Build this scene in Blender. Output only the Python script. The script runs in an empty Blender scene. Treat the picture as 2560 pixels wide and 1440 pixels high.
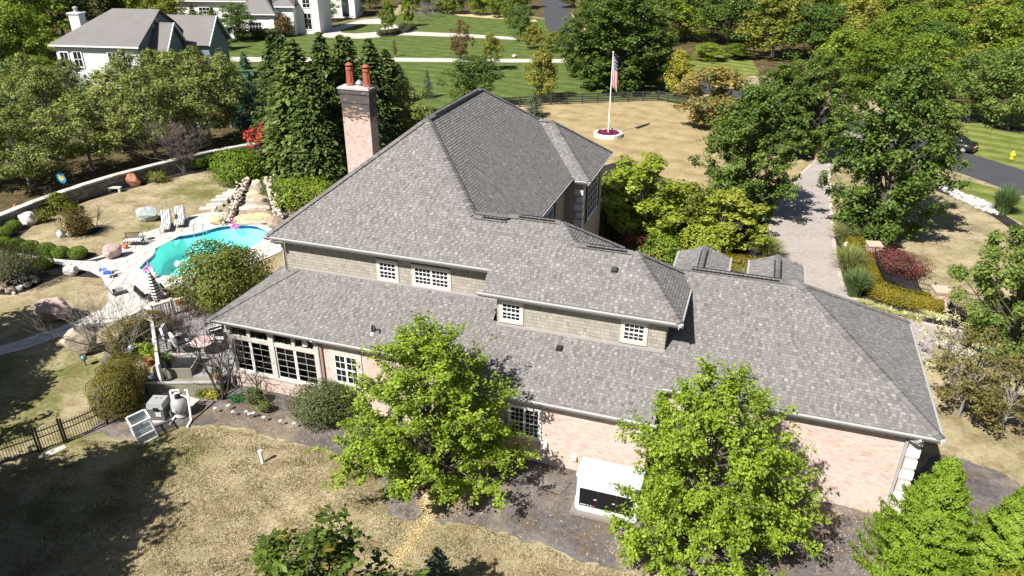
import bpy, bmesh, math, random
import numpy as np
from mathutils import Vector, Matrix, Euler
from mathutils.geometry import tessellate_polygon

# ------------------------------------------------------------------ camera, sky, sun, exposure
scn = bpy.context.scene
COL = scn.collection
CAM_R = np.array([[0.9482432874797103, 0.317515973340556, 0.004274859444566009],
                  [-0.1464506481503834, 0.42534221218006363, 0.8931048147860935],
                  [-0.2817567663890329, 0.8475067015731316, -0.44982831767534026]])
CAM_H = 22.0
FOC = 1860.0
cd = bpy.data.cameras.new('camera'); cam = bpy.data.objects.new('camera', cd); COL.objects.link(cam)
cd.sensor_width = 36.0; cd.lens = 36.0 * FOC / 2560.0; cd.clip_start = 0.1; cd.clip_end = 3000
mw = Matrix.Identity(4)
for i in range(3):
    mw[i][0] = CAM_R[0][i]; mw[i][1] = CAM_R[1][i]; mw[i][2] = -CAM_R[2][i]
mw[2][3] = CAM_H
cam.matrix_world = mw
scn.camera = cam
scn.render.resolution_x, scn.render.resolution_y = 1024, 576
SUN_AZ, SUN_EL = math.radians(25), math.radians(47.5)     # direction the shadows fall, height of the sun
w = bpy.data.worlds.new('World'); scn.world = w; w.use_nodes = True
nt = w.node_tree; bg = nt.nodes['Background']
sky = nt.nodes.new('ShaderNodeTexSky'); sky.sky_type = 'NISHITA'; sky.sun_disc = False
sky.sun_elevation = SUN_EL; sky.sun_rotation = SUN_AZ + math.pi
nt.links.new(sky.outputs[0], bg.inputs[0]); bg.inputs[1].default_value = 0.043
sl = bpy.data.lights.new('sun', 'SUN'); sl.energy = 5.0; sl.angle = math.radians(0.53); sl.color = (1, 0.965, 0.91)
so = bpy.data.objects.new('sun', sl); COL.objects.link(so)
sd = Vector((math.sin(SUN_AZ) * math.cos(SUN_EL), math.cos(SUN_AZ) * math.cos(SUN_EL), -math.sin(SUN_EL)))
so.rotation_euler = sd.to_track_quat('-Z', 'Y').to_euler(); so.location = (-40, -60, 90)
scn.view_settings.view_transform = 'Standard'; scn.view_settings.look = 'None'
scn.view_settings.exposure = 1.02; scn.view_settings.gamma = 1

# ------------------------------------------------------------------ pixel helpers (photo pixels 2560x1440)
def ray(x, y):
    return CAM_R.T @ np.array([(x - 1280) / FOC, -(y - 720) / FOC, 1.0])
def G(x, y, z=0.0):                       # where the ray through a pixel meets the height z
    d = ray(x, y); t = (z - CAM_H) / d[2]
    return Vector((d[0] * t, d[1] * t, z))
def onY(x, y, Y):                         # where it meets the wall plane at depth Y
    d = ray(x, y); t = Y / d[1]
    return Vector((d[0] * t, Y, CAM_H + d[2] * t))
def hgt(b, top):                          # height of an upright thing from its base and top pixel
    p = G(*b); d = ray(*top)
    return CAM_H + d[2] * math.hypot(p.x, p.y) / math.hypot(d[0], d[1])
def wid(b, px):                           # metres spanned by px pixels at a ground point
    p = G(*b); dist = CAM_R[2] @ (np.array(p) - np.array([0, 0, CAM_H]))
    return px * dist / FOC
def poly(pts, ox=0, oy=0, s=1.0):
    return [tuple(G(ox + x / s, oy + y / s))[:2] for x, y in pts]

# ------------------------------------------------------------------ materials
MATS = {}
class N:
    def __init__(s, name):
        s.m = bpy.data.materials.new(name); s.m.use_nodes = True; s.t = s.m.node_tree
        s.p = s.t.nodes['Principled BSDF']; s.out = s.t.nodes['Material Output']
    def n(s, t, **k):
        a = s.t.nodes.new(t)
        for q, v in k.items(): setattr(a, q, v)
        return a
    def l(s, a, b): s.t.links.new(a, b)
    def pos(s):
        return s.n('ShaderNodeNewGeometry').outputs['Position']
    def noise(s, scale, detail=3, vec=None, rough=.6):
        a = s.n('ShaderNodeTexNoise'); a.inputs['Scale'].default_value = scale; a.inputs['Detail'].default_value = detail
        a.inputs['Roughness'].default_value = rough
        s.l(vec or s.pos(), a.inputs['Vector']); return a.outputs['Fac']
    def ramp(s, fac, stops, interp='LINEAR'):
        a = s.n('ShaderNodeValToRGB'); e = a.color_ramp.elements; a.color_ramp.interpolation = interp
        while len(e) < len(stops): e.new(.5)
        for q, (p, c) in zip(e, stops): q.position = p; q.color = (*c, 1) if len(c) == 3 else c
        s.l(fac, a.inputs[0]); return a.outputs[0]
    def mix(s, fac, a, b, mode='MIX'):
        x = s.n('ShaderNodeMix', data_type='RGBA', blend_type=mode)
        for i, v in ((0, fac), (6, a), (7, b)):
            if isinstance(v, (int, float)): x.inputs[i].default_value = v
            elif isinstance(v, tuple): x.inputs[i].default_value = (*v, 1)
            else: s.l(v, x.inputs[i])
        return x.outputs[2]
    def math(s, op, a, b=0.0):
        x = s.n('ShaderNodeMath', operation=op)
        for i, v in ((0, a), (1, b)):
            if isinstance(v, (int, float)): x.inputs[i].default_value = v
            else: s.l(v, x.inputs[i])
        return x.outputs[0]
    def bump(s, h, strength=.3, dist=.02):
        b = s.n('ShaderNodeBump'); b.inputs['Strength'].default_value = strength; b.inputs['Distance'].default_value = dist
        s.l(h, b.inputs['Height']); s.l(b.outputs[0], s.p.inputs['Normal'])
    def col(s, c): s.l(c, s.p.inputs['Base Color'])

def mat(name, c, rough=.7, var=.12, scale=3.0, spec=.3, metal=0.0, island=0.0, bump=0.0, bscale=40.0, objv=0.0):
    """plain coloured surface with mottling, per-piece variation and fine relief"""
    if name in MATS: return MATS[name]
    a = N(name); a.p.inputs['Roughness'].default_value = rough; a.p.inputs['Metallic'].default_value = metal
    a.p.inputs['Specular IOR Level'].default_value = spec
    f = a.noise(scale, 4)
    k = a.math('ADD', a.math('MULTIPLY', a.math('SUBTRACT', f, .5), 2 * var), 1.0)
    if island:
        r = a.n('ShaderNodeNewGeometry').outputs['Random Per Island']
        k = a.math('ADD', k, a.math('MULTIPLY', a.math('SUBTRACT', r, .5), 2 * island))
    if objv:
        r = a.n('ShaderNodeObjectInfo').outputs['Random']
        k = a.math('ADD', k, a.math('MULTIPLY', a.math('SUBTRACT', r, .5), 2 * objv))
    v = a.n('ShaderNodeVectorMath', operation='SCALE'); v.inputs[0].default_value = c; a.l(k, v.inputs['Scale'])
    a.col(v.outputs[0])
    if bump: a.bump(a.noise(bscale, 4), bump, .03)
    MATS[name] = a.m; return a.m

def leafmat(name, cols, trans=.28, rough=.55, clump=.5, objv=.35, patch=None):
    """foliage: every leaf its own tone, tones drift from clump to clump and tree to tree"""
    if name in MATS: return MATS[name]
    a = N(name)
    r = a.n('ShaderNodeNewGeometry').outputs['Random Per Island']
    f = a.noise(.8, 2)
    o = a.n('ShaderNodeObjectInfo').outputs['Random']
    k = a.math('ADD', a.math('MULTIPLY', r, .55), a.math('MULTIPLY', a.math('SUBTRACT', f, .5), 2 * clump))
    k = a.math('ADD', k, a.math('ADD', a.math('MULTIPLY', a.math('SUBTRACT', o, .5), objv), .2))
    n = len(cols)
    c = a.ramp(k, [(i / (n - 1), q) for i, q in enumerate(cols)])
    if patch:
        pf = a.ramp(a.noise(.45, 2), [(patch[0], (0, 0, 0)), (patch[0] + .12, (1, 1, 1))])
        c = a.mix(pf, c, patch[1])
    a.col(c); a.p.inputs['Roughness'].default_value = rough; a.p.inputs['Specular IOR Level'].default_value = .25
    t = a.n('ShaderNodeBsdfTranslucent'); hs = a.n('ShaderNodeHueSaturation'); hs.inputs['Value'].default_value = 1.5
    hs.inputs['Hue'].default_value = .49
    a.l(c, hs.inputs['Color']); a.l(hs.outputs[0], t.inputs[0])
    mx = a.n('ShaderNodeMixShader'); mx.inputs[0].default_value = trans
    a.l(a.p.outputs[0], mx.inputs[1]); a.l(t.outputs[0], mx.inputs[2]); a.l(mx.outputs[0], a.out.inputs[0])
    MATS[name] = a.m; return a.m

def tonemat(name, stops, rough=.85, speck=.15, sscale=90, blotch=.12, bump=.25, blotch_col=None):
    """pieces (shingles, bricks) coloured by their own 'tone' attribute"""
    if name in MATS: return MATS[name]
    a = N(name); a.p.inputs['Roughness'].default_value = rough; a.p.inputs['Specular IOR Level'].default_value = .2
    t = a.n('ShaderNodeAttribute', attribute_name='tone').outputs['Fac']
    c = a.ramp(t, stops)
    k = a.math('ADD', a.math('MULTIPLY', a.math('SUBTRACT', a.noise(sscale, 2), .5), 2 * speck), 1)
    k = a.math('ADD', k, a.math('MULTIPLY', a.math('SUBTRACT', a.noise(.5, 4), .5), 2 * blotch))
    v = a.n('ShaderNodeVectorMath', operation='SCALE'); a.l(c, v.inputs[0]); a.l(k, v.inputs['Scale'])
    a.col(v.outputs[0]); a.bump(a.noise(120, 2), bump, .01)
    MATS[name] = a.m; return a.m

def stripemat(name, axis, period, ca, cb, duty=.5, off=0.0):
    if name in MATS: return MATS[name]
    a = N(name); a.p.inputs['Roughness'].default_value = .8
    tc = a.n('ShaderNodeTexCoord').outputs['Object']; sp = a.n('ShaderNodeSeparateXYZ'); a.l(tc, sp.inputs[0])
    f = a.math('FRACT', a.math('DIVIDE', a.math('ADD', sp.outputs[axis], off), period))
    a.col(a.mix(a.math('GREATER_THAN', f, duty), ca, cb)); MATS[name] = a.m; return a.m

# ------------------------------------------------------------------ mesh building
class MB:
    def __init__(s): s.v = []; s.f = []; s.t = []
    def quad(s, a, b, c, d, tone=None):
        i = len(s.v); s.v += [a, b, c, d]; s.f.append((i, i + 1, i + 2, i + 3))
        if tone is not None: s.t.append(tone)
    def box(s, x0, x1, y0, y1, z0, z1, M=None):
        i = len(s.v); p = [(x, y, z) for z in (z0, z1) for y in (y0, y1) for x in (x0, x1)]
        if M is not None: p = [tuple(M @ Vector(q)) for q in p]
        s.v += p
        s.f += [tuple(i + k for k in q) for q in ((0, 2, 3, 1), (4, 5, 7, 6), (0, 1, 5, 4), (2, 6, 7, 3), (0, 4, 6, 2), (1, 3, 7, 5))]
        return s
    def bar(s, a, b, w, h=None, up=(0, 0, 1)):
        """box beam from a to b, w wide, h high"""
        a = Vector(a); b = Vector(b); h = h or w; d = (b - a)
        if d.length < 1e-6: return s
        d.normalize(); u = Vector(up)
        if abs(d.dot(u)) > .98: u = Vector((0, 1, 0))
        x = d.cross(u).normalized(); z = x.cross(d)
        i = len(s.v)
        for q in (a, b):
            for sx, sz in ((-1, -1), (1, -1), (1, 1), (-1, 1)):
                s.v.append(tuple(q + x * (sx * w / 2) + z * (sz * h / 2)))
        s.f += [tuple(i + k for k in q) for q in ((0, 1, 2, 3), (7, 6, 5, 4), (0, 4, 5, 1), (1, 5, 6, 2), (2, 6, 7, 3), (3, 7, 4, 0))]
        return s
    def tube(s, pts, rad, n=6, cap=True):
        pts = [Vector(p) for p in pts]
        if not hasattr(rad, '__len__'): rad = [rad] * len(pts)
        base = len(s.v); ref = Vector((.37, .21, .9)).normalized()
        for k, p in enumerate(pts):
            d = (pts[min(k + 1, len(pts) - 1)] - pts[max(k - 1, 0)])
            if d.length < 1e-9: d = Vector((0, 0, 1))
            d.normalize(); x = d.cross(ref)
            if x.length < .05: x = d.cross(Vector((1, 0, 0)))
            x.normalize(); y = d.cross(x)
            for j in range(n):
                a = 2 * math.pi * j / n
                s.v.append(tuple(p + (x * math.cos(a) + y * math.sin(a)) * rad[k]))
        for k in range(len(pts) - 1):
            for j in range(n):
                a = base + k * n + j; b = base + k * n + (j + 1) % n
                s.f.append((a, b, b + n, a + n))
        if cap:
            s.f.append(tuple(base + j for j in range(n))[::-1]); e = base + (len(pts) - 1) * n
            s.f.append(tuple(e + j for j in range(n)))
        return s
    def lathe(s, prof, c=(0, 0, 0), n=16, sx=1, sy=1):
        base = len(s.v)
        for r, z in prof:
            for j in range(n):
                a = 2 * math.pi * j / n
                s.v.append((c[0] + r * math.cos(a) * sx, c[1] + r * math.sin(a) * sy, c[2] + z))
        for k in range(len(prof) - 1):
            for j in range(n):
                a = base + k * n + j; b = base + k * n + (j + 1) % n
                s.f.append((a, b, b + n, a + n))
        s.f.append(tuple(base + j for j in range(n))[::-1]); e = base + (len(prof) - 1) * n
        s.f.append(tuple(e + j for j in range(n)))
        return s
    def prism(s, pl, z0, z1):
        n = len(pl); i = len(s.v)
        a = sum(pl[k][0] * pl[(k + 1) % n][1] - pl[(k + 1) % n][0] * pl[k][1] for k in range(n))
        if a < 0: pl = pl[::-1]
        s.v += [(x, y, z0) for x, y in pl] + [(x, y, z1) for x, y in pl]
        s.f.append(tuple(i + k for k in range(n))[::-1]); s.f.append(tuple(i + n + k for k in range(n)))
        for k in range(n): s.f.append((i + k, i + (k + 1) % n, i + n + (k + 1) % n, i + n + k))
        return s
    def slab(s, pts, th, d=None):
        """polygon in space given thickness th against its normal (or along d)"""
        P = [Vector(p) for p in pts]; n = (P[1] - P[0]).cross(P[2] - P[0]).normalized()
        if d is None:
            if n.z < 0: P = P[::-1]; n = -n
            d = -n * th
        else: d = Vector(d) * th
        i = len(s.v); k = len(P)
        s.v += [tuple(p) for p in P] + [tuple(p + d) for p in P]
        s.f.append(tuple(i + j for j in range(k))); s.f.append(tuple(i + k + j for j in range(k))[::-1])
        for j in range(k): s.f.append((i + (j + 1) % k, i + j, i + k + j, i + k + (j + 1) % k))
        return s
    def mesh(s, name, m, smooth=False):
        me = bpy.data.meshes.new(name); me.from_pydata(s.v, [], s.f)
        if s.t:
            at = me.attributes.new('tone', 'FLOAT', 'FACE'); at.data.foreach_set('value', s.t)
        if m: me.materials.append(m)
        if smooth: me.polygons.foreach_set('use_smooth', [True] * len(me.polygons))
        me.update(); return me
    def build(s, name, m, parent=None, smooth=False, loc=None, rz=0.0):
        return obj(name, s.mesh(name, m, smooth), parent, loc, rz)

def obj(name, me, parent=None, loc=None, rz=0.0):
    o = bpy.data.objects.new(name, me); COL.objects.link(o)
    if parent: o.parent = parent
    if loc is not None: o.location = loc
    if rz: o.rotation_euler[2] = rz
    return o
def tag(o, label=None, cat=None, group=None, kind=None):
    if label: o['label'] = label
    if cat: o['category'] = cat
    if group: o['group'] = group
    if kind: o['kind'] = kind
    return o
def thing(name, label, cat, loc=(0, 0, 0), rz=0.0, group=None):
    o = bpy.data.objects.new(name, None); COL.objects.link(o); o.empty_display_size = .3
    o.location = loc; o.rotation_euler[2] = rz
    return tag(o, label, cat, group)
def kids(o): return [c for c in ALLKIDS(o)]
def ALLKIDS(o): return o.children
def dup(o, loc=None, rz=None, scale=None, label=None, parent=None, group=None):
    c = o.copy(); COL.objects.link(c); c.parent = parent
    for ch in o.children: dup(ch, parent=c)
    if loc is not None: c.location = loc
    if rz is not None: c.rotation_euler[2] = rz
    if scale is not None: c.scale = scale if hasattr(scale, '__len__') else (scale,) * 3
    if label: c['label'] = label
    if group: c['group'] = group
    return c
def sheet(name, polys, z, m, kind='structure', holes=()):
    """flat ground sheet from plan polygons"""
    v = []; f = []
    for pl in polys:
        loops = [[Vector((x, y, 0)) for x, y in pl]] + [[Vector((x, y, 0)) for x, y in h] for h in holes]
        flat = [p for lp in loops for p in lp]; i = len(v)
        v += [(p.x, p.y, z) for p in flat]
        for t in tessellate_polygon(loops):
            a, b, c = (flat[k] for k in t)
            t = t if (b - a).cross(c - a).z > 0 else t[::-1]
            f.append(tuple(i + k for k in t))
    me = bpy.data.meshes.new(name); me.from_pydata(v, [], f); me.materials.append(m); me.update()
    o = obj(name, me); o['kind'] = kind; return o
def smooth_poly(pl, n=3):
    """round a closed outline (Catmull-Rom)"""
    out = []; k = len(pl)
    for i in range(k):
        p0, p1, p2, p3 = (np.array(pl[(i + j - 1) % k]) for j in range(4))
        for q in range(n):
            t = q / n
            out.append(tuple(.5 * (2 * p1 + (p2 - p0) * t + (2 * p0 - 5 * p1 + 4 * p2 - p3) * t * t + (3 * p1 - p0 - 3 * p2 + p3) * t ** 3)))
    return out
def smooth_line(pl, n=6):
    out = []; k = len(pl)
    for i in range(k - 1):
        p0, p1, p2, p3 = (np.array(pl[min(max(i + j - 1, 0), k - 1)], float) for j in range(4))
        for q in range(n):
            t = q / n
            out.append(.5 * (2 * p1 + (p2 - p0) * t + (2 * p0 - 5 * p1 + 4 * p2 - p3) * t * t + (3 * p1 - p0 - 3 * p2 + p3) * t ** 3))
    out.append(np.array(pl[-1], float)); return out
def ribbon(line, wdt):
    L = [np.array(p)[:2] for p in line]; a = []; b = []
    for i, p in enumerate(L):
        d = L[min(i + 1, len(L) - 1)] - L[max(i - 1, 0)]; d = d / (np.linalg.norm(d) + 1e-9); n = np.array([-d[1], d[0]])
        a.append(tuple(p + n * wdt / 2)); b.append(tuple(p - n * wdt / 2))
    return a + b[::-1]
def inside(p, pl):
    x, y = p[0], p[1]; r = False; n = len(pl)
    for i in range(n):
        x0, y0 = pl[i]; x1, y1 = pl[(i + 1) % n]
        if (y0 > y) != (y1 > y) and x < (x1 - x0) * (y - y0) / (y1 - y0) + x0: r = not r
    return r
def nearest(p, pl):
    best = None; bd = 1e9; n = len(pl)
    for i in range(n):
        a = np.array(pl[i]); b = np.array(pl[(i + 1) % n]); d = b - a
        t = min(1, max(0, np.dot(np.array(p) - a, d) / (np.dot(d, d) + 1e-12))); q = a + t * d
        e = np.hypot(*(q - np.array(p)))
        if e < bd: bd = e; best = q
    return tuple(best), bd
def fastmesh(name, V, F, m, smooth=False):
    """numpy quads/tris to a mesh; F is (n,k)"""
    me = bpy.data.meshes.new(name); n, k = F.shape
    me.vertices.add(len(V)); me.vertices.foreach_set('co', np.asarray(V, np.float32).ravel())
    me.loops.add(n * k); me.loops.foreach_set('vertex_index', F.astype(np.int32).ravel())
    me.polygons.add(n); me.polygons.foreach_set('loop_start', np.arange(0, n * k, k, dtype=np.int32))
    if smooth: me.polygons.foreach_set('use_smooth', np.ones(n, bool))
    if m: me.materials.append(m)
    me.update(calc_edges=True); me.validate(); return me
# ------------------------------------------------------------------ ground
random.seed(7); rng = np.random.default_rng(11)
def patchmask(a, pts):
    """soft blobs (x, y, radius) -> 0..1, edges broken up by noise"""
    P = a.pos(); tot = None
    wob = a.n('ShaderNodeTexNoise'); wob.inputs['Scale'].default_value = .9; wob.inputs['Detail'].default_value = 4; a.l(P, wob.inputs['Vector'])
    ws = a.n('ShaderNodeVectorMath', operation='SCALE'); ws.inputs['Scale'].default_value = 2.2; a.l(wob.outputs['Color'], ws.inputs[0])
    wp = a.n('ShaderNodeVectorMath', operation='ADD'); a.l(P, wp.inputs[0]); a.l(ws.outputs[0], wp.inputs[1])
    for x, y, r, rx in pts:
        s = a.n('ShaderNodeVectorMath', operation='SUBTRACT'); a.l(wp.outputs[0], s.inputs[0]); s.inputs[1].default_value = (x + 1.1, y + 1.1, 1.1)
        q = a.n('ShaderNodeVectorMath', operation='MULTIPLY'); a.l(s.outputs[0], q.inputs[0]); q.inputs[1].default_value = (1 / rx, 1 / r, 0)
        d = a.n('ShaderNodeVectorMath', operation='LENGTH'); a.l(q.outputs[0], d.inputs[0])
        m = a.n('ShaderNodeMapRange'); m.interpolation_type = 'SMOOTHSTEP'; m.inputs[1].default_value = 1.15; m.inputs[2].default_value = .45
        a.l(d.outputs['Value'], m.inputs[0]); tot = m.outputs[0] if tot is None else a.math('MAXIMUM', tot, m.outputs[0])
    return tot
def grassmat(name, cols, green=None, blobs=(), stripe=None, cover=.5, bump=.6):
    a = N(name); a.p.inputs['Roughness'].default_value = .95; a.p.inputs['Specular IOR Level'].default_value = .1
    P = a.pos()
    f1 = a.noise(.55, 5); f2 = a.noise(4.5, 5, rough=.7); f3 = a.noise(28, 3, rough=.75); fl = a.noise(.16, 3)
    k = a.math('ADD', a.math('MULTIPLY', f1, .35), a.math('ADD', a.math('MULTIPLY', f2, .35), a.math('MULTIPLY', f3, .3)))
    k = a.math('ADD', a.math('MULTIPLY', a.math('SUBTRACT', k, .5), 4.2), .5)
    n = len(cols); c = a.ramp(k, [(i / (n - 1), q) for i, q in enumerate(cols)])
    if green:
        gk = a.ramp(a.math('ADD', a.math('MULTIPLY', fl, .45), a.math('ADD', a.math('MULTIPLY', f2, .2), a.math('MULTIPLY', f1, .35))), [(cover, (0, 0, 0)), (cover + .15, (1, 1, 1))])
        gcol = a.mix(f3, tuple(x * .65 for x in green), tuple(x * 1.35 for x in green))
        if blobs: 
            gk = a.math('MAXIMUM', a.math('MULTIPLY', gk, .75), a.math('MULTIPLY', patchmask(a, blobs), a.ramp(k, [(.15, (1, 1, 1)), (.95, (.25, .25, .25))])))
        c = a.mix(gk, c, gcol)
    if blobs:
        c = a.mix(a.math('MULTIPLY', a.ramp(a.noise(.9, 5, rough=.7), [(.5, (0, 0, 0)), (.62, (1, 1, 1))]), .5), c, (.15, .1, .05))
        c = a.mix(a.math('MULTIPLY', a.ramp(a.noise(.33, 5, rough=.7), [(.5, (0, 0, 0)), (.66, (1, 1, 1))]), .45), c, (.48, .4, .26))
    if stripe:
        ang, per, amt = stripe
        sp = a.n('ShaderNodeSeparateXYZ'); a.l(P, sp.inputs[0])
        u = a.math('ADD', a.math('MULTIPLY', sp.outputs[0], math.cos(ang) / per), a.math('MULTIPLY', sp.outputs[1], math.sin(ang) / per))
        u = a.math('ADD', u, a.math('MULTIPLY', f1, .5))
        s = a.math('SINE', a.math('MULTIPLY', u, 6.283)); sc = a.math('ADD', a.math('MULTIPLY', s, amt), 1)
        v = a.n('ShaderNodeVectorMath', operation='SCALE'); a.l(c, v.inputs[0]); a.l(sc, v.inputs['Scale']); c = v.outputs[0]
    a.col(c); a.bump(a.math('ADD', f2, f3), bump, .05); return a.m
def gp(x, y, r, rx=None):
    p = G(x, y); return (p.x, p.y, r, rx or r)
DRY = [(.11, .09, .045), (.22, .178, .1), (.36, .298, .185), (.48, .41, .285)]
m_dry = grassmat('dry_lawn', DRY, (.1, .115, .022), [gp(300, 1130, 2.4, 5), gp(420, 1120, 1.6, 2.6), gp(180, 1290, 1.8, 3), gp(40, 1060, 2.5, 3), gp(220, 905, 1.6, 3), gp(40, 960, 3, 5), gp(560, 470, 3.5, 5), gp(480, 485, 2, 4), gp(130, 920, 3, 3.5), gp(420, 575, 1.1, 4)], cover=.50)
m_front = grassmat('dry_front_lawn', [(.17, .13, .06), (.26, .2, .1), (.34, .265, .145), (.41, .33, .195)], (.15, .145, .05), cover=.58, stripe=(1.2, 3.2, .06))
m_green = grassmat('green_lawn', [(.04, .065, .013), (.065, .095, .022), (.095, .125, .034), (.14, .165, .055)], (.19, .18, .07), cover=.6, stripe=(1.35, 3.2, .13), bump=.4)
m_verge = grassmat('verge_lawn', [(.06, .085, .015), (.1, .135, .025), (.17, .18, .05), (.26, .24, .1)], (.05, .1, .014), cover=.55, stripe=(1.15, 2.6, .2), bump=.4)
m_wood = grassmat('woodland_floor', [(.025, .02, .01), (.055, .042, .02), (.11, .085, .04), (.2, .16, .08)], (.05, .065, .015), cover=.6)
m_mulch = grassmat('mulch', [(.06, .053, .051), (.115, .102, .098), (.17, .151, .144), (.25, .22, .205)], (.16, .125, .1), [gp(600, 1040, 1.1, 3.2), gp(690, 1075, .9, 2.4), gp(1130, 1270, .7, 1.2), gp(1560, 1340, .8, 1.5)], cover=.66, bump=1.0)
m_dark = grassmat('dark_mulch', [(.014, .012, .012), (.026, .022, .022), (.04, .034, .034), (.065, .055, .052)], bump=1.0)
m_straw = grassmat('straw_verge', [(.3, .21, .11), (.42, .3, .17), (.5, .38, .23), (.56, .44, .28)], (.2, .17, .06), cover=.6)

Z4 = lambda pts: [(x / 3.2, 480 + y / 3.2) for x, y in pts]
POOL = smooth_poly(poly(Z4([(1115, 620), (1140, 575), (1200, 530), (1235, 490), (1242, 450), (1280, 405), (1360, 365), (1500, 345), (1620, 322), (1700, 295), (1790, 276), (1900, 268), (2020, 270), (2100, 285), (2145, 315), (2120, 372), (2030, 440), (1890, 520), (1700, 610), (1500, 705), (1390, 750), (1300, 735), (1240, 700), (1150, 665)])), 3)
GR = [(-900, -60), (900, -60), (900, 900), (-900, 900)]
sheet('ground', [GR], 0.0, m_dry, holes=[POOL])
# front lawn inside the rail fence, the green neighbour lawn, the far woods' floor, the verge across the road
sheet('front_lawn', [poly([(1230, 268), (1360, 258), (1640, 250), (1712, 264), (1800, 300), (2010, 400), (2000, 450), (1930, 550), (1900, 640), (1800, 660), (1500, 620), (1380, 480), (1250, 330)])], .004, m_front)
sheet('green_lawn', [poly([(300, 190), (420, 120), (530, 92), (680, 90), (760, 70), (880, 52), (980, 38), (1100, 26), (1340, 45), (1440, 60), (1500, 150), (1650, 170), (1760, 205), (1710, 262), (1640, 248), (1360, 256), (1225, 268), (1050, 300), (900, 330), (760, 300), (600, 240), (420, 220)])], .004, m_green)
sheet('woodland_floor', [poly([(-300, 560), (0, 536), (100, 498), (208, 461), (352, 419), (457, 396), (563, 372), (700, 352), (900, 330), (760, 302), (600, 240), (420, 222), (300, 190), (420, 122), (530, 94), (680, 92), (760, 72), (880, 50), (980, 36), (1000, 10), (700, -60), (0, -80), (-900, 0), (-900, 420)])], .008, m_wood)
far = [(-420, 205)] + [tuple(G(x, y))[:2] for x, y in ((1000, 12), (1100, 24), (1330, 40), (1450, 62), (1520, 140), (1660, 165), (1780, 190), (1870, 180), (2080, 230), (2250, 250), (2400, 262), (2700, 330))] + [(200, 130), (500, 400), (300, 900), (-600, 900)]
sheet('forest_floor', [far], .012, m_wood)
sheet('roadside_lawn', [poly([(2250, 290), (2330, 268), (2460, 250), (2720, 290), (2800, 480), (2560, 424), (2400, 378), (2300, 350)]), poly([(1640, 180), (1800, 130), (1880, 150), (1900, 185), (1780, 215), (1720, 205)])], .016, m_verge)
sheet('grass_island', [poly([(2285, 450), (2420, 452), (2480, 468), (2545, 492), (2700, 560), (2700, 640), (2560, 560), (2440, 500)])], .008, m_verge)
sheet('straw_verge', [poly([(1150, 40), (1100, 28), (1200, 28), (1330, 42), (1345, 55)]), poly([(1425, 30), (1400, 62), (1405, 80), (1430, 105), (1470, 108), (1460, 60)])], .017, m_straw)

# asphalt street
a = N('asphalt'); a.p.inputs['Roughness'].default_value = .85
a.col(a.ramp(a.math('ADD', a.math('MULTIPLY', a.noise(.6, 4), .6), a.math('MULTIPLY', a.noise(60, 2), .4)), [(.3, (.032, .032, .036)), (.7, (.06, .06, .066))])); a.bump(a.noise(150, 2), .3, .01)
m_asph = a.m
road = [G(*p) for p in ((1372, -22), (1390, 20), (1402, 62), (1440, 110), (1560, 165), (1720, 208), (1900, 248), (2100, 305), (2300, 372), (2470, 426), (2640, 484), (2900, 575))]
sheet('street', [ribbon(smooth_line([tuple(p)[:2] for p in road], 5), 6.6)], .022, m_asph)
a = N('pale_concrete'); a.p.inputs['Roughness'].default_value = .9
a.col(a.ramp(a.noise(1.2, 5), [(.3, (.36, .32, .28)), (.7, (.5, .46, .41))])); m_conc = a.m
sheet('concrete_path', [poly([(540, 142), (700, 144), (960, 144), (1200, 147), (1420, 148), (1420, 157), (1200, 156), (960, 154), (700, 155), (540, 154)]),
                        poly([(790, 78), (830, 70), (900, 50), (945, 46), (985, 60), (1010, 78), (1150, 84), (1290, 93), (1290, 100), (1150, 93), (1000, 88), (960, 92), (900, 97), (820, 94), (790, 88)])], .02, m_conc)
sheet('lawn_oval', [poly([(850, 76), (900, 60), (950, 60), (962, 66), (940, 80), (890, 84), (855, 82)])], .026, m_green)

# paver driveway
a = N('clay_pavers'); a.p.inputs['Roughness'].default_value = .9
mp = a.n('ShaderNodeMapping'); mp.inputs['Rotation'].default_value = (0, 0, .35); a.l(a.pos(), mp.inputs[0])
bt = a.n('ShaderNodeTexBrick'); a.l(mp.outputs[0], bt.inputs['Vector'])
for k, v in (('Scale', 1.0), ('Brick Width', .23), ('Row Height', .115), ('Mortar Size', .007), ('Bias', .0)): bt.inputs[k].default_value = v
bt.inputs['Color1'].default_value = (.25, .215, .195, 1); bt.inputs['Color2'].default_value = (.35, .305, .28, 1); bt.inputs['Mortar'].default_value = (.17, .145, .13, 1)
c = a.mix(a.ramp(a.noise(.35, 4), [(.35, (0, 0, 0)), (.7, (1, 1, 1))]), bt.outputs[0], (.36, .32, .29))
c = a.mix(.5, bt.outputs[0], c); a.col(c); a.bump(bt.outputs['Fac'], -.4, .01); m_pave = a.m
DRIVE = poly([(2028, 412), (2000, 440), (1965, 492), (1932, 545), (1922, 585), (1934, 630), (1955, 665), (1980, 700), (1960, 760), (2100, 860), (2330, 900), (2330, 862), (2560, 960), (2760, 1010), (2760, 880), (2560, 850), (2480, 838), (2400, 828), (2300, 806), (2235, 790), (2160, 760), (2112, 722), (2094, 660), (2084, 600), (2078, 540), (2074, 470), (2072, 405), (2110, 372), (2190, 350), (2120, 330), (2040, 372)])
sheet('driveway', [DRIVE], .03, m_pave)
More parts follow.
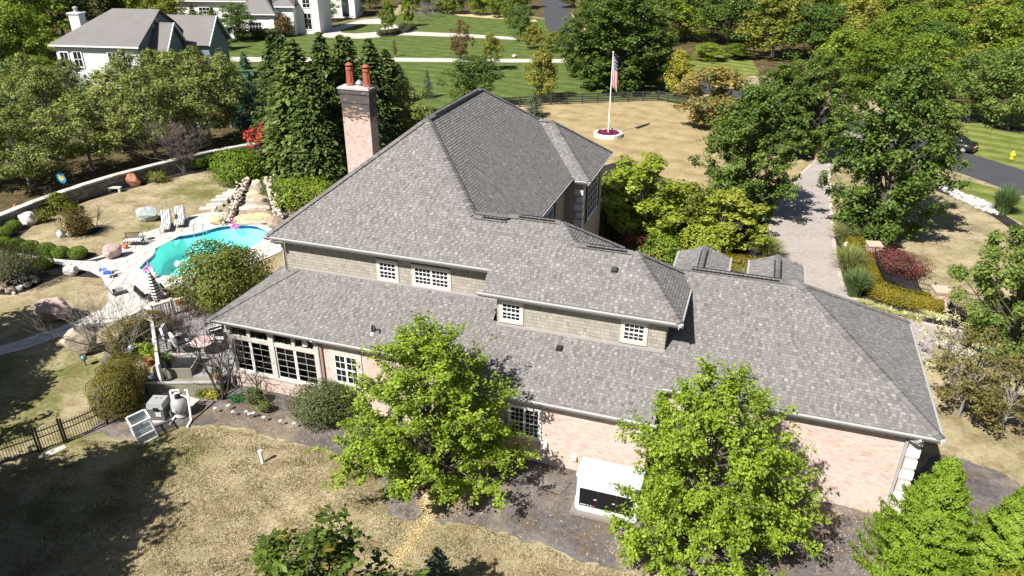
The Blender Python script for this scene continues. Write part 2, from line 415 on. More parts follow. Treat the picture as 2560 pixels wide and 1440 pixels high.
# soldier-course edging along the drive
m_edge = mat('edge_pavers', (.42, .35, .31), .9, .2, 6)
for side in (((2072, 405), (2074, 470), (2078, 540), (2084, 600), (2094, 660), (2112, 722), (2160, 760), (2235, 790), (2300, 806), (2400, 828), (2480, 838), (2560, 850)), ((2028, 412), (2000, 440), (1965, 492), (1932, 545), (1922, 585), (1934, 630))):
    L = smooth_line([tuple(G(*p))[:2] for p in side], 5)
    b = MB(); pl = ribbon(L, .26); n = len(L)
    for i in range(n - 1): b.prism([pl[i], pl[i + 1], pl[2 * n - 2 - i], pl[2 * n - 1 - i]], 0, .05)
    tag(b.build('driveway_edging', m_edge), kind='structure')

# mulch beds
BED = [(205, 1095), (249, 1082), (288, 1102), (350, 1098), (420, 1074), (467, 1065), (545, 1063), (622, 1074), (739, 1109), (856, 1133), (925, 1150), (947, 1178), (962, 1240), (975, 1292), (1040, 1302), (1119, 1306), (1212, 1319), (1290, 1344), (1369, 1366), (1431, 1397), (1525, 1416), (1600, 1437), (1720, 1475), (2100, 1520), (2640, 1500), (2600, 1240), (2330, 1140), (2230, 1290), (1900, 1190), (1400, 1110), (900, 985), (560, 920), (420, 940), (330, 960), (262, 1000), (250, 1045)]
def ragged(pl, e=.22, j=.07):
    out = []; k = len(pl)
    for i in range(k):
        a_, b_ = np.array(pl[i]), np.array(pl[(i + 1) % k]); n_ = max(1, int(np.linalg.norm(b_ - a_) / e))
        for q in range(n_): out.append(tuple(a_ + (b_ - a_) * q / n_ + np.array([random.gauss(0, j), random.gauss(0, j)])))
    return out
sheet('mulch_bed', [ragged(smooth_poly(poly(BED), 3))], .02, m_mulch)
sheet('mulch_strip', [poly([(272, 1060), (240, 1040), (232, 985), (245, 925), (262, 880), (330, 850), (352, 872), (330, 905), (278, 950), (262, 1000)])], .024, m_mulch)
wallbase = [(0, 578), (100, 537), (197, 502), (309, 466), (440, 431), (560, 403), (690, 380)]
BACKBED = poly(wallbase + [(720, 400), (760, 440), (700, 480), (640, 470), (560, 420), (470, 437), (380, 457), (300, 480), (220, 502), (140, 535), (80, 566), (40, 600), (0, 622), (-30, 600)])
sheet('wall_bed', [BACKBED], .018, m_dark)
sheet('ball_bed', [poly(Z4([(0, 400), (60, 370), (150, 360), (280, 420), (420, 450), (560, 455), (700, 480), (800, 510), (860, 520), (1000, 500), (1010, 470), (1040, 520), (1000, 560), (870, 556), (700, 556), (500, 546), (300, 516), (150, 491), (0, 470)]))], .02, m_dark)
sheet('rock_bed', [poly(Z4([(-60, 560), (100, 520), (310, 545), (420, 565), (640, 620), (800, 660), (815, 690), (640, 680), (500, 665), (420, 700), (330, 740), (200, 800), (80, 825), (-60, 820)]))], .02, m_dark)
sheet('shrub_bed', [poly(Z4([(450, 350), (560, 300), (640, 330), (780, 280), (830, 290), (760, 330), (640, 360), (480, 365)]))], .02, m_dark)
sheet('boulder_bed', [poly(Z4([(300, 1000), (420, 960), (600, 930), (640, 940), (520, 1020), (340, 1045)]))], .02, m_dark)
sheet('front_bed', [poly([(1485, 600), (1490, 420), (1560, 400), (1720, 470), (1790, 500), (1880, 530), (1940, 580), (1930, 640), (1900, 690), (1700, 690)])], .016, m_dark)
sheet('drive_bed', [poly([(2084, 600), (2100, 580), (2150, 565), (2170, 590), (2190, 640), (2200, 700), (2290, 735), (2345, 760), (2380, 780), (2440, 800), (2560, 815), (2560, 848), (2400, 826), (2300, 804), (2235, 788), (2164, 758), (2114, 720), (2096, 660)]), poly([(2190, 640), (2200, 625), (2260, 640), (2290, 690), (2300, 720), (2330, 745), (2290, 738), (2200, 700)])], .02, m_dark)
sheet('stone_bed_edge', [poly([(2300, 462), (2330, 455), (2440, 495), (2540, 555), (2600, 600), (2580, 610), (2480, 540), (2400, 500)])], .018, m_dark)
for p in ((2420, 300), (2521, 322)):
    q = G(*p); sheet('tree_ring', [[(q.x + 1.6 * math.cos(t * .4189), q.y + 1.6 * math.sin(t * .4189)) for t in range(15)]], .03, m_dark)

# ------------------------------------------------------------------ pool and flagstone deck
m_plaster = mat('pool_plaster', (.74, .93, .92), .6, .1, 1.5)
m_tile = mat('pool_tile', (.01, .03, .16), .25, .3, 14, .5)
b = MB(); n = len(POOL); c0 = np.mean(np.array(POOL), 0)
ctr = [(c0[0] + (x - c0[0]) * .93, c0[1] + (y - c0[1]) * .93) for x, y in POOL]
for i in range(n):
    j = (i + 1) % n; p, q = POOL[i], POOL[j]; P, Q = ctr[i], ctr[j]
    b.quad((*p, -.28), (*q, -.28), (*Q, -1.5), (*P, -1.5))
shell = b.build('pool', m_plaster); shell['kind'] = 'structure'
fl = sheet('floor', [ctr], -1.5, m_plaster); del fl['kind']; fl.parent = shell
b = MB()
for i in range(n):
    p, q = POOL[i], POOL[(i + 1) % n]; b.quad((*p, .02), (*q, .02), (*q, -.28), (*p, -.28))
b.build('tile_band', m_tile, shell)
a = N('pool_water')
a.t.nodes.remove(a.p)
tr = a.n('ShaderNodeBsdfTransparent'); tr.inputs[0].default_value = (.46, .95, .89, 1)
gl = a.n('ShaderNodeBsdfGlossy'); gl.inputs['Roughness'].default_value = .04
bp = a.n('ShaderNodeBump'); bp.inputs['Strength'].default_value = .5; bp.inputs['Distance'].default_value = .06
a.l(a.noise(2.2, 3), bp.inputs['Height']); a.l(bp.outputs[0], gl.inputs['Normal'])
lw = a.n('ShaderNodeFresnel'); lw.inputs[0].default_value = 1.33; a.l(bp.outputs[0], lw.inputs['Normal'])
mx = a.n('ShaderNodeMixShader'); a.l(lw.outputs[0], mx.inputs[0]); a.l(tr.outputs[0], mx.inputs[1]); a.l(gl.outputs[0], mx.inputs[2]); a.l(mx.outputs[0], a.out.inputs[0])
sheet('water', [POOL], -.1, a.m)

DECK = poly(Z4([(0, 470), (150, 492), (300, 517), (500, 547), (700, 557), (870, 557), (980, 530), (1015, 455), (1090, 370), (1200, 312), (1290, 290), (1400, 245), (1560, 185), (1700, 160), (1800, 165), (1820, 262), (2060, 250), (2180, 290), (2262, 395), (2250, 480), (2140, 530), (2000, 590), (1800, 700), (1640, 800), (1500, 850), (1200, 900), (1190, 1002), (1010, 1012), (760, 1082), (600, 1112), (400, 1192), (200, 1262), (0, 1312), (0, 1240), (200, 1182), (400, 1112), (600, 1042), (700, 1002), (800, 952), (868, 900), (874, 820), (850, 750), (820, 695), (800, 655), (640, 622), (400, 562), (230, 512), (0, 500)]))
m_mortar = mat('deck_joint', (.2, .18, .16), .95, .2, 5)
deck = sheet('pool_deck', [DECK], .03, m_mortar, holes=[POOL])
m_flag = mat('flagstone', (.5, .465, .42), .85, .22, 2.5, objv=.13, bump=.25, bscale=12)
xs = [p[0] for p in DECK]; ys = [p[1] for p in DECK]
sites = []
tries = 0
while tries < 40000:
    tries += 1
    p = (random.uniform(min(xs), max(xs)), random.uniform(min(ys), max(ys)))
    if not inside(p, DECK) or inside(p, POOL): continue
    if all((p[0] - q[0]) ** 2 + (p[1] - q[1]) ** 2 > .62 ** 2 for q in sites): sites.append(p)
print('flagstones', len(sites))
S = np.array(sites)
def voronoi(i, R=1.6):
    c = S[i]; pl = [c + np.array(d) for d in ((-R, -R), (R, -R), (R, R), (-R, R))]
    d2 = np.sum((S - c) ** 2, 1); 
    for j in np.argsort(d2)[1:18]:
        mpt = (S[j] + c) / 2; nn = S[j] - c; out = []
        for k in range(len(pl)):
            p, q = pl[k], pl[(k + 1) % len(pl)]; a_, b_ = np.dot(p - mpt, nn), np.dot(q - mpt, nn)
            if a_ <= 0: out.append(p)
            if (a_ < 0) != (b_ < 0): out.append(p + (q - p) * a_ / (a_ - b_))
        pl = out
        if len(pl) < 3: return None
    return pl
restb = MB()
dd = sorted(range(len(sites)), key=lambda i: sites[i][0] ** 2 + sites[i][1] ** 2)
for rank, i in enumerate(dd):
    pl = voronoi(i)
    if not pl: continue
    q = []
    for p in pl:
        p = tuple(S[i] + (p - S[i]) * .94)
        if inside(p, POOL) : p = nearest(p, POOL)[0]; p = tuple(np.array(p) + (S[i] - np.array(p)) * .02)
        elif not inside(p, DECK): p = nearest(p, DECK)[0]
        q.append(p)
    if len({(round(x, 2), round(y, 2)) for x, y in q}) < 3: continue
    z1 = .05 + random.uniform(-.004, .006)
    if rank < 300:
        b = MB(); b.prism([(x - S[i][0], y - S[i][1]) for x, y in q], .02, z1); b.build('flagstone', m_flag, deck, loc=(S[i][0], S[i][1], 0))
    else: restb.prism(q, .02, z1)
if restb.v: tag(restb.build('flagstones', m_flag, deck), kind='stuff')
# coping round the pool
m_cope = mat('coping', (.56, .52, .47), .8, .1, 2, objv=.06)
b = MB()
for i in range(n):
    p, q = np.array(POOL[i]), np.array(POOL[(i + 1) % n]); e = (q - p) / (np.linalg.norm(q - p) + 1e-9); nn = np.array([e[1], -e[0]])
    if inside((p + q) / 2 + nn * .2, POOL): nn = -nn
    p = p + e * .006; q = q - e * .006
    m0 = MB(); m0.prism([tuple(p - nn * .03), tuple(q - nn * .03), tuple(q + nn * .3), tuple(p + nn * .3)], .0, .066)
    m0.build('coping_stone', m_cope, deck)
# ------------------------------------------------------------------ the main house
random.seed(3)
house = thing('brick_house', 'large brick and cedar shake house with grey shingled hip roofs and tall chimney', 'house', (-8, 30, 0))
HOME = []                                 # parts get parented at the end, keeping world positions
def part(b, name, m, smooth=False, parent=None):
    o = b.build(name, m, smooth=smooth)
    HOME.append((o, parent)); return o
ROOF_STOPS = [(0, (.095, .088, .085)), (.3, (.132, .123, .118)), (.55, (.17, .159, .151)), (.8, (.216, .202, .191)), (1, (.27, .252, .237))]
m_shing = tonemat('asphalt_shingle', ROOF_STOPS, .9, .2, 110, .1)
m_deck = mat('roof_deck', (.1, .094, .092), .95, .2, 8)
BR_STOPS = [(0, (.06, .055, .052)), (.13, (.15, .12, .11)), (.2, (.33, .18, .135)), (.35, (.44, .3, .245)), (.6, (.49, .385, .335)), (.85, (.545, .45, .4)), (1, (.6, .53, .485))]
m_brick = tonemat('tumbled_brick', BR_STOPS, .95, .12, 60, .05)
m_jointw = mat('brick_mortar', (.44, .38, .34), .95, .12, 20)
m_shake = tonemat('cedar_shake', [(0, (.205, .185, .152)), (.5, (.275, .25, .21)), (1, (.335, .31, .265))], .85, .12, 50, .1)
m_shakeb = mat('shake_joint', (.11, .095, .07), .9)
m_trim = mat('taupe_trim', (.46, .43, .38), .6, .05, 2)
m_white = mat('white_paint', (.78, .77, .74), .45, .04, 3)
m_gut = mat('gutter_metal', (.33, .325, .315), .4, .12, 1.5, .5)
m_glass = mat('window_glass', (.013, .015, .018), .04, .2, 2, .55)
m_stone = mat('limestone', (.7, .67, .62), .8, .08, 5, bump=.2)
m_black = mat('black_metal', (.012, .012, .013), .45, .2, 9, .4)

PIECES = []                               # (distance, list of 8 verts, tone)
CAMP = np.array([0, 0, CAM_H])
def piece(store, O, U, V, Nn, uv, hb, ht, tone):
    c = []
    for k, (u, v) in enumerate(uv):
        h = hb if k < 2 else ht; p = O + U * u + V * v
        c.append(p + Nn * h); c.append(p - Nn * .004)
    store.append((float(np.linalg.norm((c[0] + c[4]) / 2 - CAMP)), c, tone))
FQ = ((0, 2, 4, 6), (1, 3, 2, 0), (3, 5, 4, 2), (7, 1, 0, 6), (5, 7, 6, 4))
def emit(b, c, tone):
    i = len(b.v); b.v += [tuple(p) for p in c]; b.f += [tuple(i + k for k in q) for q in FQ]; b.t += [tone] * 5
def spread(store, one, many, m, parent, cap=300):
    store.sort(key=lambda q: q[0])
    for d, c, t in store[:cap]:
        o = sum(c) / len(c); b = MB(); emit(b, [p - o for p in c], t); q = b.build(one, m, loc=tuple(o)); HOME.append((q, parent))
    b = MB()
    for d, c, t in store[cap:]: emit(b, c, t)
    if b.v:
        q = b.build(many, m); q['kind'] = 'stuff'; HOME.append((q, parent))
def span(pl, v):
    xs = []
    for i in range(len(pl)):
        (u0, v0), (u1, v1) = pl[i], pl[(i + 1) % len(pl)]
        if (v0 - v) * (v1 - v) <= 0 and abs(v1 - v0) > 1e-9: xs.append(u0 + (u1 - u0) * (v - v0) / (v1 - v0))
    return (min(xs), max(xs)) if len(xs) > 1 else None
def shingle(O, U, h, s, pl, e=.145):
    """cover the convex plan polygon pl = [(u, d)] (d = horizontal distance up from the eave) with courses of tabs"""
    O = np.array(O, float); U = np.array(U, float); k = math.sqrt(1 + s * s)
    V = (np.array(h, float) + np.array([0, 0, s])) / k; Nn = np.cross(U, V); Nn = Nn if Nn[2] > 0 else -Nn
    P = [(u, d * k) for u, d in pl]; vs = [p[1] for p in P]
    c = math.floor(min(vs) / e)
    while c * e < max(vs) - .01:
        va = max(c * e, min(vs) + .0005); vb = min((c + 1) * e + .02, max(vs) - .0005); A, B = span(P, va), span(P, vb)
        if A and B and vb > va:
            lo = min(A[0], B[0]); hi = max(A[1], B[1]); rr = random.Random(c * 7919 + int(abs(O[0]) * 31)); u = lo - rr.random() * .3; tab = rr.random() < .5
            while u < hi:
                wdt = rr.uniform(.09, .2) if tab else rr.uniform(.07, .19); u1 = u + wdt
                cl = lambda q, I: min(max(q, I[0]), I[1])
                q = [(cl(u + .004, A), va), (cl(u1 - .004, A), va), (cl(u1 - .004, B), vb), (cl(u + .004, B), vb)]
                if max(q[1][0] - q[0][0], q[2][0] - q[3][0]) > .012:
                    t = rr.gauss(.63, .13) if tab else rr.gauss(.41, .12)
                    piece(PIECES, O, U, V, Nn, q, .028 if tab else .017, .004, min(1, max(0, t)))
                u = u1; tab = not tab if rr.random() < .92 else tab
        c += 1
CAPS = MB()
def caps(a, b, w=.2, e=.2, drop=.6):
    """overlapping cap shingles straddling a hip or ridge from low a to high b"""
    a = Vector(a); b = Vector(b); d = b - a; L = d.length; d.normalize(); x = d.cross(Vector((0, 0, 1))).normalized(); z = x.cross(d)
    n = int(L / e); drop = drop if drop < .59 else (.5 if abs(d.z) < .05 else .36)
    for i in range(n):
        p = a + d * (i * e); q = p + d * (e * 1.25); hb, ht = .075, .045
        c = []
        for r, h in ((p, hb), (q, ht)):
            c += [r - x * w + z * (h - w * drop), r + z * h, r + x * w + z * (h - w * drop)]
        for k in range(3): c.append(c[k] - z * .03)
        j = len(CAPS.v); CAPS.v += [tuple(v) for v in c]
        CAPS.f += [tuple(j + k for k in f) for f in ((0, 1, 4, 3), (1, 2, 5, 4), (6, 7, 1, 0), (7, 8, 2, 1))]
        CAPS.t += [min(1, max(0, random.gauss(.36, .12)))] * 4
DECKS = MB()
S1, S2 = .794, .556
X_ = (1, 0, 0); Y_ = (0, 1, 0)
def p1(x, y): return (x, y, 7.75 + (y - 28.35) * S1)
def p2(x, y): return (x, y, 4.1 + (y - 25.7) * S2)
# upper front slope
EY = 27.42
for pl in ([(-22.25, 28.35), (-11.98, 28.35), (-11.98, 30.38), (-16.1, 34.5)], [(-11.98, 28.35), (-10.53, 28.35), (-10.53, 30.37), (-11.98, 30.37)],
           [(-10.53, EY), (-10.2, EY), (-10.2, 30.37), (-10.53, 30.37)], [(-10.2, EY), (-6.97, EY), (-6.97, 29.77), (-7.79, 30.58), (-10.2, 30.58)],
           [(-6.97, EY), (-1.85, EY), (-4.19, 29.77), (-6.97, 29.77)]):
    DECKS.slab([p1(*q) for q in pl], .14)
    shingle((0, 28.35, 7.75), X_, Y_, S1, [(x, y - 28.35) for x, y in pl])
# lower front slope and garage front
for pl in ([(-24.24, 25.7), (-20.99, 25.7), (-20.99, 28.95)], [(-20.99, 25.7), (-10.2, 25.7), (-10.2, 28.95), (-20.99, 28.95)], [(-10.2, 24.87), (-2.2, 24.87), (-2.2, 27.95), (-10.2, 27.95)],
           [(-2.2, 26.35), (8.26, 26.35), (2.76, 31.85), (-2.2, 31.85)], [(-2.9, 27.95), (-2.2, 27.95), (-2.2, 31.85), (-2.9, 31.85)]):
    DECKS.slab([p2(*q) for q in pl], .14)
    shingle((0, 25.7, 4.1), X_, Y_, S2, [(x, y - 25.7) for x, y in pl])
# lower left hip slope
zl = 4.1
DECKS.slab([(-24.24, 25.7, zl), (-24.24, 33, zl), (-21.0, 33, zl + 3.24 * S2), (-20.99, 28.95, zl + 3.25 * S2)], .14)
shingle((-24.24, 0, zl), (0, 1, 0), X_, S2, [(25.7, 0), (33, 0), (33, 2.6), (28.3, 2.6)])
# garage right hip, garage rear
gr, gz = (2.76, 31.85, 7.52), 4.46
DECKS.slab([(8.26, 26.35, gz), (8.26, 35.9, gz), gr], .14); shingle((8.26, 0, gz), (0, 1, 0), (-1, 0, 0), S2, [(26.35, 0), (35.9, 0), (31.85, 5.5)])
DECKS.slab([gr, (-2.9, 31.85, 7.52), (-2.9, 35.9, gz), (8.26, 35.9, gz)], .14)
# main right slope, left slope, rear
mr = [(-10.1, 28.5, 7.87), (-10.1, 48.17, 7.87), (-16.1, 42.17, 12.634), (-16.1, 34.5, 12.634)]
DECKS.slab(mr, .14); shingle((-10.1, 0, 7.87), (0, 1, 0), (-1, 0, 0), S1, [(28.5, 0), (48.17, 0), (42.17, 6), (34.5, 6)])
DECKS.slab([(-22.25, 28.35, 7.75), (-22.25, 48.3, 7.75), (-16.1, 42.17, 12.634), (-16.1, 34.5, 12.634)], .14)
DECKS.slab([(-22.25, 48.3, 7.75), (-10.0, 48.3, 7.8), (-16.1, 42.17, 12.634)], .14)
# bay on the right
DECKS.slab([(-9.05, 41.65, 7.75), (-12.32, 44.92, 10.35), (-13.23, 44.92, 10.35), (-9.95, 41.65, 7.75)], .14)
shingle((0, 41.65, 7.75), X_, Y_, S1, [(-9.05, 0), (-12.32, 3.27), (-13.23, 3.27), (-9.95, 0)])
DECKS.slab([(-9.05, 41.65, 7.75), (-9.05, 48.2, 7.75), (-12.32, 44.92, 10.35)], .14)
shingle((-9.05, 0, 7.75), (0, 1, 0), (-1, 0, 0), S1, [(41.65, 0), (48.2, 0), (44.92, 3.27)])
# hidden backs and hips of the two middle roofs
q = .794
DECKS.slab([(-7.79, 30.58, 9.52), (-5.3, 28.1, 7.55), (-5.3, 33.07, 7.55)], .14); shingle((-5.3, 0, 7.55), (0, 1, 0), (-1, 0, 0), S1, [(28.1, 0), (33.07, 0), (30.58, 2.49)])
DECKS.slab([(-7.79, 30.58, 9.52), (-12, 30.58, 9.52), (-12, 33.07, 7.55), (-5.3, 33.07, 7.55)], .14)
DECKS.slab([(-1.85, EY, 7.01), (-1.85, 32.1, 7.01), (-4.19, 29.77, 8.875)], .14); shingle((-1.85, 0, 7.01), (0, 1, 0), (-1, 0, 0), .797, [(EY, 0), (32.1, 0), (29.77, 2.34)])
DECKS.slab([(-4.19, 29.77, 8.875), (-7.2, 29.77, 8.875), (-7.2, 32.1, 7.01), (-1.85, 32.1, 7.01)], .14)
# caps on hips and ridges
for a_, b_ in ((p1(-22.25, 28.35), p1(-16.1, 34.5)), (p1(-11.98, 30.38), p1(-16.1, 34.5)), ((-16.1, 34.5, 12.64), (-16.1, 42.2, 12.64)), ((-10.1, 48.17, 7.87), (-16.1, 42.2, 12.64)),
               ((-9.05, 41.65, 7.75), (-12.32, 44.92, 10.35)), ((-12.32, 44.92, 10.35), (-13.2, 44.92, 10.36)), ((-9.05, 48.2, 7.75), (-12.32, 44.92, 10.35)),
               (p1(-11.98, 30.37), p1(-10.2, 30.37)), (p1(-10.3, 30.58), p1(-7.79, 30.58)), (p1(-6.97, 29.77), p1(-7.79, 30.58)), ((-5.3, 33.07, 7.55), (-7.79, 30.58, 9.52)), (p1(-6.97, 29.77), p1(-4.19, 29.77)),
               (p1(-1.85, EY), p1(-4.19, 29.77)), ((-1.85, 32.1, 7.01), (-4.19, 29.77, 8.88)), (p2(-24.24, 25.7), p2(-20.99, 28.95)), ((-2.6, 31.85, 7.53), gr), ((8.26, 26.35, gz), gr), ((8.26, 35.9, gz), gr)):
    caps(a_, b_)
# ridge vents: a dark raised strip under the ridge caps
RVS = []
for a_, b_ in (((-16.1, 35.3, 12.64), (-16.1, 41.6, 12.64)), (p1(-11.5, 30.4), p1(-10.35, 30.4)), (p1(-9.8, 30.6), p1(-8.1, 30.6)), (p1(-6.4, 29.78), p1(-4.6, 29.78)), ((-1.9, 31.86, 7.53), (1.9, 31.86, 7.53))):
    RV = MB(); RV.bar(Vector(a_) - Vector((0, 0, .0)), Vector(b_) - Vector((0, 0, .0)), .34, .05); RVS.append(RV)
roof = part(DECKS, 'roof', m_deck)
o = part(CAPS, 'ridge_caps', m_shing, parent=roof); o['kind'] = 'stuff'
for RV in RVS: part(RV, 'ridge_vent', m_black, parent=roof)
spread(PIECES, 'shingle', 'shingles', m_shing, roof)
print('shingles', len(PIECES))

# gutters: K-profile run along each eave
def gutter(a_, b_, out, parent=roof):
    a_ = Vector(a_); b_ = Vector(b_); o = Vector(out); z = Vector((0, 0, 1))
    prof = [(0, .02), (.0, -.1), (.08, -.1), (.11, -.04), (.125, .01), (.11, .018), (.1, -.01), (.02, -.03)]
    b = MB(); n = len(prof)
    for p in (a_, b_): b.v += [tuple(p + o * x + z * y) for x, y in prof]
    b.f += [(k, (k + 1) % n, n + (k + 1) % n, n + k) for k in range(n)] + [tuple(range(n))[::-1], tuple(range(n, 2 * n))]
    part(b, 'gutter', m_gut, parent=parent)
    c = MB(); d = (b_ - a_).normalized()
    c.bar(a_ - o * .02 - z * .1, b_ - o * .02 - z * .1, .04, .2); part(c, 'fascia', m_trim, parent=parent)
F = (0, -1, 0)
gutter((-22.4, 28.35, 7.72), (-10.5, 28.35, 7.72), F); gutter((-10.75, EY, 6.98), (-1.7, EY, 6.98), F); gutter((-1.85, EY - .13, 6.98), (-1.85, 31, 6.98), (1, 0, 0))
gutter((-24.35, 25.7, 4.07), (-10.3, 25.7, 4.07), F); gutter((-10.2, 24.87, 3.61), (-2.1, 24.87, 3.61), F); gutter((-2.85, 26.35, 4.43), (8.4, 26.35, 4.43), F)
gutter((8.26, 26.2, 4.43), (8.26, 36, 4.43), (1, 0, 0)); gutter((-24.24, 25.6, 4.07), (-24.24, 33, 4.07), (-1, 0, 0)); gutter((-10.1, 33.3, 7.84), (-10.1, 41.7, 7.84), (1, 0, 0)); gutter((-9.05, 41.55, 7.72), (-9.05, 48.3, 7.72), (1, 0, 0)); gutter((-9.95, 41.65, 7.72), (-8.95, 41.65, 7.72), F)
# soffits
b = MB(); b.box(-22.2, -10.6, 28.4, 29.0, 7.53, 7.56); b.box(-10.6, -1.9, 27.47, 27.95, 6.8, 6.83); b.box(-24.2, -10.3, 25.75, 26.3, 3.9, 3.93); b.box(-10.1, -2.3, 24.92, 25.5, 3.43, 3.46); b.box(-2.7, 8.2, 26.4, 26.9, 4.26, 4.29); b.box(7.7, 8.2, 26.91, 35.8, 4.26, 4.29); b.box(-10.9, -9.1, 41.7, 48.2, 7.55, 7.58); b.box(-24.2, -23.7, 26.31, 33, 3.9, 3.93)
part(b, 'soffit', m_trim)

# walls: solid cores, then brick or shake pieces proud of them
W = {}
def wall(name_, m, *boxes):
    b = MB()
    for q in boxes: b.box(*q)
    o = part(b, 'wall', m); return o
w_gar = wall('g', m_jointw, (-2.4, 7.8, 26.8, 35.4, 0, 4.27))
w_mid = wall('m', m_jointw, (-10.0, -2.45, 25.35, 27.9, 0, 3.44))
w_low = wall('l', m_jointw, (-18.6, -10.05, 26.2, 29.0, 0, 3.91))
w_up = wall('u', m_shakeb, (-21.65, -10.0, 28.95, 34, 5.2, 7.54))
w_up2 = wall('v', m_shakeb, (-9.97, -2.4, 27.85, 31.6, 4.6, 6.81))
w_main = wall('x', mat('brick_shade', (.42, .33, .28), .95, .2, 30), (-21.65, -10.6, 34.01, 47.8, 0, 7.5), (-10.59, -9.5, 42.1, 47.8, 0, 7.56), (-21.66, -18.61, 29.0, 34, 0, 5.19))
def clad(store, O, U, Nn, u0, u1, z0, z1, course, wmin, wmax, gap, hb, ht, tone, holes=(), bond=False):
    O = np.array(O, float); U = np.array(U, float); V = np.array([0, 0, 1.0]); Nn = np.array(Nn, float); k = 0; z = z0
    while z < z1 - .02:
        zb = min(z + course, z1); u = u0 - (wmin * .5 if (bond and k % 2) else (0 if bond else random.random() * wmax * .6))
        while u < u1 - .01:
            wd = random.uniform(wmin, wmax); a0, a1 = max(u, u0) + gap / 2, min(u + wd, u1) - gap / 2
            if a1 - a0 > .02:
                for h in holes:
                    if zb > h[2] and z < h[3] and a1 > h[0] and a0 < h[1]:
                        if a0 < h[0]: a1 = min(a1, h[0])
                        elif a1 > h[1]: a0 = max(a0, h[1])
                        else: a1 = a0
                if a1 - a0 > .02:
                    piece(store, O, U, V, Nn, [(a0, z + gap / 2), (a1, z + gap / 2), (a1, zb - gap / 2), (a0, zb - gap / 2)], hb, ht, tone((a0 + a1) / 2, z))
            u += wd
        z = zb; k += 1
def bt_(u, z):
    r = random.random(); q = math.sin(u * .9 + z * 2.3) * .03 + math.sin(u * 2.3 - z * 1.1) * .02
    return min(1, max(.17, (.36 if r < .05 else .48 if r < .16 else random.gauss(.66, .08)) + q))
BR = dict(course=.0712, wmin=.2, wmax=.2001, gap=.0095, hb=.008, ht=.008, tone=bt_, bond=True)
Bg = []; clad(Bg, (0, 26.8, 0), X_, F, -2.4, 7.8, 0, 4.2, holes=[(7.2, 7.9, 0.3, 4.0)], **BR); spread(Bg, 'brick', 'bricks', m_brick, w_gar)
Bg = []; clad(Bg, (0, 25.35, 0), X_, F, -10.0, -2.45, 0, 3.4, holes=[(-8.62, -7.02, 1.15, 2.95)], **BR); spread(Bg, 'brick', 'bricks', m_brick, w_mid)
Bg = []; clad(Bg, (0, 26.2, 0), X_, F, -18.6, -10.05, 0, 3.9, holes=[(-17.95, -16.2, .95, 3.65)], **BR); spread(Bg, 'brick', 'bricks', m_brick, w_low)
st_ = lambda u, z: min(1, max(0, random.gauss(.55, .18)))
SH = dict(course=.165, wmin=.11, wmax=.26, gap=.006, hb=.024, ht=.006, tone=st_)
Bs = []; clad(Bs, (0, 28.95, 0), X_, F, -21.65, -10.0, 5.7, 7.52, holes=[(-16.55, -15.37, 5.93, 7.1), (-14.68, -12.63, 5.93, 7.1)], **SH); spread(Bs, 'shake', 'shakes', m_shake, w_up)
Bs = []; clad(Bs, (0, 27.85, 0), X_, F, -9.97, -2.4, 5.15, 6.8, holes=[(-9.87, -8.7, 5.42, 6.56), (-4.34, -3.15, 5.42, 6.56)], **SH); spread(Bs, 'shake', 'shakes', m_shake, w_up2)
Bs = []; clad(Bs, (-2.4, 0, 0), Y_, (1, 0, 0), 27.85, 31.4, 5.15, 6.8, **SH)
b = MB()
for d, c, t in Bs: emit(b, c, t)
part(b, 'shakes', m_shake, parent=w_up2)['kind'] = 'stuff'
# flashing strips where the shake walls meet the low roof
b = MB(); b.bar(p2(-21.2, 28.93), p2(-10.0, 28.93), .12, .16); b.bar(p2(-9.97, 27.83), p2(-2.35, 27.83), .12, .16); part(b, 'flashing', mat('flashing', (.3, .28, .27), .6), parent=roof)
# corner boards
# quoins on the garage corner and bay corner
zq = .35; k = 0
while zq < 3.9:
    wq = .52 if k % 2 else .36
    b = MB(); b.box(7.8 - wq, 7.835, 26.765, 26.8 + (.36 if k % 2 else .52), zq, zq + .38); part(b, 'quoin', m_stone, parent=w_gar); zq += .55; k += 1
zq = 4.2; k = 0
while zq < 7.2:
    wq = .5 if k % 2 else .36
    b = MB(); b.box(-9.5 - wq, -9.47, 42.07, 42.1 + (.36 if k % 2 else .5), zq, zq + .36); part(b, 'quoin', m_stone, parent=w_main); zq += .5; k += 1

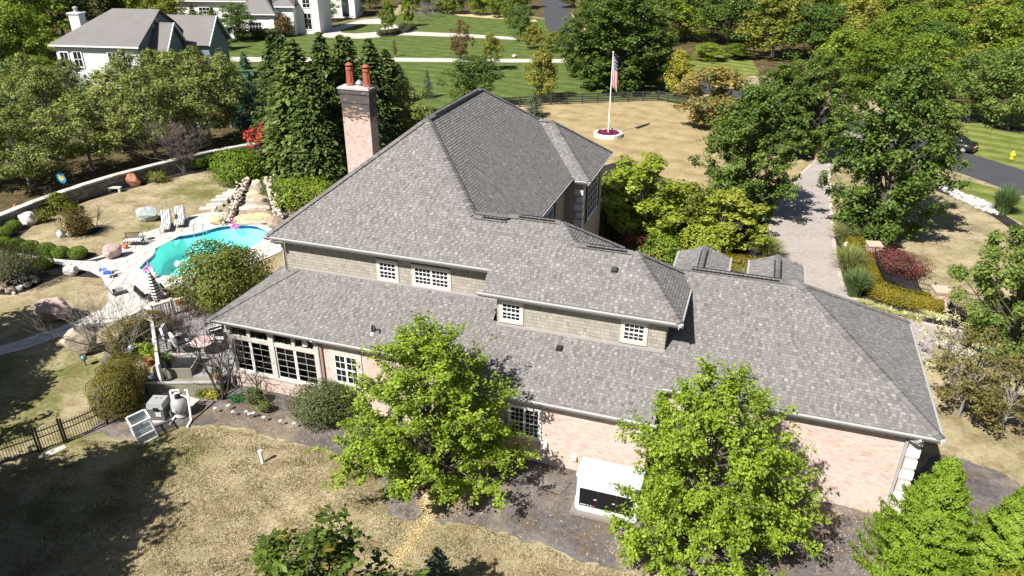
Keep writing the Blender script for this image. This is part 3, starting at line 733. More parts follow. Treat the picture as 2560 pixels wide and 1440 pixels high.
# windows on walls that face the garden (plane y)
def window(cx, z0, z1, wd, Y, cols, rows, units=1, trim=.13, m_t=m_trim, sill=True, gx=0):
    x0, x1 = cx - wd / 2, cx + wd / 2
    b = MB(); b.box(x0 - trim, x0, Y - .05, Y, z0 - trim, z1 + trim); b.box(x1, x1 + trim, Y - .05, Y, z0 - trim, z1 + trim); b.box(x0, x1, Y - .05, Y, z1, z1 + trim); b.box(x0, x1, Y - .055, Y, z0 - trim, z0)
    wo = part(b, 'window', m_t)
    b = MB(); b.box(x0 + .002, x1 - .002, Y - .014, Y - .008, z0 + .002, z1 - .002); part(b, 'glass', m_glass, parent=wo)
    uw = wd / units
    for u in range(units):
        a0 = x0 + u * uw; a1 = a0 + uw; b = MB(); f = .05
        b.box(a0, a0 + f, Y - .04, Y - .015, z0, z1); b.box(a1 - f, a1, Y - .04, Y - .015, z0, z1); b.box(a0 + f, a1 - f, Y - .04, Y - .015, z0, z0 + f * 1.6); b.box(a0 + f, a1 - f, Y - .04, Y - .015, z1 - f, z1)
        zm = (z0 + z1) / 2; b.box(a0 + f, a1 - f, Y - .045, Y - .015, zm - .03, zm + .03)
        for c in range(1, cols): xx = a0 + f + (uw - 2 * f) * c / cols; b.box(xx - .011, xx + .011, Y - .03, Y - .016, z0 + f, z1 - f)
        for h0, h1 in ((z0 + f * 1.6, zm - .03), (zm + .03, z1 - f)):
            for r in range(1, rows): zz = h0 + (h1 - h0) * r / rows; b.box(a0 + f, a1 - f, Y - .032, Y - .016, zz - .011, zz + .011)
        part(b, 'sash', m_white, parent=wo)
window(-15.96, 6.06, 6.97, .92, 28.95, 4, 2); window(-13.655, 6.06, 6.97, 1.78, 28.95, 4, 2, 2)
window(-9.285, 5.56, 6.43, .9, 27.85, 4, 2); window(-3.745, 5.56, 6.43, .92, 27.85, 4, 2)
window(-7.82, 1.3, 2.8, 1.34, 25.35, 3, 3, 2, .1, m_white); window(-17.08, 1.5, 3.1, 1.24, 26.2, 2, 2, 2, .26)
# board panel over that window
b = MB(); b.box(-17.86, -16.3, 26.155, 26.2, 3.37, 3.62); part(b, 'trim_board', m_trim)
# windows and shutters on the shaded right walls
m_shut = mat('dark_shutter', (.02, .03, .035), .5)
def side_window(X, y0, y1, z0, z1):
    b = MB(); t = .1; b.box(X, X + .05, y0 - t, y0, z0 - t, z1 + t); b.box(X, X + .05, y1, y1 + t, z0 - t, z1 + t); b.box(X, X + .05, y0, y1, z1, z1 + t); b.box(X, X + .06, y0, y1, z0 - t, z0)
    wo = part(b, 'window', m_white); b = MB(); b.box(X + .008, X + .014, y0, y1, z0, z1); part(b, 'glass', mat('sky_glass', (.03, .045, .06), .03, .1, 2, .9), parent=wo)
    b = MB()
    for i in range(1, 4): yy = y0 + (y1 - y0) * i / 4; b.box(X + .016, X + .04, yy - .015, yy + .015, z0, z1)
    for i in range(1, 5): zz = z0 + (z1 - z0) * i / 5; b.box(X + .016, X + .038, y0, y1, zz - .015, zz + .015)
    part(b, 'sash', m_white, parent=wo)
    for ya, yb in ((y0 - t - .5, y0 - t - .02), (y1 + t + .02, y1 + t + .5)):
        b = MB(); b.box(X, X + .05, ya, yb, z0 - .1, z1 + .1); part(b, 'shutter', m_shut, parent=wo)
side_window(-9.5, 43.6, 46.2, 4.6, 6.9); side_window(-10.6, 37.6, 39.2, 4.6, 6.8)

# downspouts
def downspout(pts, r=.055):
    b = MB(); b.tube(pts, r, 4); part(b, 'downspout', m_gut)
downspout([(7.55, 26.22, 4.3), (7.5, 26.3, 4.15), (7.25, 26.7, 3.95), (7.22, 26.72, .1)], .07)
downspout([(-21.9, 28.2, 7.6), (-21.75, 28.4, 7.4), (-21.72, 28.85, 7.2), (-21.72, 28.87, 5.75), (-21.85, 28.6, 5.62)], .075)
downspout([(-18.5, 25.65, 3.95), (-18.5, 25.8, 3.8), (-18.5, 26.12, 3.6), (-18.5, 26.13, .1)], .06)
b = MB(); b.box(-18.42, -18.3, 26.1, 26.16, 0, 3.9); part(b, 'trim_board', mat('downspout_red', (.3, .18, .15), .6))

# sunroom: glazed walls on a brick plinth, hollow inside
w_sun = wall('s', m_jointw, (-23.75, -18.62, 26.2, 26.45, 0, .86), (-23.75, -23.5, 26.46, 31, 0, .86))
Bg = []; clad(Bg, (0, 26.2, 0), X_, F, -23.75, -18.62, 0, .86, **BR); spread(Bg, 'brick', 'bricks', m_brick, w_sun, 0)
b = MB(); b.box(-23.8, -18.6, 26.12, 26.5, .86, .96); b.box(-23.8, -23.45, 26.51, 31, .86, .96); part(b, 'sill', m_trim, parent=w_sun)
posts = MB()
for x0, x1 in ((-23.8, -23.58), (-21.4, -21.1), (-18.8, -18.6)): posts.box(x0, x1, 26.18, 26.42, .96, 3.9)
posts.box(-23.57, -21.41, 26.2, 26.4, 2.82, 3.02); posts.box(-21.09, -18.81, 26.2, 26.4, 2.82, 3.02); posts.box(-23.57, -18.81, 26.2, 26.4, 3.7, 3.89)
for x in (-22.55, -19.97): posts.box(x - .09, x + .09, 26.21, 26.38, 3.021, 3.699)
for y in (28.6, 30.9): posts.box(-23.8, -23.56, y, y + .2, .96, 3.9)
posts.box(-23.78, -23.58, 26.43, 28.59, 2.82, 3.02); posts.box(-23.78, -23.58, 28.81, 30.89, 2.82, 3.02)
part(posts, 'window_post', m_trim, parent=w_sun)
a = N('clear_glass'); a.t.nodes.remove(a.p)
tr = a.n('ShaderNodeBsdfTransparent'); tr.inputs[0].default_value = (.5, .54, .54, 1); gl = a.n('ShaderNodeBsdfGlossy'); gl.inputs['Roughness'].default_value = .02
fr = a.n('ShaderNodeFresnel'); fr.inputs[0].default_value = 1.5; mx = a.n('ShaderNodeMixShader')
a.l(fr.outputs[0], mx.inputs[0]); a.l(tr.outputs[0], mx.inputs[1]); a.l(gl.outputs[0], mx.inputs[2]); a.l(mx.outputs[0], a.out.inputs[0]); m_clear = a.m
for x0, x1 in ((-23.57, -22.57), (-22.53, -21.41), (-21.09, -19.99), (-19.95, -18.81)):
    b = MB(); f = .05; Y = 26.25; z0, z1 = .97, 2.81
    b.box(x0, x0 + f, Y, Y + .06, z0, z1); b.box(x1 - f, x1, Y, Y + .06, z0, z1); b.box(x0 + f, x1 - f, Y, Y + .06, z0, z0 + f); b.box(x0 + f, x1 - f, Y, Y + .06, z1 - f, z1)
    so_ = part(b, 'window', m_white, parent=w_sun)
    b = MB(); xm = (x0 + x1) / 2
    b.box(xm - .011, xm + .011, Y + .02, Y + .035, z0 + f, z1 - f)
    for k in range(1, 5): zz = z0 + (z1 - z0) * k / 5; b.box(x0 + f, x1 - f, Y + .018, Y + .034, zz - .011, zz + .011)
    part(b, 'muntin', m_gut, parent=w_sun); b = MB()
    b.box(x0 + f, x1 - f, Y + .045, Y + .048, z0 + f, z1 - f)
    part(b, 'glass', m_clear, parent=w_sun)
b = MB(); b.box(-23.57, -22.65, 26.3, 26.303, 3.03, 3.69); b.box(-22.45, -21.41, 26.3, 26.303, 3.03, 3.69); b.box(-21.09, -20.07, 26.3, 26.303, 3.03, 3.69); b.box(-19.87, -18.81, 26.3, 26.303, 3.03, 3.69); b.box(-23.68, -23.677, 26.44, 30.9, .97, 2.81)
part(b, 'glass', m_clear, parent=w_sun)
b = MB(); b.box(-23.5, -18.62, 26.46, 30.9, .0, .1); b.box(-23.5, -18.62, 30.9, 31.0, 0, 3.9); b.box(-18.72, -18.62, 26.5, 30.89, .11, 3.9)
part(b, 'interior', mat('room_wall', (.25, .22, .2), .9), parent=w_sun)
# white pointed ornaments on the transom ledge, shelf and chairs within
m_orn = mat('white_ceramic', (.75, .75, .73), .4)
b = MB()
for x in (-23.2, -22.95, -22.2, -21.75, -20.75, -20.6, -20.25, -19.6, -19.1, -18.95): b.lathe([(.07, 0), (.05, .1), (.025, .18), (.012, random.uniform(.35, .5))], (x, 26.36, 3.03), 8)
b.lathe([(.05, 0), (.19, .12), (.2, .3), (.1, .42)], (-19.35, 26.4, 3.03), 10)
part(b, 'ledge_ornament', m_orn, parent=w_sun)
b = MB()
for x in (-22.6, -20.6, -19.6):
    b.box(x - .35, x + .35, 27.6, 28.2, .5, .58); b.box(x - .35, x + .35, 28.2, 28.28, .58, 1.3)
    for dx in (-.3, .3): b.box(x + dx - .03, x + dx + .03, 27.62, 28.2, .1, .5); b.box(x + dx - .04, x + dx + .04, 27.6, 28.2, .75, .8)
b.box(-21.8, -21.0, 27.4, 28.4, .7, .76); b.box(-21.45, -21.35, 27.85, 27.95, .1, .7)
part(b, 'indoor_furniture', m_orn, parent=w_sun)
b = MB(); b.lathe([(.05, 0), (.2, .1), (.24, .25), (.18, .42), (.05, .5)], (-20.05, 27.3, 1.0), 10); b.box(-20.4, -19.7, 27.0, 27.6, .1, 1.0); part(b, 'red_lamp', mat('dull_red', (.4, .06, .05), .5), parent=w_sun)

# chimney
cx0, cx1, cy0, cy1 = -22.5, -20.77, 37.0, 37.85
b = MB(); b.box(cx0, cx1, cy0, cy1, 0, 12.45); b.box(cx0 - .04, cx1 + .04, cy0 - .04, cy1 + .04, 12.45, 12.95); b.box(cx0 - .09, cx1 + .09, cy0 - .09, cy1 + .09, 12.95, 13.2)
chim = part(b, 'chimney', m_jointw)
def ct(u, z):
    s = min(1.35, max(0, (z - 10.9) / 1.1)) * random.uniform(.45, 1.1); t = bt_(u, z) * .95 - .04
    return max(.03, t - .75 * s) if s > .3 else t
BR2 = dict(BR); BR2['tone'] = ct
Bg = []; clad(Bg, (0, cy0, 0), X_, F, cx0, cx1, 6.5, 12.45, **BR2); clad(Bg, (0, cy0 - .04, 0), X_, F, cx0 - .04, cx1 + .04, 12.45, 12.95, **BR2); clad(Bg, (0, cy0 - .09, 0), X_, F, cx0 - .09, cx1 + .09, 12.95, 13.2, **BR2)
clad(Bg, (cx1, 0, 0), Y_, (1, 0, 0), cy0, cy1, 7, 12.45, **BR2); clad(Bg, (cx1 + .04, 0, 0), Y_, (1, 0, 0), cy0 - .04, cy1 + .04, 12.45, 12.95, **BR2); clad(Bg, (cx1 + .09, 0, 0), Y_, (1, 0, 0), cy0 - .09, cy1 + .09, 12.95, 13.2, **BR2)
spread(Bg, 'brick', 'bricks', m_brick, chim, 300)
b = MB(); b.box(cx0 - .14, cx1 + .14, cy0 - .14, cy1 + .14, 13.2, 13.29); b.v[4:8] = [(x * .97 + -21.635 * .03, y, z) for x, y, z in b.v[4:8]]; b.box(cx0 - .02, cx1 + .02, cy0 - .02, cy1 + .02, 13.29, 13.34)
part(b, 'chimney_cap', mat('cap_concrete', (.38, .37, .35), .9, .25, 3), parent=chim)
m_clay = mat('terracotta', (.3, .085, .05), .8, .2, 6)
for x, h in ((-22.05, 1.0), (-21.0, .95)):
    pot = MB(); pot.lathe([(.25, 0), (.25, .1), (.2, .13), (.18, h - .16), (.22, h - .13), (.22, h - .05), (.19, h)], (x, 37.42, 13.34), 8)
    po = part(pot, 'chimney_pot', m_clay, parent=chim)
    for k in range(8):
        an = (k + .5) * math.pi / 4; pot = MB(); pot.bar((x + .19 * math.cos(an), 37.42 + .19 * math.sin(an), 13.5), (x + .175 * math.cos(an), 37.42 + .175 * math.sin(an), 13.34 + h - .18), .05, .02); part(pot, 'pot_rib', m_clay, parent=chim)
    pot = MB(); pot.lathe([(.16, h - .02), (.16, h + .09)], (x, 37.42, 13.34), 8); part(pot, 'pot_throat', m_black, parent=chim)
    pot = MB(); pot.lathe([(.23, h + .09), (.21, h + .14), (.1, h + .22), (.02, h + .24)], (x, 37.42, 13.34), 12); part(pot, 'pot_lid', m_clay, True, parent=chim)
b = MB(); b.lathe([(.16, 0), (.16, .15), (.23, .15), (.2, .2), (.03, .33), (.01, .34)], (-21.5, 37.42, 13.34), 14); part(b, 'flue_cap', mat('zinc', (.5, .52, .55), .35, .1, 4, .5, .6), parent=chim)

# roof vents
def hood(x, y, f, s):
    z = f(x, y)[2]; b = MB(); M = Matrix.Translation((x, y, z)) @ Matrix.Rotation(math.atan(s), 4, 'X')
    b.box(-.15, .15, -.14, .14, .02, .05, M); b.box(-.11, .11, -.1, .1, .05, .17, M); part(b, 'roof_vent', m_black, parent=roof)
hood(-6.83, 27.2, p2, S2); hood(-4.96, 28.97, p1, S1)
z = p2(-15.6, 26.4)[2]
b = MB(); b.tube([(-15.6, 26.4, z), (-15.6, 26.4, z + .35), (-15.55, 26.36, z + .46), (-15.45, 26.3, z + .48), (-15.38, 26.26, z + .38), (-15.37, 26.25, z + .3)], .05, 8); part(b, 'vent_pipe', m_black, True, parent=roof)
b = MB(); b.lathe([(.16, -.06), (.13, .03), (.06, .1)], (-15.6, 26.4, z), 10, 1, 1); part(b, 'vent_boot', m_gut, parent=roof)

# garage gables at the rear
for xc in (-1.63, 1.9):
    zr, ze, y0, y1 = 6.82, 6.33, 32.0, 36.4
    b = MB()
    for sgn in (-1, 1): b.slab([(xc, y0 - .5, zr), (xc, y1, zr), (xc + sgn * 1.27, y1, ze), (xc + sgn * 1.27, y0 - .5 , ze)], .1)
    do = part(b, 'dormer', m_deck)
    PIECES = []
    for sgn in (-1, 1):
        s = (zr - ze) / 1.27; shingle((xc + sgn * 1.27, 0, ze), (0, 1, 0), (-sgn, 0, 0), s, [(32.6, 0), (y1, 0), (y1, 1.27), (32.6, 1.27)])
    b = MB()
    for d, c, t in PIECES: emit(b, c, t)
    part(b, 'shingles', m_shing, parent=do)['kind'] = 'stuff'
    CAPS = MB(); caps((xc, 32.6, zr), (xc, y1, zr), .16, .17, .35); part(CAPS, 'ridge_caps', m_shing, parent=do)['kind'] = 'stuff'
    b = MB(); b.bar((xc, 33.6, zr), (xc, 35.7, zr), .34, .05); part(b, 'ridge_vent', m_black, parent=do)
    for sgn in (-1, 1):
        b = MB(); b.bar((xc + sgn * 1.33, 32.4, ze - .03), (xc + sgn * 1.33, y1, ze - .03), .1, .1); part(b, 'gutter', m_gut, parent=do)
    b = MB(); b.slab([(xc - 1.2, y1 - .15, 4), (xc + 1.2, y1 - .15, 4), (xc + 1.2, y1 - .15, ze), (xc, y1 - .15, zr - .12), (xc - 1.2, y1 - .15, ze)], .1, (0, -1, 0)); part(b, 'wall', m_shake, parent=do)
# utility boxes on the brick wall
b = MB(); b.box(-5.62, -5.4, 25.22, 25.335, .62, .84); part(b, 'utility_box', m_white, parent=w_mid)
b = MB(); b.box(-7.0, -6.75, 25.2, 25.335, .9, 1.25); part(b, 'utility_box', m_white, parent=w_mid)
off = house.matrix_world.inverted() if False else Matrix.Translation((8, -30, 0))
for o, p in HOME:
    o.parent = p or house
    o.matrix_parent_inverse = (off if p is None else Matrix.Identity(4))
for o, p in HOME:                          # sub-parts keep world positions: their parents sit at the origin of the world
    if p is not None and p.location.length > 1e-6: o.matrix_parent_inverse = Matrix.Translation(-p.location)
# ------------------------------------------------------------------ vegetation builders
def leaf_quads(C, Nrm, size, rng, aspect=.6, fold=.25, spin=None):
    """one folded leaf (two triangles along the midrib) per centre; returns verts, faces"""
    n = len(C); Nrm = Nrm / (np.linalg.norm(Nrm, axis=1, keepdims=True) + 1e-9)
    r = rng.normal(size=(n, 3)) if spin is None else spin + rng.normal(size=(n, 3)) * .35
    T = r - Nrm * np.sum(r * Nrm, 1, keepdims=True); T /= np.linalg.norm(T, axis=1, keepdims=True) + 1e-9
    B = np.cross(Nrm, T); s = (size if hasattr(size, '__len__') else np.full(n, size))[:, None]
    a = C - T * s * .5; b = C + B * s * aspect * .5 + Nrm * s * fold * .3; c = C + T * s * .5; d = C - B * s * aspect * .5 + Nrm * s * fold * .3
    V = np.stack([a, b, c, d], 1).reshape(-1, 3); i = np.arange(n)[:, None] * 4
    F = np.concatenate([i + np.array([[0, 1, 2]]), i + np.array([[0, 2, 3]])], 1).reshape(-1, 3)
    return V, F
def unit(v): return v / (np.linalg.norm(v, axis=1, keepdims=True) + 1e-9)
def crown_pts(rng, n, clumps, crad, flat=.75):
    """leaf positions and outward normals over a set of clump centres"""
    k = rng.integers(0, len(clumps), n); d = unit(rng.normal(size=(n, 3))); d[:, 2] *= flat
    r = crad[k] * rng.random(n) ** .42
    P = clumps[k] + d * r[:, None]; return P, d
def deciduous(name, h=10., r=4., base=.2, leaf=.3, n=9000, nclump=90, seed=1, m=None, bark=None, shape='round', airy=1.0, droop=0.0, limbs=26, lob=1.0):
    rng = np.random.default_rng(seed); z0 = h * base; hc = h - z0; cl = []
    tries = 0
    while len(cl) < nclump and tries < 6000:
        tries += 1
        t = rng.random(); a = rng.random() * 2 * np.pi
        if shape == 'round': pr = math.sqrt(max(0, 1 - (2 * t - .92) ** 2 / 1.17))
        elif shape == 'oval': pr = math.sin(math.pi * min(1, t * .9 + .12)) ** .7
        elif shape == 'cone': pr = (1 - t) ** .75 * min(1, .45 + t * 3)
        else: pr = min(1, .55 + t * 1.5) * math.sqrt(max(0, 1 - t ** 2.6))
        pr *= 1 + lob * (.22 * math.sin(a * 2 + seed) + .2 * math.sin(a * 5 + seed * 1.7 + t * 5) + .2 * math.sin(t * 13 + a * 3))
        q = rng.random() ** .38
        p = np.array([math.cos(a) * pr * r * q * .86, math.sin(a) * pr * r * q * .86, z0 + hc * (t * .93 + .02) - droop * q * pr])
        if all(np.sum((p - c) ** 2) > (r * .13) ** 2 for c in cl): cl.append(p)
    cl = np.array(cl); cr = rng.uniform(.15, .27, len(cl)) * r * airy
    P, d = crown_pts(rng, n, cl, cr)
    up = d * .8 + np.array([0, 0, .75]) + rng.normal(size=(n, 3)) * .45
    V, F = leaf_quads(P, up, rng.uniform(.5, 1.5, n) * leaf, rng)
    crown = fastmesh(name + '_crown', V, F, m)
    b = MB(); rt = max(.06, h * .017); lean = rng.normal(size=2) * .02 * h; top = np.array([lean[0], lean[1], z0 + hc * .75])
    b.tube([(0, 0, -.05), (0, 0, .15 * rt), (lean[0] * .2, lean[1] * .2, z0 * .8), tuple(top * np.array([.6, .6, .55])), tuple(top)], [rt * 1.5, rt * 1.05, rt * .85, rt * .5, .03], 8)
    for i in rng.permutation(len(cl))[:limbs]:
        e = cl[i]; t = min(.9, max(.12, (e[2] - z0) / hc * .7)); s = np.array([lean[0] * t, lean[1] * t, z0 * .75 + (top[2] - z0 * .75) * t * .8])
        mid = (s * .55 + e * .45) + np.array([0, 0, -.03 * h * rng.random()]); b.tube([tuple(s), tuple(mid), tuple(e)], [rt * .42, rt * .25, .015], 5)
    return crown, b.mesh(name + '_trunk', bark or m_bark)
def branched(name, h=8., r=4., base=.1, leaf=.13, limbs=70, twig=11, per=42, seed=1, m=None, bark=None, shape='round', jit=.11, gap=.25):
    """broadleaf tree grown limb by limb: leaves sit in sprays along the side twigs of each limb"""
    rng = np.random.default_rng(seed); z0 = h * base; hc = h - z0; b = MB(); C = []; D = []; rt = max(.06, h * .017)
    lean = rng.normal(size=2) * .015 * h; b.tube([(0, 0, -.05), (0, 0, .2 * rt), (lean[0], lean[1], h * .45), (lean[0] * 1.5, lean[1] * 1.5, h * .93)], [rt * 1.5, rt, rt * .6, .02], 8)
    for i in range(limbs):
        t = ((i + rng.random()) / limbs) ** .95; a = i * 2.39996 + rng.normal() * .35
        pr = {'round': math.sqrt(max(0.02, 1 - (2 * t - .85) ** 2 / 1.4)), 'oval': math.sin(math.pi * min(.97, t * .82 + .16)) ** .75, 'dome': math.sqrt(max(.01, 1 - t ** 1.5)) * (.86 + .14 * min(1, t * 5))}[shape]
        R = r * pr * rng.uniform(.7, 1.12); ze = z0 + hc * (t * .97 + .03) + rng.normal() * .02 * h; zs = max(z0 * .7, ze - R * rng.uniform(.35, .75) - .1 * h * t)
        s0 = np.array([lean[0] * zs / h, lean[1] * zs / h, zs]); e = np.array([math.cos(a) * R, math.sin(a) * R, ze - .12 * R * (1 - t)]); mid = (s0 + e) / 2 + np.array([0, 0, .14 * R]) + rng.normal(size=3) * .05 * R
        L = np.linalg.norm(e - s0); q = rt * .42 * min(1, L / r + .15); b.tube([tuple(s0), tuple(mid), tuple(e)], [q, q * .55, .012], 5)
        for k in range(max(4, int(twig * (.35 + .65 * R / r)))):
            u = rng.uniform(gap, 1.0) ** .8; p = (1 - u) ** 2 * s0 + 2 * u * (1 - u) * mid + u * u * e; dl = (e - s0) / (L + 1e-6)
            d = dl * .7 + rng.normal(size=3) * .62 + np.array([0, 0, .22]); d /= np.linalg.norm(d); l = r * rng.uniform(.12, .3) * (1.15 - .35 * u)
            if k % 3 == 0: b.tube([tuple(p), tuple(p + d * l)], [.014, .006], 3, False)
            n = int(per * rng.uniform(.6, 1.35)); v = rng.random(n) ** .7
            C.append(p[None] + d[None] * (l * v)[:, None] + rng.normal(size=(n, 3)) * jit * np.array([1, 1, .75])); D.append(np.tile(d * .5 + np.array([0, 0, .85]), (n, 1)))
    C = np.concatenate(C); D = np.concatenate(D); n = len(C)
    C[:, 2] = np.maximum(C[:, 2], .25)
    V, F = leaf_quads(C, D + rng.normal(size=(n, 3)) * .5, rng.uniform(.5, 1.5, n) * leaf, rng)
    print(name, n); return fastmesh(name + '_crown', V, F, m), b.mesh(name + '_trunk', bark or m_bark)
def conifer(name, h=12., r=3., leaf=.32, seed=1, m=None, rows=46, per=20, droop=.35, dens=9, gap=.25):
    """tiers of drooping boughs, each a row of needle sprays"""
    rng = np.random.default_rng(seed); C = []; Nn = []; T = []
    for i in range(rows):
        t = (i + rng.random()) / rows; z = h * (.03 + .96 * t); L = r * (1 - t) ** .82 + .12
        for j in range(max(5, int(per * (1 - t * .65)))):
            a = rng.random() * 2 * np.pi; l = L * rng.uniform(.62, 1.12); k = max(3, int(dens * l / r) + 2)
            s = np.linspace(.28, 1, k); o = np.array([math.cos(a), math.sin(a), 0]); sd = np.array([-o[1], o[0], 0])
            zz = z - droop * l * (s ** 1.6) + .12 * l * s ** 4
            p = o[None] * (l * s)[:, None] + sd[None] * rng.normal(size=(k, 1)) * .13 * l * s[:, None]; p[:, 2] = zz + rng.normal(size=k) * .05
            C.append(p); Nn.append(np.tile([0, 0, 1.], (k, 1)) + o * .35 + rng.normal(size=(k, 3)) * .45); T.append(np.tile(o + np.array([0, 0, -droop * .9]), (k, 1)))
    C = np.concatenate(C); Nn = np.concatenate(Nn); T = np.concatenate(T)
    V, F = leaf_quads(C, Nn, rng.uniform(.7, 1.35, len(C)) * leaf, rng, .5, .35, T)
    b = MB(); b.tube([(0, 0, -.05), (0, 0, h * .5), (0, 0, h * .96)], [h * .014, h * .008, .02], 7)
    return fastmesh(name + '_crown', V, F, m), b.mesh(name + '_trunk', m_bark)
def plume(name, h=4.6, r=1.9, n=14000, leaf=.2, seed=1, m=None, power=.8, low=.1):
    """arborvitae: upswept feathery fans over a broad cone"""
    rng = np.random.default_rng(seed); nt = 330; ta = rng.random(nt) ** 1.25; aa = rng.random(nt) * 6.283
    tips = []
    for t, a in zip(ta, aa):
        R = r * ((1 - t) ** power) * (1 + .14 * math.sin(a * 3 + seed) + .1 * math.sin(a * 7 + t * 9)) + .06; tips.append((R * math.cos(a), R * math.sin(a), h * (low + (1 - low) * t * .96)))
    tips = np.array(tips) * np.c_[rng.uniform(.82, 1.14, nt), np.ones(nt), np.ones(nt)][:, [0, 0, 1]]; k = rng.integers(0, nt, n); s = rng.random(n) ** .6
    ax = tips * np.array([.35, .35, 1]); ax[:, 2] -= .22 * h * (1 - ta) + .1
    o = tips - ax; P = ax[k] + o[k] * (s * 1.06)[:, None]; sp = (.03 + .13 * (1 - s * .85)) * r * .75
    P += rng.normal(size=(n, 3)) * sp[:, None] * np.array([.6, .6, .45])
    P[:, 2] = np.maximum(P[:, 2], .04)
    out = unit(P * np.array([1, 1, .15])); Nn = out + rng.normal(size=(n, 3)) * .55; T = unit(o)[k] * .8 + out * .5 + np.array([0, 0, .3])
    V, F = leaf_quads(P, Nn, rng.uniform(.6, 1.35, n) * leaf, rng, .42, .3, T)
    b = MB(); b.tube([(0, 0, -.05), (0, 0, h * .85)], [.1, .02], 6)
    return fastmesh(name + '_crown', V, F, m), b.mesh(name + '_trunk', m_bark)
def shrub(name, rx, ry, h, n=2500, leaf=.07, seed=1, m=None, lump=.1, box=2.0, fuzz=.06, core=True):
    """clipped or natural shrub: a leafy shell of superellipsoid shape over a dense core"""
    rng = np.random.default_rng(seed); d = unit(rng.normal(size=(n, 3))); d[:, 2] = np.where(d[:, 2] < -.75, -d[:, 2], d[:, 2])
    k = (np.abs(d[:, 0]) ** box + np.abs(d[:, 1]) ** box + np.abs(d[:, 2]) ** box) ** (-1 / box)
    ph = rng.random(6) * 6.28
    lum = 1 + lump * (np.sin(d[:, 0] * 5 + ph[0]) * np.sin(d[:, 1] * 5 + ph[1]) + .7 * np.sin(d[:, 2] * 6 + d[:, 0] * 4 + ph[2]) + .5 * np.sin(d[:, 1] * 11 + ph[3]))
    rr = k * lum * (1 - fuzz * 2.2 * rng.random(n) ** 1.5 + fuzz * .6 * rng.random(n))
    P = d * rr[:, None] * np.array([rx, ry, h / 2]); P[:, 2] += h / 2; P[:, 2] = np.maximum(P[:, 2], .03)
    Nn = d + rng.normal(size=(n, 3)) * .5 + np.array([0, 0, .25])
    V, F = leaf_quads(P, Nn, rng.uniform(.7, 1.3, n) * leaf, rng, .6)
    me = fastmesh(name + '_foliage', V, F, m)
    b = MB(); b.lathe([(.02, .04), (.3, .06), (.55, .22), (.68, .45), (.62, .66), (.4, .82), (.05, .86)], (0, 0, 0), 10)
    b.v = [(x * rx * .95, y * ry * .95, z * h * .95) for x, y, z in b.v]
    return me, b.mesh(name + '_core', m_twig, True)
def tuft(name, h, r, n, m, seed=1, wdt=.02, lean=.7):
    """fountain of arching grass blades"""
    rng = np.random.default_rng(seed); V = []; F = []
    for i in range(n):
        a = rng.random() * 6.283; l = h * rng.uniform(.65, 1.1); o = np.array([math.cos(a), math.sin(a)]); q = rng.random() ** .6 * r; b0 = o * rng.random() * r * .25
        tw = rng.normal() * .8; sx = np.array([-math.sin(a + tw), math.cos(a + tw)]) * wdt * rng.uniform(.6, 1.3); k = len(V)
        for s in (0, .4, .75, 1):
            p = b0 + o * q * s ** 1.9 * lean * 1.3; z = l * (s - .42 * (q / r) * s ** 2.6); e = sx * (1 - s * .85)
            V += [(p[0] - e[0], p[1] - e[1], z), (p[0] + e[0], p[1] + e[1], z)]
        F += [(k + j, k + j + 1, k + j + 3, k + j + 2) for j in (0, 2, 4)]
    return fastmesh(name, np.array(V), np.array(F), m)
def twigs(b, p, d, L, rad, depth, rng, spread=.55, up=.15):
    """recursive bare branching"""
    p = np.array(p, float); d = d / np.linalg.norm(d); q = p + d * L * .5 + rng.normal(size=3) * L * .06; e = q + (d + rng.normal(size=3) * .18) * L * .5
    b.tube([tuple(p), tuple(q), tuple(e)], [rad, rad * .8, rad * .62], 5 if depth > 2 else 3, False)
    if depth == 0: return
    for k in range(3 if depth > 1 else 2 + int(rng.random() < .6)):
        nd = d + rng.normal(size=3) * spread + np.array([0, 0, up]); s = e if k < 2 else q
        twigs(b, s, nd, L * rng.uniform(.58, .82), rad * rng.uniform(.5, .64), depth - 1, rng, spread, up)
def bare(name, h, stems, depth, seed, m, rad=.05, out=.45, spread=.5):
    rng = np.random.default_rng(seed); b = MB()
    for k in range(stems):
        a = 6.283 * (k + rng.random() * .5) / stems; twigs(b, (math.cos(a) * .06, math.sin(a) * .06, -.03), np.array([math.cos(a) * out, math.sin(a) * out, 1.]), h * .36, rad * rng.uniform(.7, 1.1), depth, rng, spread)
    return b.mesh(name, m)
m_bark = mat('bark', (.09, .075, .06), .95, .3, 8, bump=.6, bscale=14)
m_bark2 = mat('grey_bark', (.2, .185, .17), .95, .3, 8, bump=.4, bscale=14)
m_twig = mat('shaded_core', (.035, .035, .015), 1.0, .3, 8)  # solid shrub cores: dark tone paints the shade inside the foliage
L_LIME = leafmat('lime_leaves', [(0.0600, 0.0952, 0.0080), (0.1440, 0.2128, 0.0160), (0.2400, 0.3360, 0.0300), (0.3480, 0.4032, 0.0500)], .3, objv=.0, patch=(.72, (.36, .34, .05)))
L_OAK = leafmat('oak_leaves', [(0.0364, 0.0694, 0.0120), (0.0771, 0.1329, 0.0204), (0.1362, 0.1941, 0.0340), (0.2269, 0.2553, 0.0578)], .25)
L_OLIVE = leafmat('olive_leaves', [(0.0664, 0.0952, 0.0220), (0.1326, 0.1697, 0.0367), (0.2211, 0.2491, 0.0623), (0.3538, 0.3623, 0.1101)], .25, patch=(.68, (.2, .13, .045)))
L_MAPLE = leafmat('green_leaves', [(0.0528, 0.0980, 0.0080), (0.1161, 0.1782, 0.0161), (0.1899, 0.2585, 0.0267), (0.2954, 0.3386, 0.0401)], .3)
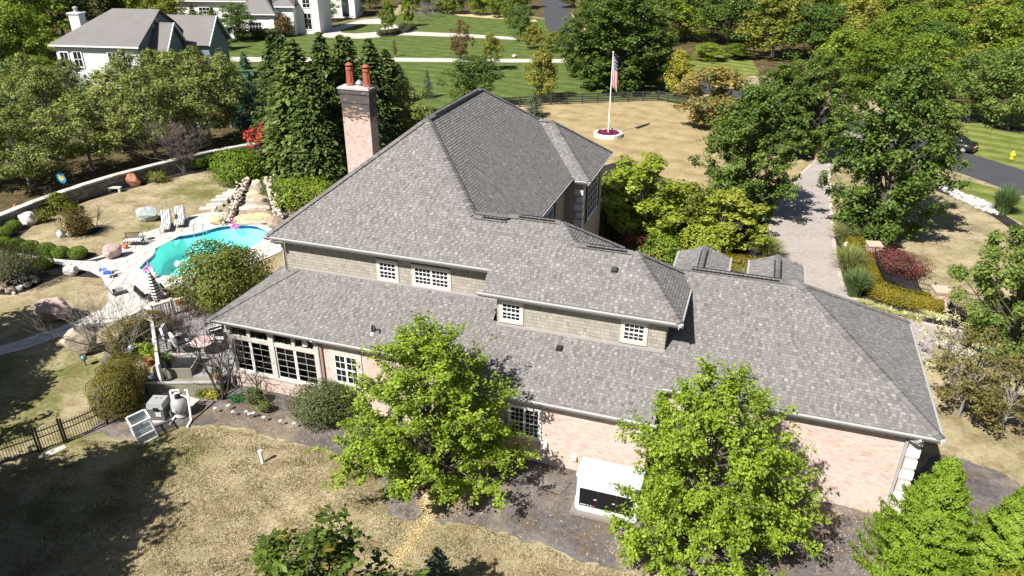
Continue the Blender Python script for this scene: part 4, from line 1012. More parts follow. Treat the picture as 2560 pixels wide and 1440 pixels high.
L_DEEP = leafmat('deep_leaves', [(0.0367, 0.0706, 0.0134), (0.0766, 0.1324, 0.0235), (0.1285, 0.1942, 0.0371), (0.2081, 0.2538, 0.0572)], .25)
L_YELL = leafmat('yellow_leaves', [(.15, .15, .016), (.26, .25, .03), (.36, .33, .05), (.44, .4, .09)], .35)
L_YGRN = leafmat('yellowgreen_leaves', [(.09, .11, .014), (.16, .18, .022), (.24, .24, .04), (.33, .29, .06)], .32)
L_ORNG = leafmat('orange_leaves', [(.15, .15, .03), (.23, .19, .045), (.31, .23, .065), (.36, .26, .1)], .3, patch=(.47, (.1, .13, .03)))
L_RUST = leafmat('rust_leaves', [(.06, .085, .016), (.11, .1, .025), (.18, .1, .04), (.2, .1, .05)], .3)
L_SPRUCE = leafmat('spruce_needles', [(0.0272, 0.0516, 0.0118), (0.0577, 0.0938, 0.0202), (0.1020, 0.1408, 0.0303), (0.1700, 0.1994, 0.0438)], .12)
L_BLUE = leafmat('bluegreen_needles', [(0.0216, 0.06, 0.036), (0.042, 0.102, 0.06), (0.066, 0.144, 0.084), (0.096, 0.18, 0.108)], .12)
L_ARB = leafmat('arborvitae', [(.075, .135, .01), (.14, .22, .016), (.2, .3, .028), (.27, .36, .055)], .3)
L_ARBY = leafmat('golden_arborvitae', [(.13, .15, .012), (.22, .25, .025), (.3, .31, .04), (.38, .37, .08)], .3)
L_BOX = leafmat('boxwood', [(0.0431, 0.0860, 0.0050), (0.0935, 0.1562, 0.0088), (0.1437, 0.2110, 0.0150), (0.2012, 0.2500, 0.0250)], .15, objv=.15)
L_HEDGE = leafmat('bronzed_hedge', [(0.054, 0.06, 0.0072), (0.108, 0.108, 0.0144), (0.168, 0.138, 0.024), (0.216, 0.156, 0.036)], .15)
L_GOLD = leafmat('golden_hedge', [(.09, .085, .006), (.16, .14, .009), (.23, .17, .012), (.28, .2, .02)], .15)
L_RED = leafmat('red_leaves', [(.2, .025, .018), (.34, .045, .03), (.45, .07, .04), (.5, .12, .07)], .3)
L_BARB = leafmat('barberry', [(.07, .022, .02), (.13, .04, .035), (.19, .06, .05), (.23, .09, .07)], .2)
L_GREY = leafmat('grey_spruce', [(.04, .06, .035), (.075, .1, .06), (.11, .14, .09), (.15, .18, .12)], .12)
L_BROWN = leafmat('brown_leaves', [(.1, .075, .025), (.17, .13, .045), (.24, .18, .06), (.3, .26, .1)], .3)
L_PURP = leafmat('dry_purple_twigs', [(.06, .048, .042), (.1, .08, .07), (.14, .11, .095), (.18, .145, .12)], .1)
L_GRASS = leafmat('ornamental_grass', [(.09, .13, .03), (.17, .2, .05), (.27, .28, .1), (.4, .4, .2)], .25)
L_GRASSG = leafmat('blue_grass', [(.05, .1, .03), (.09, .15, .05), (.14, .2, .07), (.22, .26, .1)], .25)
L_PALE = leafmat('pale_edging', [(.28, .29, .1), (.4, .4, .17), (.52, .5, .26), (.6, .58, .36)], .2)

def tree(kind, label, cat, loc, protos, scale, rz=0., group=None):
    t = thing(kind, label, cat, loc, rz, group); t.scale = scale if hasattr(scale, '__len__') else (scale,) * 3
    obj('crown', protos[0], t); obj('trunk', protos[1], t); return t
def bush(kind, label, loc, protos, scale=1., rz=0., group=None, cat='shrub'):
    t = thing(kind, label, cat, loc, rz, group); t.scale = scale if hasattr(scale, '__len__') else (scale,) * 3
    obj('foliage', protos[0], t); obj('inner_part', protos[1], t); return t
PH, PR = 10., 4.                           # size the shared tree meshes are built at
def put(kind, label, protos, bpx, tpx, wpx, group=None, cat='tree', rz=None, ph=PH, pr=PR):
    """place a shared tree mesh by its foot, top and width in the photograph"""
    p = G(*bpx); h = hgt(bpx, tpx); wd = wid(bpx, wpx) * (.86 if pr == PR and protos not in D_OAK else 1)
    return tree(kind, label, cat, p, protos, (wd / (2 * pr), wd / (2 * pr), h / ph), random.random() * 6.28 if rz is None else rz, group)
def seg_(pl, e):
    P = [np.array(q, float) for q in pl]; out = [P[0]]; i = 0; rest = e; cur = P[0]
    while i < len(P) - 1:
        d = np.linalg.norm(P[i + 1] - cur)
        if d >= rest: cur = cur + (P[i + 1] - cur) * rest / d; out.append(cur); rest = e
        else: rest -= d; i += 1; cur = P[i]
    return out
# ------------------------------------------------------------------ trees and shrubs
random.seed(21)
# two lime-green oaks by the house
t1 = branched('front_oak_a', 8.0, 4.15, .12, .135, 104, 12, 56, 5, L_LIME, m_bark, 'dome')
tree('oak_tree', 'lime green oak with sawdust at its trunk foot by the brick wall', 'tree', G(1085, 1215), t1, (1.0, .85, .96), .6)
t2 = branched('front_oak_b', 8.0, 4.2, .06, .135, 108, 12, 56, 12, L_LIME, m_bark, 'dome')
tree('oak_tree', 'lime green oak with pointed top overlapping the white generator', 'tree', G(1752, 1380), t2, (.98, .88, .97), 2.1)
# shared meshes
D_OAK = [branched('oak%d' % i, PH, PR, .07, .21, 92, 13, 46, 30 + i, L_OAK, m_bark, 'oval', .15) for i in range(2)]
D_BIG = [deciduous('wood%d' % i, PH, PR, .1, .27, 10000, 90, 40 + i, mm, m_bark, 'tall', 1.05) for i, mm in enumerate((L_MAPLE, L_DEEP, L_OLIVE, L_MAPLE))]
D_ORCH = [deciduous('orch%d' % i, PH, PR, .2, .27, 8000, 85, 50 + i, L_OLIVE, m_bark2, 'oval', .95) for i in range(2)]
D_YELL = deciduous('yel', PH, PR, .14, .32, 7000, 70, 61, L_YELL, m_bark, 'cone', 1.1)
D_YGRN = [deciduous('ygr%d' % i, PH, PR, .16, .34, 7000, 70, 63 + i, L_YGRN, m_bark, 'oval', 1.05) for i in range(2)]
D_ORNG = deciduous('org', PH, PR, .06, .34, 9000, 90, 66, L_ORNG, m_bark, 'oval', 1.1)
D_RUST = deciduous('rst', PH, PR, .1, .34, 6000, 70, 67, L_RUST, m_bark, 'oval', 1.05)
D_COL = deciduous('col', PH, PR, .2, .4, 6000, 60, 69, L_MAPLE, m_bark, 'oval', 1.1)
CONS = [conifer('spr%d' % i, 12, 3, .4, 70 + i, L_SPRUCE, 62, 36, .42, 11) for i in range(2)]
CONB = conifer('blu', 12, 3.4, .42, 75, L_BLUE, 40, 22, .2)
CONG = conifer('gry', 6, 1.7, .24, 77, L_GREY, 34, 18, .2)
# trees along the drive
put('oak_tree', 'dark green oak on the lawn side of the paver drive', D_OAK[0], (1848, 548), (1868, 222), 240, rz=.3)
put('oak_tree', 'tall dark green oak standing behind the short fence pillar beside the drive', D_OAK[1], (2190, 590), (2262, 160), 285, rz=1.9)
put('oak_tree', 'forked dark oak beside the brick gate pillar at the drive entrance', D_OAK[0], (2022, 392), (2022, 140), 185, rz=4.2)
put('oak_tree', 'dark oak partly behind the orange tinged tree', D_OAK[1], (1935, 385), (1925, 160), 200, rz=.9)
put('maple_tree', 'open mid green tree beyond the short iron fence run', deciduous('rtree', PH, PR, .06, .22, 22000, 110, 81, L_OAK, m_bark, 'oval', .85), (2500, 905), (2535, 520), 330, rz=1.1)
# house-front ornamental trees
MAG = deciduous('mag', PH, PR, .08, .34, 9000, 70, 83, leafmat('magnolia', [(.09, .12, .012), (.18, .23, .02), (.27, .33, .035), (.36, .39, .08)], .34), m_bark2, 'tall', .95)
put('magnolia_tree', 'bright lime ornamental tree close to the shuttered bay window', MAG, (1590, 610), (1585, 380), 310, rz=.2)
put('magnolia_tree', 'yellow green ornamental tree above the clipped hedge by the drive', deciduous('mag2', PH, PR, .08, .34, 8000, 65, 84, leafmat('magnolia2', [(.13, .16, .012), (.22, .25, .025), (.3, .33, .05), (.38, .38, .1)], .35), m_bark2, 'tall', .95), (1795, 622), (1800, 470), 250, rz=.7)
put('magnolia_tree', 'thin yellowing ornamental tree between the two lime ones', deciduous('mag3', PH, PR, .1, .33, 3500, 55, 85, L_YGRN, m_bark2, 'tall', .9), (1700, 620), (1690, 450), 210, rz=2)
MAGD = shrub('magd', 1.6, 1.6, 3.2, 3600, .24, 86, leafmat('dull_magnolia', [(.04, .05, .012), (.1, .11, .025), (.18, .18, .045), (.3, .28, .1)], .25), .2, 2, .3)
bush('broadleaf_shrub', 'dark broadleaf shrub with yellow edged leaves under the bay window', G(1530, 600), MAGD, (1, 1, 1.25), .3)
bush('broadleaf_shrub', 'glossy green rounded shrub in front of the lime tree', G(1650, 690), shrub('magg', 1.5, 1.4, 2.9, 3800, .18, 87, L_MAPLE, .16, 2, .2), 1, .5)
bush('red_shrub', 'dull red shrub between the dark and green shrubs by the bay', G(1578, 655), shrub('rsh', 1.3, 1.1, 2.0, 1800, .13, 88, L_BARB, .2, 2, .3), 1, .2)
bush('red_shrub', 'small dull red shrub beside the garage gable', G(1632, 700), shrub('rsh2', .6, .6, 2.0, 700, .12, 89, L_BARB, .2, 2, .3), 1, .2)
for lb, q_, sc in (('lime green leafy shrub between the bay window and the thin yellowing tree', (1640, 600), (1.2, 1.2, 1.1)), ('lime green leafy shrub below the yellow green tree by the drive', (1755, 640), (1.1, 1.0, .8)), ('lime green leafy shrub on the lawn side of the ornamental trees', (1560, 520), (1.2, 1.2, 1.0)), ('lime green leafy shrub at the edge of the dry lawn near the oak', (1690, 560), (1.2, 1.2, .9))):
    bush('leafy_shrub', lb, G(*q_), shrub('limesh', 1.7, 1.6, 3.2, 5200, .2, 90, MATS['magnolia'], .18, 2, .3) if 'limesh_foliage' not in bpy.data.meshes else (bpy.data.meshes['limesh_foliage'], bpy.data.meshes['limesh_core']), sc, q_[0])
# lawn and fence-line trees
put('oak_tree', 'spreading dark oak behind the flagpole beyond the rail fence', D_OAK[1], (1545, 222), (1530, -25), 250, rz=2.4)
put('linden_tree', 'bright yellow tree beyond the rail fence corner', D_YELL, (1688, 242), (1690, 120), 120)
put('linden_tree', 'yellow green tree on the green lawn before the rail fence', D_YGRN[0], (1355, 252), (1355, 118), 118)
put('maple_tree', 'orange tinged tree at the edge of the dry front lawn', D_ORNG, (1785, 318), (1800, 160), 240)
put('oak_tree', 'second dark oak left of the one behind the flagpole', D_OAK[0], (1468, 192), (1462, 10), 150, rz=1.2)
put('oak_tree', 'dark oak between the flagpole oak and the yellow tree', D_OAK[1], (1618, 196), (1612, 20), 140, rz=.2)
put('linden_tree', 'lollipop shaped yellow green tree beside the pale concrete path', D_YGRN[1], (1228, 176), (1230, 78), 68)
put('maple_tree', 'narrow tree with rust red top beside the concrete path', D_RUST, (1152, 150), (1158, 45), 66)
put('maple_tree', 'broad deep green tree rising behind the main roof ridge', D_BIG[1], (1185, 272), (1180, 132), 185)
put('birch_tree', 'pale yellow green tree tucked between chimney and roof slope', D_ORCH[0], (1015, 345), (1045, 198), 165)
put('linden_tree', 'yellow green tree by the near end of the dark street', D_YGRN[1], (1388, 130), (1388, 76), 76)
put('linden_tree', 'yellow green round tree under the deep green one by the street', D_YGRN[0], (1335, 122), (1335, 60), 78)
put('maple_tree', 'deep green rounded tree at the end of the concrete path', D_BIG[1], (1302, 104), (1300, 8), 88)
put('maple_tree', 'fresh green tree behind the deep green rounded one', D_BIG[0], (1275, 70), (1278, -10), 60)
put('linden_tree', 'small yellow green tree beside the big oak by the fence', D_YGRN[1], (1446, 172), (1450, 95), 75)
put('pear_tree', 'narrow upright green tree standing at the end of the lawn oval', D_COL, (972, 86), (968, -6), 50)
put('pear_tree', 'narrow upright green tree in the kidney shaped mulch bed', D_COL, (1020, 66), (1020, -10), 48)
tp = D_RUST
put('young_tree', 'thin staked sapling on the green lawn', tp, (988, 142), (988, 97), 14)
put('spruce_tree', 'small grey green spruce standing against the rail fence', CONG, (1335, 292), (1335, 225), 62, ph=6, pr=1.7)
put('spruce_tree', 'slim young spruce top above the yellow green birch', CONG, (1070, 245), (1068, 168), 34, ph=6, pr=1.7)
# big dark spruces by the chimney
for lb, bp_, tp_, wp_, k in (('tallest dark spruce left of the chimney', (770, 448), (812, 92), 200, 0), ('dark spruce with drooping boughs behind the brick chimney', (880, 420), (905, 82), 175, 1), ('dark spruce between the pine and the tallest spruce', (715, 360), (735, 70), 130, 1),
                             ('slim dark spruce right of the chimney pots', (945, 330), (955, 105), 110, 0), ('short dark spruce at the end of the spruce row', (1000, 250), (1005, 158), 70, 1), ('dark spruce overlapping the main roof edge below the chimney', (800, 470), (830, 180), 150, 1), ('dark spruce directly behind the two clay chimney pots', (890, 330), (905, 88), 130, 0), ('broad dark spruce between chimney and birch', (975, 300), (975, 120), 120, 1), ('dark spruce in front of the concrete path end', (700, 300), (690, 100), 110, 0), ('full dark spruce second left of the chimney', (745, 432), (748, 80), 150, 1), ('full dark spruce touching the chimney flank', (835, 442), (852, 74), 150, 0), ('full dark spruce peeping over the roof slope right of the chimney', (940, 365), (938, 92), 140, 1)):
    put('spruce_tree', lb, CONS[k], bp_, tp_, wp_ * 1.3, ph=12, pr=3)
put('pine_tree', 'soft blue green pine left of the dark spruces', CONB, (640, 330), (640, 128), 110, ph=12, pr=3.4)
put('pine_tree', 'blue green pine among the orchard trees by the left house', CONB, (240, 300), (260, 180), 80, ph=12, pr=3.4)
put('pine_tree', 'blue green pine at the edge of the left woods', CONB, (30, 290), (30, 110), 110, ph=12, pr=3.4)
put('spruce_tree', 'pointed dark spruce before the white house corner', CONS[0], (545, 126), (543, 15), 72, ph=12, pr=3)
put('spruce_tree', 'ragged dark spruce behind the grey house gable', CONS[1], (495, 112), (498, 8), 62, ph=12, pr=3)
put('spruce_tree', 'small dark spruce beside the concrete path', CONS[0], (612, 172), (612, 128), 34, ph=12, pr=3)
# the row of olive-green trees beyond the stone wall
for bp_, hp, wp_ in (((78, 478), 180, 170), ((232, 428), 175, 165), ((308, 378), 185, 150), ((392, 396), 200, 150), ((528, 362), 190, 165), ((20, 405), 150, 140), ((150, 385), 190, 140), ((455, 320), 170, 150), ((580, 318), 160, 120), ((100, 318), 160, 130), ((340, 300), 150, 130), ((-40, 470), 190, 170), ((505, 265), 130, 120), ((400, 262), 120, 110), ((190, 270), 110, 110)):
    put('orchard_tree', 'olive green tree with pale trunk in the row beyond the stone wall', D_ORCH[random.randint(0, 1)], bp_, (bp_[0] + 5, bp_[1] - hp * 1.2), wp_ * 1.4, group='olive green trees beyond the stone wall')
# woods: behind the houses and all along the upper right
def wood(lst, label, group):
    for (x, y, hh, ww) in lst:
        put('woodland_tree', label, (D_BIG + D_YGRN[:1])[random.choice((0, 0, 1, 1, 2, 3, 3, 4))], (x, y), (x, y - hh), ww * 1.35, group=group)
L1 = [(x + random.uniform(-12, 12), y + random.uniform(-4, 4), random.uniform(170, 230), random.uniform(130, 170)) for x, y in ((-60, 240), (0, 215), (60, 205), (20, 150), (90, 150), (150, 95), (60, 100), (210, 60), (280, 48), (350, 50), (420, 62), (470, 60), (520, 55), (560, 40), (250, 20), (400, 15), (330, 10), (130, 50), (30, 60))]
wood(L1, 'tall woodland tree in the dark wood behind the grey house', 'woodland trees behind the grey house')
L1b = [(x + random.uniform(-12, 12), y + random.uniform(-4, 4), random.uniform(90, 130), random.uniform(90, 120)) for x, y in ((-30, 120), (40, 20), (110, 10), (180, 0), (300, -10), (460, 0), (540, -10), (600, -20), (660, -12), (440, 85), (590, 105), (20, 240), (120, 235))]
wood(L1b, 'leafy tree filling the gap between the two neighbouring houses', 'woodland trees between the neighbouring houses')
L2 = [(x + random.uniform(-10, 10), y + 12 + random.uniform(-3, 3), random.uniform(70, 110), random.uniform(60, 85)) for x, y in ((690, 30), (760, 28), (820, 40), (880, 24), (930, 12), (1060, 14), (1110, 20), (1160, 22), (1210, 26), (1250, 30), (720, 5), (800, 4), (1010, -4), (1090, 0), (1190, 2), (1290, 10), (1330, -14))]
wood(L2, 'woodland tree closing the view behind the white house', 'woodland trees behind the white house')
L3 = []
for y, xs_, hh, ww in ((20, range(1440, 2760, 70), 120, 100), (62, range(1470, 2760, 82), 140, 118), (108, range(1620, 2760, 92), 150, 130), (158, range(1930, 2760, 105), 165, 145), (205, range(2080, 2760, 118), 165, 150), (250, range(2170, 2420, 120), 150, 140)):
    for x in xs_: L3.append((x + random.uniform(-20, 20), y + random.uniform(-12, 12), hh * random.uniform(.85, 1.2), ww * random.uniform(.85, 1.2)))
wood(L3, 'woodland tree in the dense wood beyond the street', 'woodland trees beyond the street')
put('maple_tree', 'bronze topped tree high in the wood beyond the street', D_ORNG, (2440, 95), (2440, -30), 150)
put('maple_tree', 'rust tinged tree at the wood edge above the straw verge', D_RUST, (1840, 92), (1835, 10), 90)
put('ash_tree', 'shade tree rising from the round mulch ring near the hydrant', D_BIG[1], (2521, 322), (2530, 90), 230)
put('ash_tree', 'shade tree in the mulch ring behind the parked car', D_BIG[1], (2420, 300), (2400, 110), 190)
for x, y, hh, ww in ((1770, 152, 46, 120), (1840, 148, 40, 110), (1700, 165, 36, 80)):
    put('thicket_shrub', 'low sprawling thicket along the wood edge by the street', D_BIG[3], (x, y), (x, y - hh), ww, group='thicket shrubs along the wood edge', cat='shrub')
# out-of-frame trees on the left whose shade falls across the back lawn
for x, y, s in ((-27.6, 9.8, 1.1), (-26.3, 5.6, 1.1), (-42.5, 17.0, 1.25), (-38.5, 13.5, 1.1), (-29.8, 8.0, 1.15)):
    tree('shade_tree', 'shade tree standing beside the back lawn near the iron fence', 'tree', (x, y, 0), D_OAK[0], (s * 1.2, s * 1.1, s * .95), x, 'shade trees beside the back lawn')

# shrubs near the house
bush('rounded_shrub', 'large rounded grey green shrub below the sunroom window', G(815, 1052), shrub('rsh3', 1.55, 1.25, 2.0, 9000, .09, 91, leafmat('viburnum', [(.035, .05, .015), (.065, .085, .025), (.1, .12, .04), (.15, .165, .07)], .2), .1, 2.2, .12), 1, .3)
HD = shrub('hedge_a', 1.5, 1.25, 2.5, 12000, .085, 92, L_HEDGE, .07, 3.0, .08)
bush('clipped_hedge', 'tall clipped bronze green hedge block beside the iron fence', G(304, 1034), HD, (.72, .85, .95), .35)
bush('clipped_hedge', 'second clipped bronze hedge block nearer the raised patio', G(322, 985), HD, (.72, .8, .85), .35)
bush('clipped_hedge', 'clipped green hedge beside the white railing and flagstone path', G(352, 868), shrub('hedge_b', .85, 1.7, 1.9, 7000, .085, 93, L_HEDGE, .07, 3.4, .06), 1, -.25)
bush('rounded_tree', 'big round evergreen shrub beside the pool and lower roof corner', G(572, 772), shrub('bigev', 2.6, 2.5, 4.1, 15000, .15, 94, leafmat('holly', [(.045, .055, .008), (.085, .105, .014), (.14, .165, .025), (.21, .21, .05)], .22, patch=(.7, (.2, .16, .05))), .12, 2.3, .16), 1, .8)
bush('rose_bush', 'loose rose bush against the sunroom brick plinth', G(640, 1010), shrub('rose', .75, .6, 1.1, 900, .07, 95, L_DEEP, .25, 2, .5), 1)
bush('rose_bush', 'low sparse rose bush on the mulch before the sunroom', G(665, 1030), shrub('rose2', .55, .45, .7, 500, .06, 96, L_MAPLE, .25, 2, .5), 1)
bush('hosta_plant', 'yellow hosta clump behind the bare tree trunk', G(535, 993), shrub('hosta', .45, .35, .4, 420, .12, 97, L_YELL, .2, 2, .3), 1)
bush('leafy_plant', 'green leafy plant left of the yellow hosta', G(505, 992), shrub('lp', .4, .3, .35, 300, .09, 98, L_MAPLE, .2, 2, .4), 1)
bush('leafy_plant', 'bright green leafy plant right of the bare tree trunk', G(590, 1003), shrub('lp2', .45, .3, .4, 300, .09, 99, leafmat('vivid', [(.01, .12, .03), (.02, .2, .06), (.03, .25, .08)], .3), .2, 2, .5), 1)
# arborvitae at the lower right
for lb, p, s, mm, sd in (('pointed bright green arborvitae touching the garage corner quoins', (2285, 1440), (1.0, 1.0, 1.08), L_ARB, 101), ('bright green arborvitae second from the garage corner', (2490, 1460), (1.0, 1.0, .92), L_ARB, 102), ('golden green arborvitae in front of the bright green ones', (2530, 1640), (1.0, 1.0, .8), L_ARBY, 103)):
    tree('arborvitae', lb, 'evergreen', G(*p), plume('arb%d' % sd, 5.2, 1.95, 62000, .12, sd, mm, .8), s, sd)
# thin brownish trees right of the garage
TH = deciduous('thin', 5, 2.2, .12, .15, 3600, 60, 105, leafmat('thin_leaves', [(.08, .075, .02), (.13, .12, .035), (.19, .155, .05), (.26, .21, .08)], .3), m_bark2, 'tall', .85)
tree('thin_tree', 'thin brown leaved tree overhanging the garage eave', 'tree', G(2395, 1040), TH, (1, 1, 1.02), .4)
tree('thin_tree', 'sparse brown leaved tree right of the garage on bare ground', 'tree', G(2500, 1080), TH, (1.0, 1.0, .85), 2.4)
tree('thin_tree', 'pale leaved thin tree by the driveway behind the garage eave', 'tree', G(2352, 925), deciduous('thin2', 5, 2.2, .12, .14, 1500, 50, 106, L_PALE, m_bark2, 'tall', .85), (.8, .8, .7), 1.4)
# foreground tops
BT = branched('bot', 7.5, 2.5, .15, .2, 60, 10, 26, 107, leafmat('walnut', [(.03, .055, .008), (.07, .11, .014), (.12, .17, .022), (.18, .22, .04)], .25, patch=(.64, (.42, .26, .03))), m_bark, 'round', .14)
tree('walnut_tree', 'dark glossy tree top with yellow leaves rising at the lawn edge', 'tree', (-9.9, 11.5, 0), BT, (1.25, 1.2, .9), .5)
tree('spruce_tree', 'young grey green spruce tip on the back lawn', 'tree', G(1100, 1500), CONG, (.6, .6, .42), .2)
tree('spruce_tree', 'dark young spruce sprig beside the grey green tip', 'tree', G(1143, 1492), CONS[0], (.12, .12, .115), .2)
# grasses, hedge and shrubs along the drive
TG = tuft('miscanthus', 1.9, 1.35, 900, L_GRASS, 111, .03); TB = tuft('bluegrass', 1.8, 1.1, 900, L_GRASSG, 112, .03, .55)
for lb, p, s, me in (('arching ornamental grass at the drive edge by the clipped hedge', (1915, 648), 1.05, TG), ('pale arching ornamental grass clump left of the white rock', (2105, 605), 1.0, TG), ('second pale ornamental grass clump under the drive oak', (2142, 600), .95, TG), ('blue green upright grass clump beside the golden hedge', (2133, 740), 1.25, TB), ('soft green grass clump behind the blue green one', (2118, 680), 1.15, TG), ('big soft grass clump at the end of the white stone bed', (2505, 535), 1.5, TB), ('feathery grass beside the waterfall boulders', (712, 520), 1.2, TB)):
    o = obj('ornamental_grass', me, None, G(*p), random.random() * 6); o.scale = (s, s, s); tag(o, lb, 'grass clump')
hl = smooth_line([tuple(G(*p))[:2] for p in ((2135, 618), (2150, 640), (2158, 665), (2163, 700), (2180, 730), (2230, 752), (2290, 766), (2345, 772))], 8)
hl = [tuple(q) for q in seg_(hl, .18)]
rng = np.random.default_rng(5); n = 26000; k = rng.integers(0, len(hl) - 1, n); tt = rng.random(n)[:, None]; A = np.array(hl); base = A[k] * (1 - tt) + A[k + 1] * tt + rng.normal(size=(n, 2)) * .05; dr = unit(np.c_[A[k + 1] - A[k], np.zeros(n)])[:, :2]; nr = np.c_[-dr[:, 1], dr[:, 0]]
an = rng.random(n) * np.pi; ex = np.sign(np.cos(an)) * np.abs(np.cos(an)) ** .55 * .75; ez = np.abs(np.sin(an)) ** .55 * .85 + rng.normal(size=n) * .03
P = np.c_[base + nr * ex[:, None], np.maximum(ez, .04)]; V, F = leaf_quads(P, np.c_[nr * ex[:, None], ez] + rng.normal(size=(n, 3)) * .45, rng.uniform(.06, .12, n), rng)
o = thing('clipped_hedge', 'long golden clipped hedge curving along the drive and iron fence', 'hedge', (0, 0, 0)); obj('foliage', fastmesh('hedge_gold', V, F, L_GOLD), o)
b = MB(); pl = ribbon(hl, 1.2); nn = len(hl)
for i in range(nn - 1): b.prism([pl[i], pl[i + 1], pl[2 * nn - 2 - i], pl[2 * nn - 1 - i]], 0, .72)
b.build('inner_part', m_twig, o)  # solid filling, coloured dark for the shade inside the hedge
bush('barberry_shrub', 'dark red barberry shrub inside the curved iron fence', G(2235, 680), shrub('barb', 2.0, 1.25, 1.5, 6500, .1, 113, L_BARB, .14, 2.2, .18), 1, -.35)
o = bush('clipped_hedge', 'low golden clipped hedge between garage gables and lime trees', G(1800, 668), shrub('hedge_c', 5.2, .8, .9, 9000, .1, 114, L_GOLD, .04, 4, .06), 1, .1)
for i, (x, y) in enumerate(((2160, 762), (2195, 775), (2225, 784), (2262, 793), (2292, 800), (2320, 792), (2350, 800))):
    q = obj('liriope_plant', tuft('liriope%d' % (i % 2), .4, .5, 220, L_PALE, 120 + i % 2, .025) if i < 2 else bpy.data.meshes['liriope%d' % (i % 2)], None, G(x, y), i); q.scale = (1.5, 1.1, 1); tag(q, 'pale yellow edging tuft along the drive below the golden hedge', 'plant', 'pale edging tufts along the drive')
for i, (x, y) in enumerate(((1840, 680), (1865, 684))):
    q = obj('liriope_plant', bpy.data.meshes['liriope%d' % i], None, G(x, y), i); q.scale = (1.6, 1.2, 1.3); tag(q, 'pale yellow tuft between the two garage gables', 'plant', 'pale tufts between the garage gables')
# pool garden: topiary balls
TP = shrub('topiary', .62, .62, .85, 2600, .075, 130, L_BOX, .02, 2.3, .05)
for x, y in ((40, 628), (78, 631), (120, 638), (155, 643), (198, 645), (113, 670), (36, 576), (12, 593), (10, 620), (-20, 600)):
    bush('boxwood_ball', 'clipped round boxwood ball in the row edging the flagstone path' if x not in (113, 36, 12) else {113: 'single clipped boxwood ball on the near side of the flagstone path', 36: 'clipped boxwood ball beside the whitish boulder under the stone wall', 12: 'clipped boxwood ball next to the one by the wall boulder'}[x], G(x, y), TP, 1.0 + .08 * math.sin(x), x, 'boxwood balls in the path row' if x not in (113, 36, 12) else None)
bush('pine_shrub', 'dense round mugo pine beside the waterfall', G(600, 462), shrub('mugo', 2.3, 2.1, 3.2, 9000, .17, 131, L_BOX, .14, 2, .2), (1, 1, 1), .2)
tree('japanese_maple', 'small red leaved maple beside the mugo pine', 'tree', G(686, 430), deciduous('jmap', 5, 1.9, .25, .2, 3200, 50, 132, L_RED, m_bark, 'round', .95), (1.05, 1.05, 1.0), .4)
o = thing('bare_tree', 'leafless purple grey tree in front of the stone wall', 'tree', G(462, 432)); o.scale = (1, 1, .95)
obj('trunk', bare('purple_bare', 5.6, 6, 5, 133, mat('purple_bark', (.1, .085, .08), .95), .06, .33, .42), o); obj('crown', deciduous('pbt', 5.2, 1.7, .25, .09, 4200, 60, 134, L_PURP, m_bark, 'oval', .85)[0], o)
bush('juniper_shrub', 'feathery yellow green juniper against the stone wall', G(150, 530), plume('jun', 1.7, 1.5, 3800, .17, 135, L_YGRN, .6), (1.1, .8, 1), .2)
bush('leafy_plant', 'small yellow green bush right of the whitish wall boulder', G(108, 555), shrub('lp3', .7, .6, 1.0, 700, .12, 136, L_YGRN, .2, 2, .4), 1)
bush('autumn_shrub', 'upright shrub with orange tints on the pool lawn', G(198, 587), shrub('aut', 1.15, 1.05, 2.0, 4200, .11, 137, leafmat('autumn', [(.04, .045, .008), (.08, .085, .014), (.16, .1, .03), (.25, .13, .04)], .25), .16, 2, .25), 1)
bush('yellow_shrub', 'low yellowish shrub beside the red rock', G(398, 455), shrub('yls', 1.1, .8, .9, 1300, .12, 138, L_YGRN, .2, 2, .4), 1)
for x, y, s in ((500, 420, .75), (525, 410, .85), (560, 400, .8), (545, 420, .6)): bush('low_evergreen', 'low dark evergreen mound at the foot of the stone wall', G(x, y), TP, (s * 1.9, s * 1.6, s * 1.5), x, 'low evergreen mounds by the stone wall')
bush('grass_mound', 'rounded yellow green bush right of the waterfall steps', G(690, 502), shrub('yg2', 1.35, 1.2, 1.9, 3800, .12, 139, L_BOX, .1, 2, .15), 1)
bush('yew_hedge', 'dark green spreading yew along the roof edge by the waterfall', G(775, 520), shrub('yew', 2.6, 1.8, 2.4, 6500, .17, 140, L_MAPLE, .2, 2.4, .25), 1, .6)
o = thing('weeping_tree', 'low weeping tree over the rock pile at the path', 'tree', G(28, 708)); rng = np.random.default_rng(141); n = 9000
a_ = rng.random(n) * 6.283; q = rng.random(n) ** .55; P = np.c_[np.cos(a_) * q * 2.5, np.sin(a_) * q * 2.0, 2.5 - 1.9 * q ** 2.6 * rng.random(n) - .15 * rng.random(n)]
V, F = leaf_quads(P, np.c_[np.cos(a_), np.sin(a_), np.full(n, .8)] + rng.normal(size=(n, 3)) * .4, rng.uniform(.1, .2, n), rng, .3, .2, np.tile([0, 0, -1.], (n, 1))); obj('crown', fastmesh('weep', V, F, leafmat('weeping', [(.03, .035, .01), (.06, .07, .02), (.1, .11, .035), (.15, .15, .06)], .2)), o)
b = MB(); b.tube([(0, 0, 0), (.2, .1, .7), (-.1, 0, 1.4), (.1, .1, 2.2)], [.16, .13, .1, .05], 7); b.tube([(.2, .1, .8), (.8, .3, 1.6), (1.4, .4, 2.0)], [.08, .06, .03], 6); b.tube([(0, 0, 1.2), (-.8, .2, 1.8), (-1.5, .1, 2.0)], [.08, .05, .03], 6); b.build('trunk', m_bark, o)
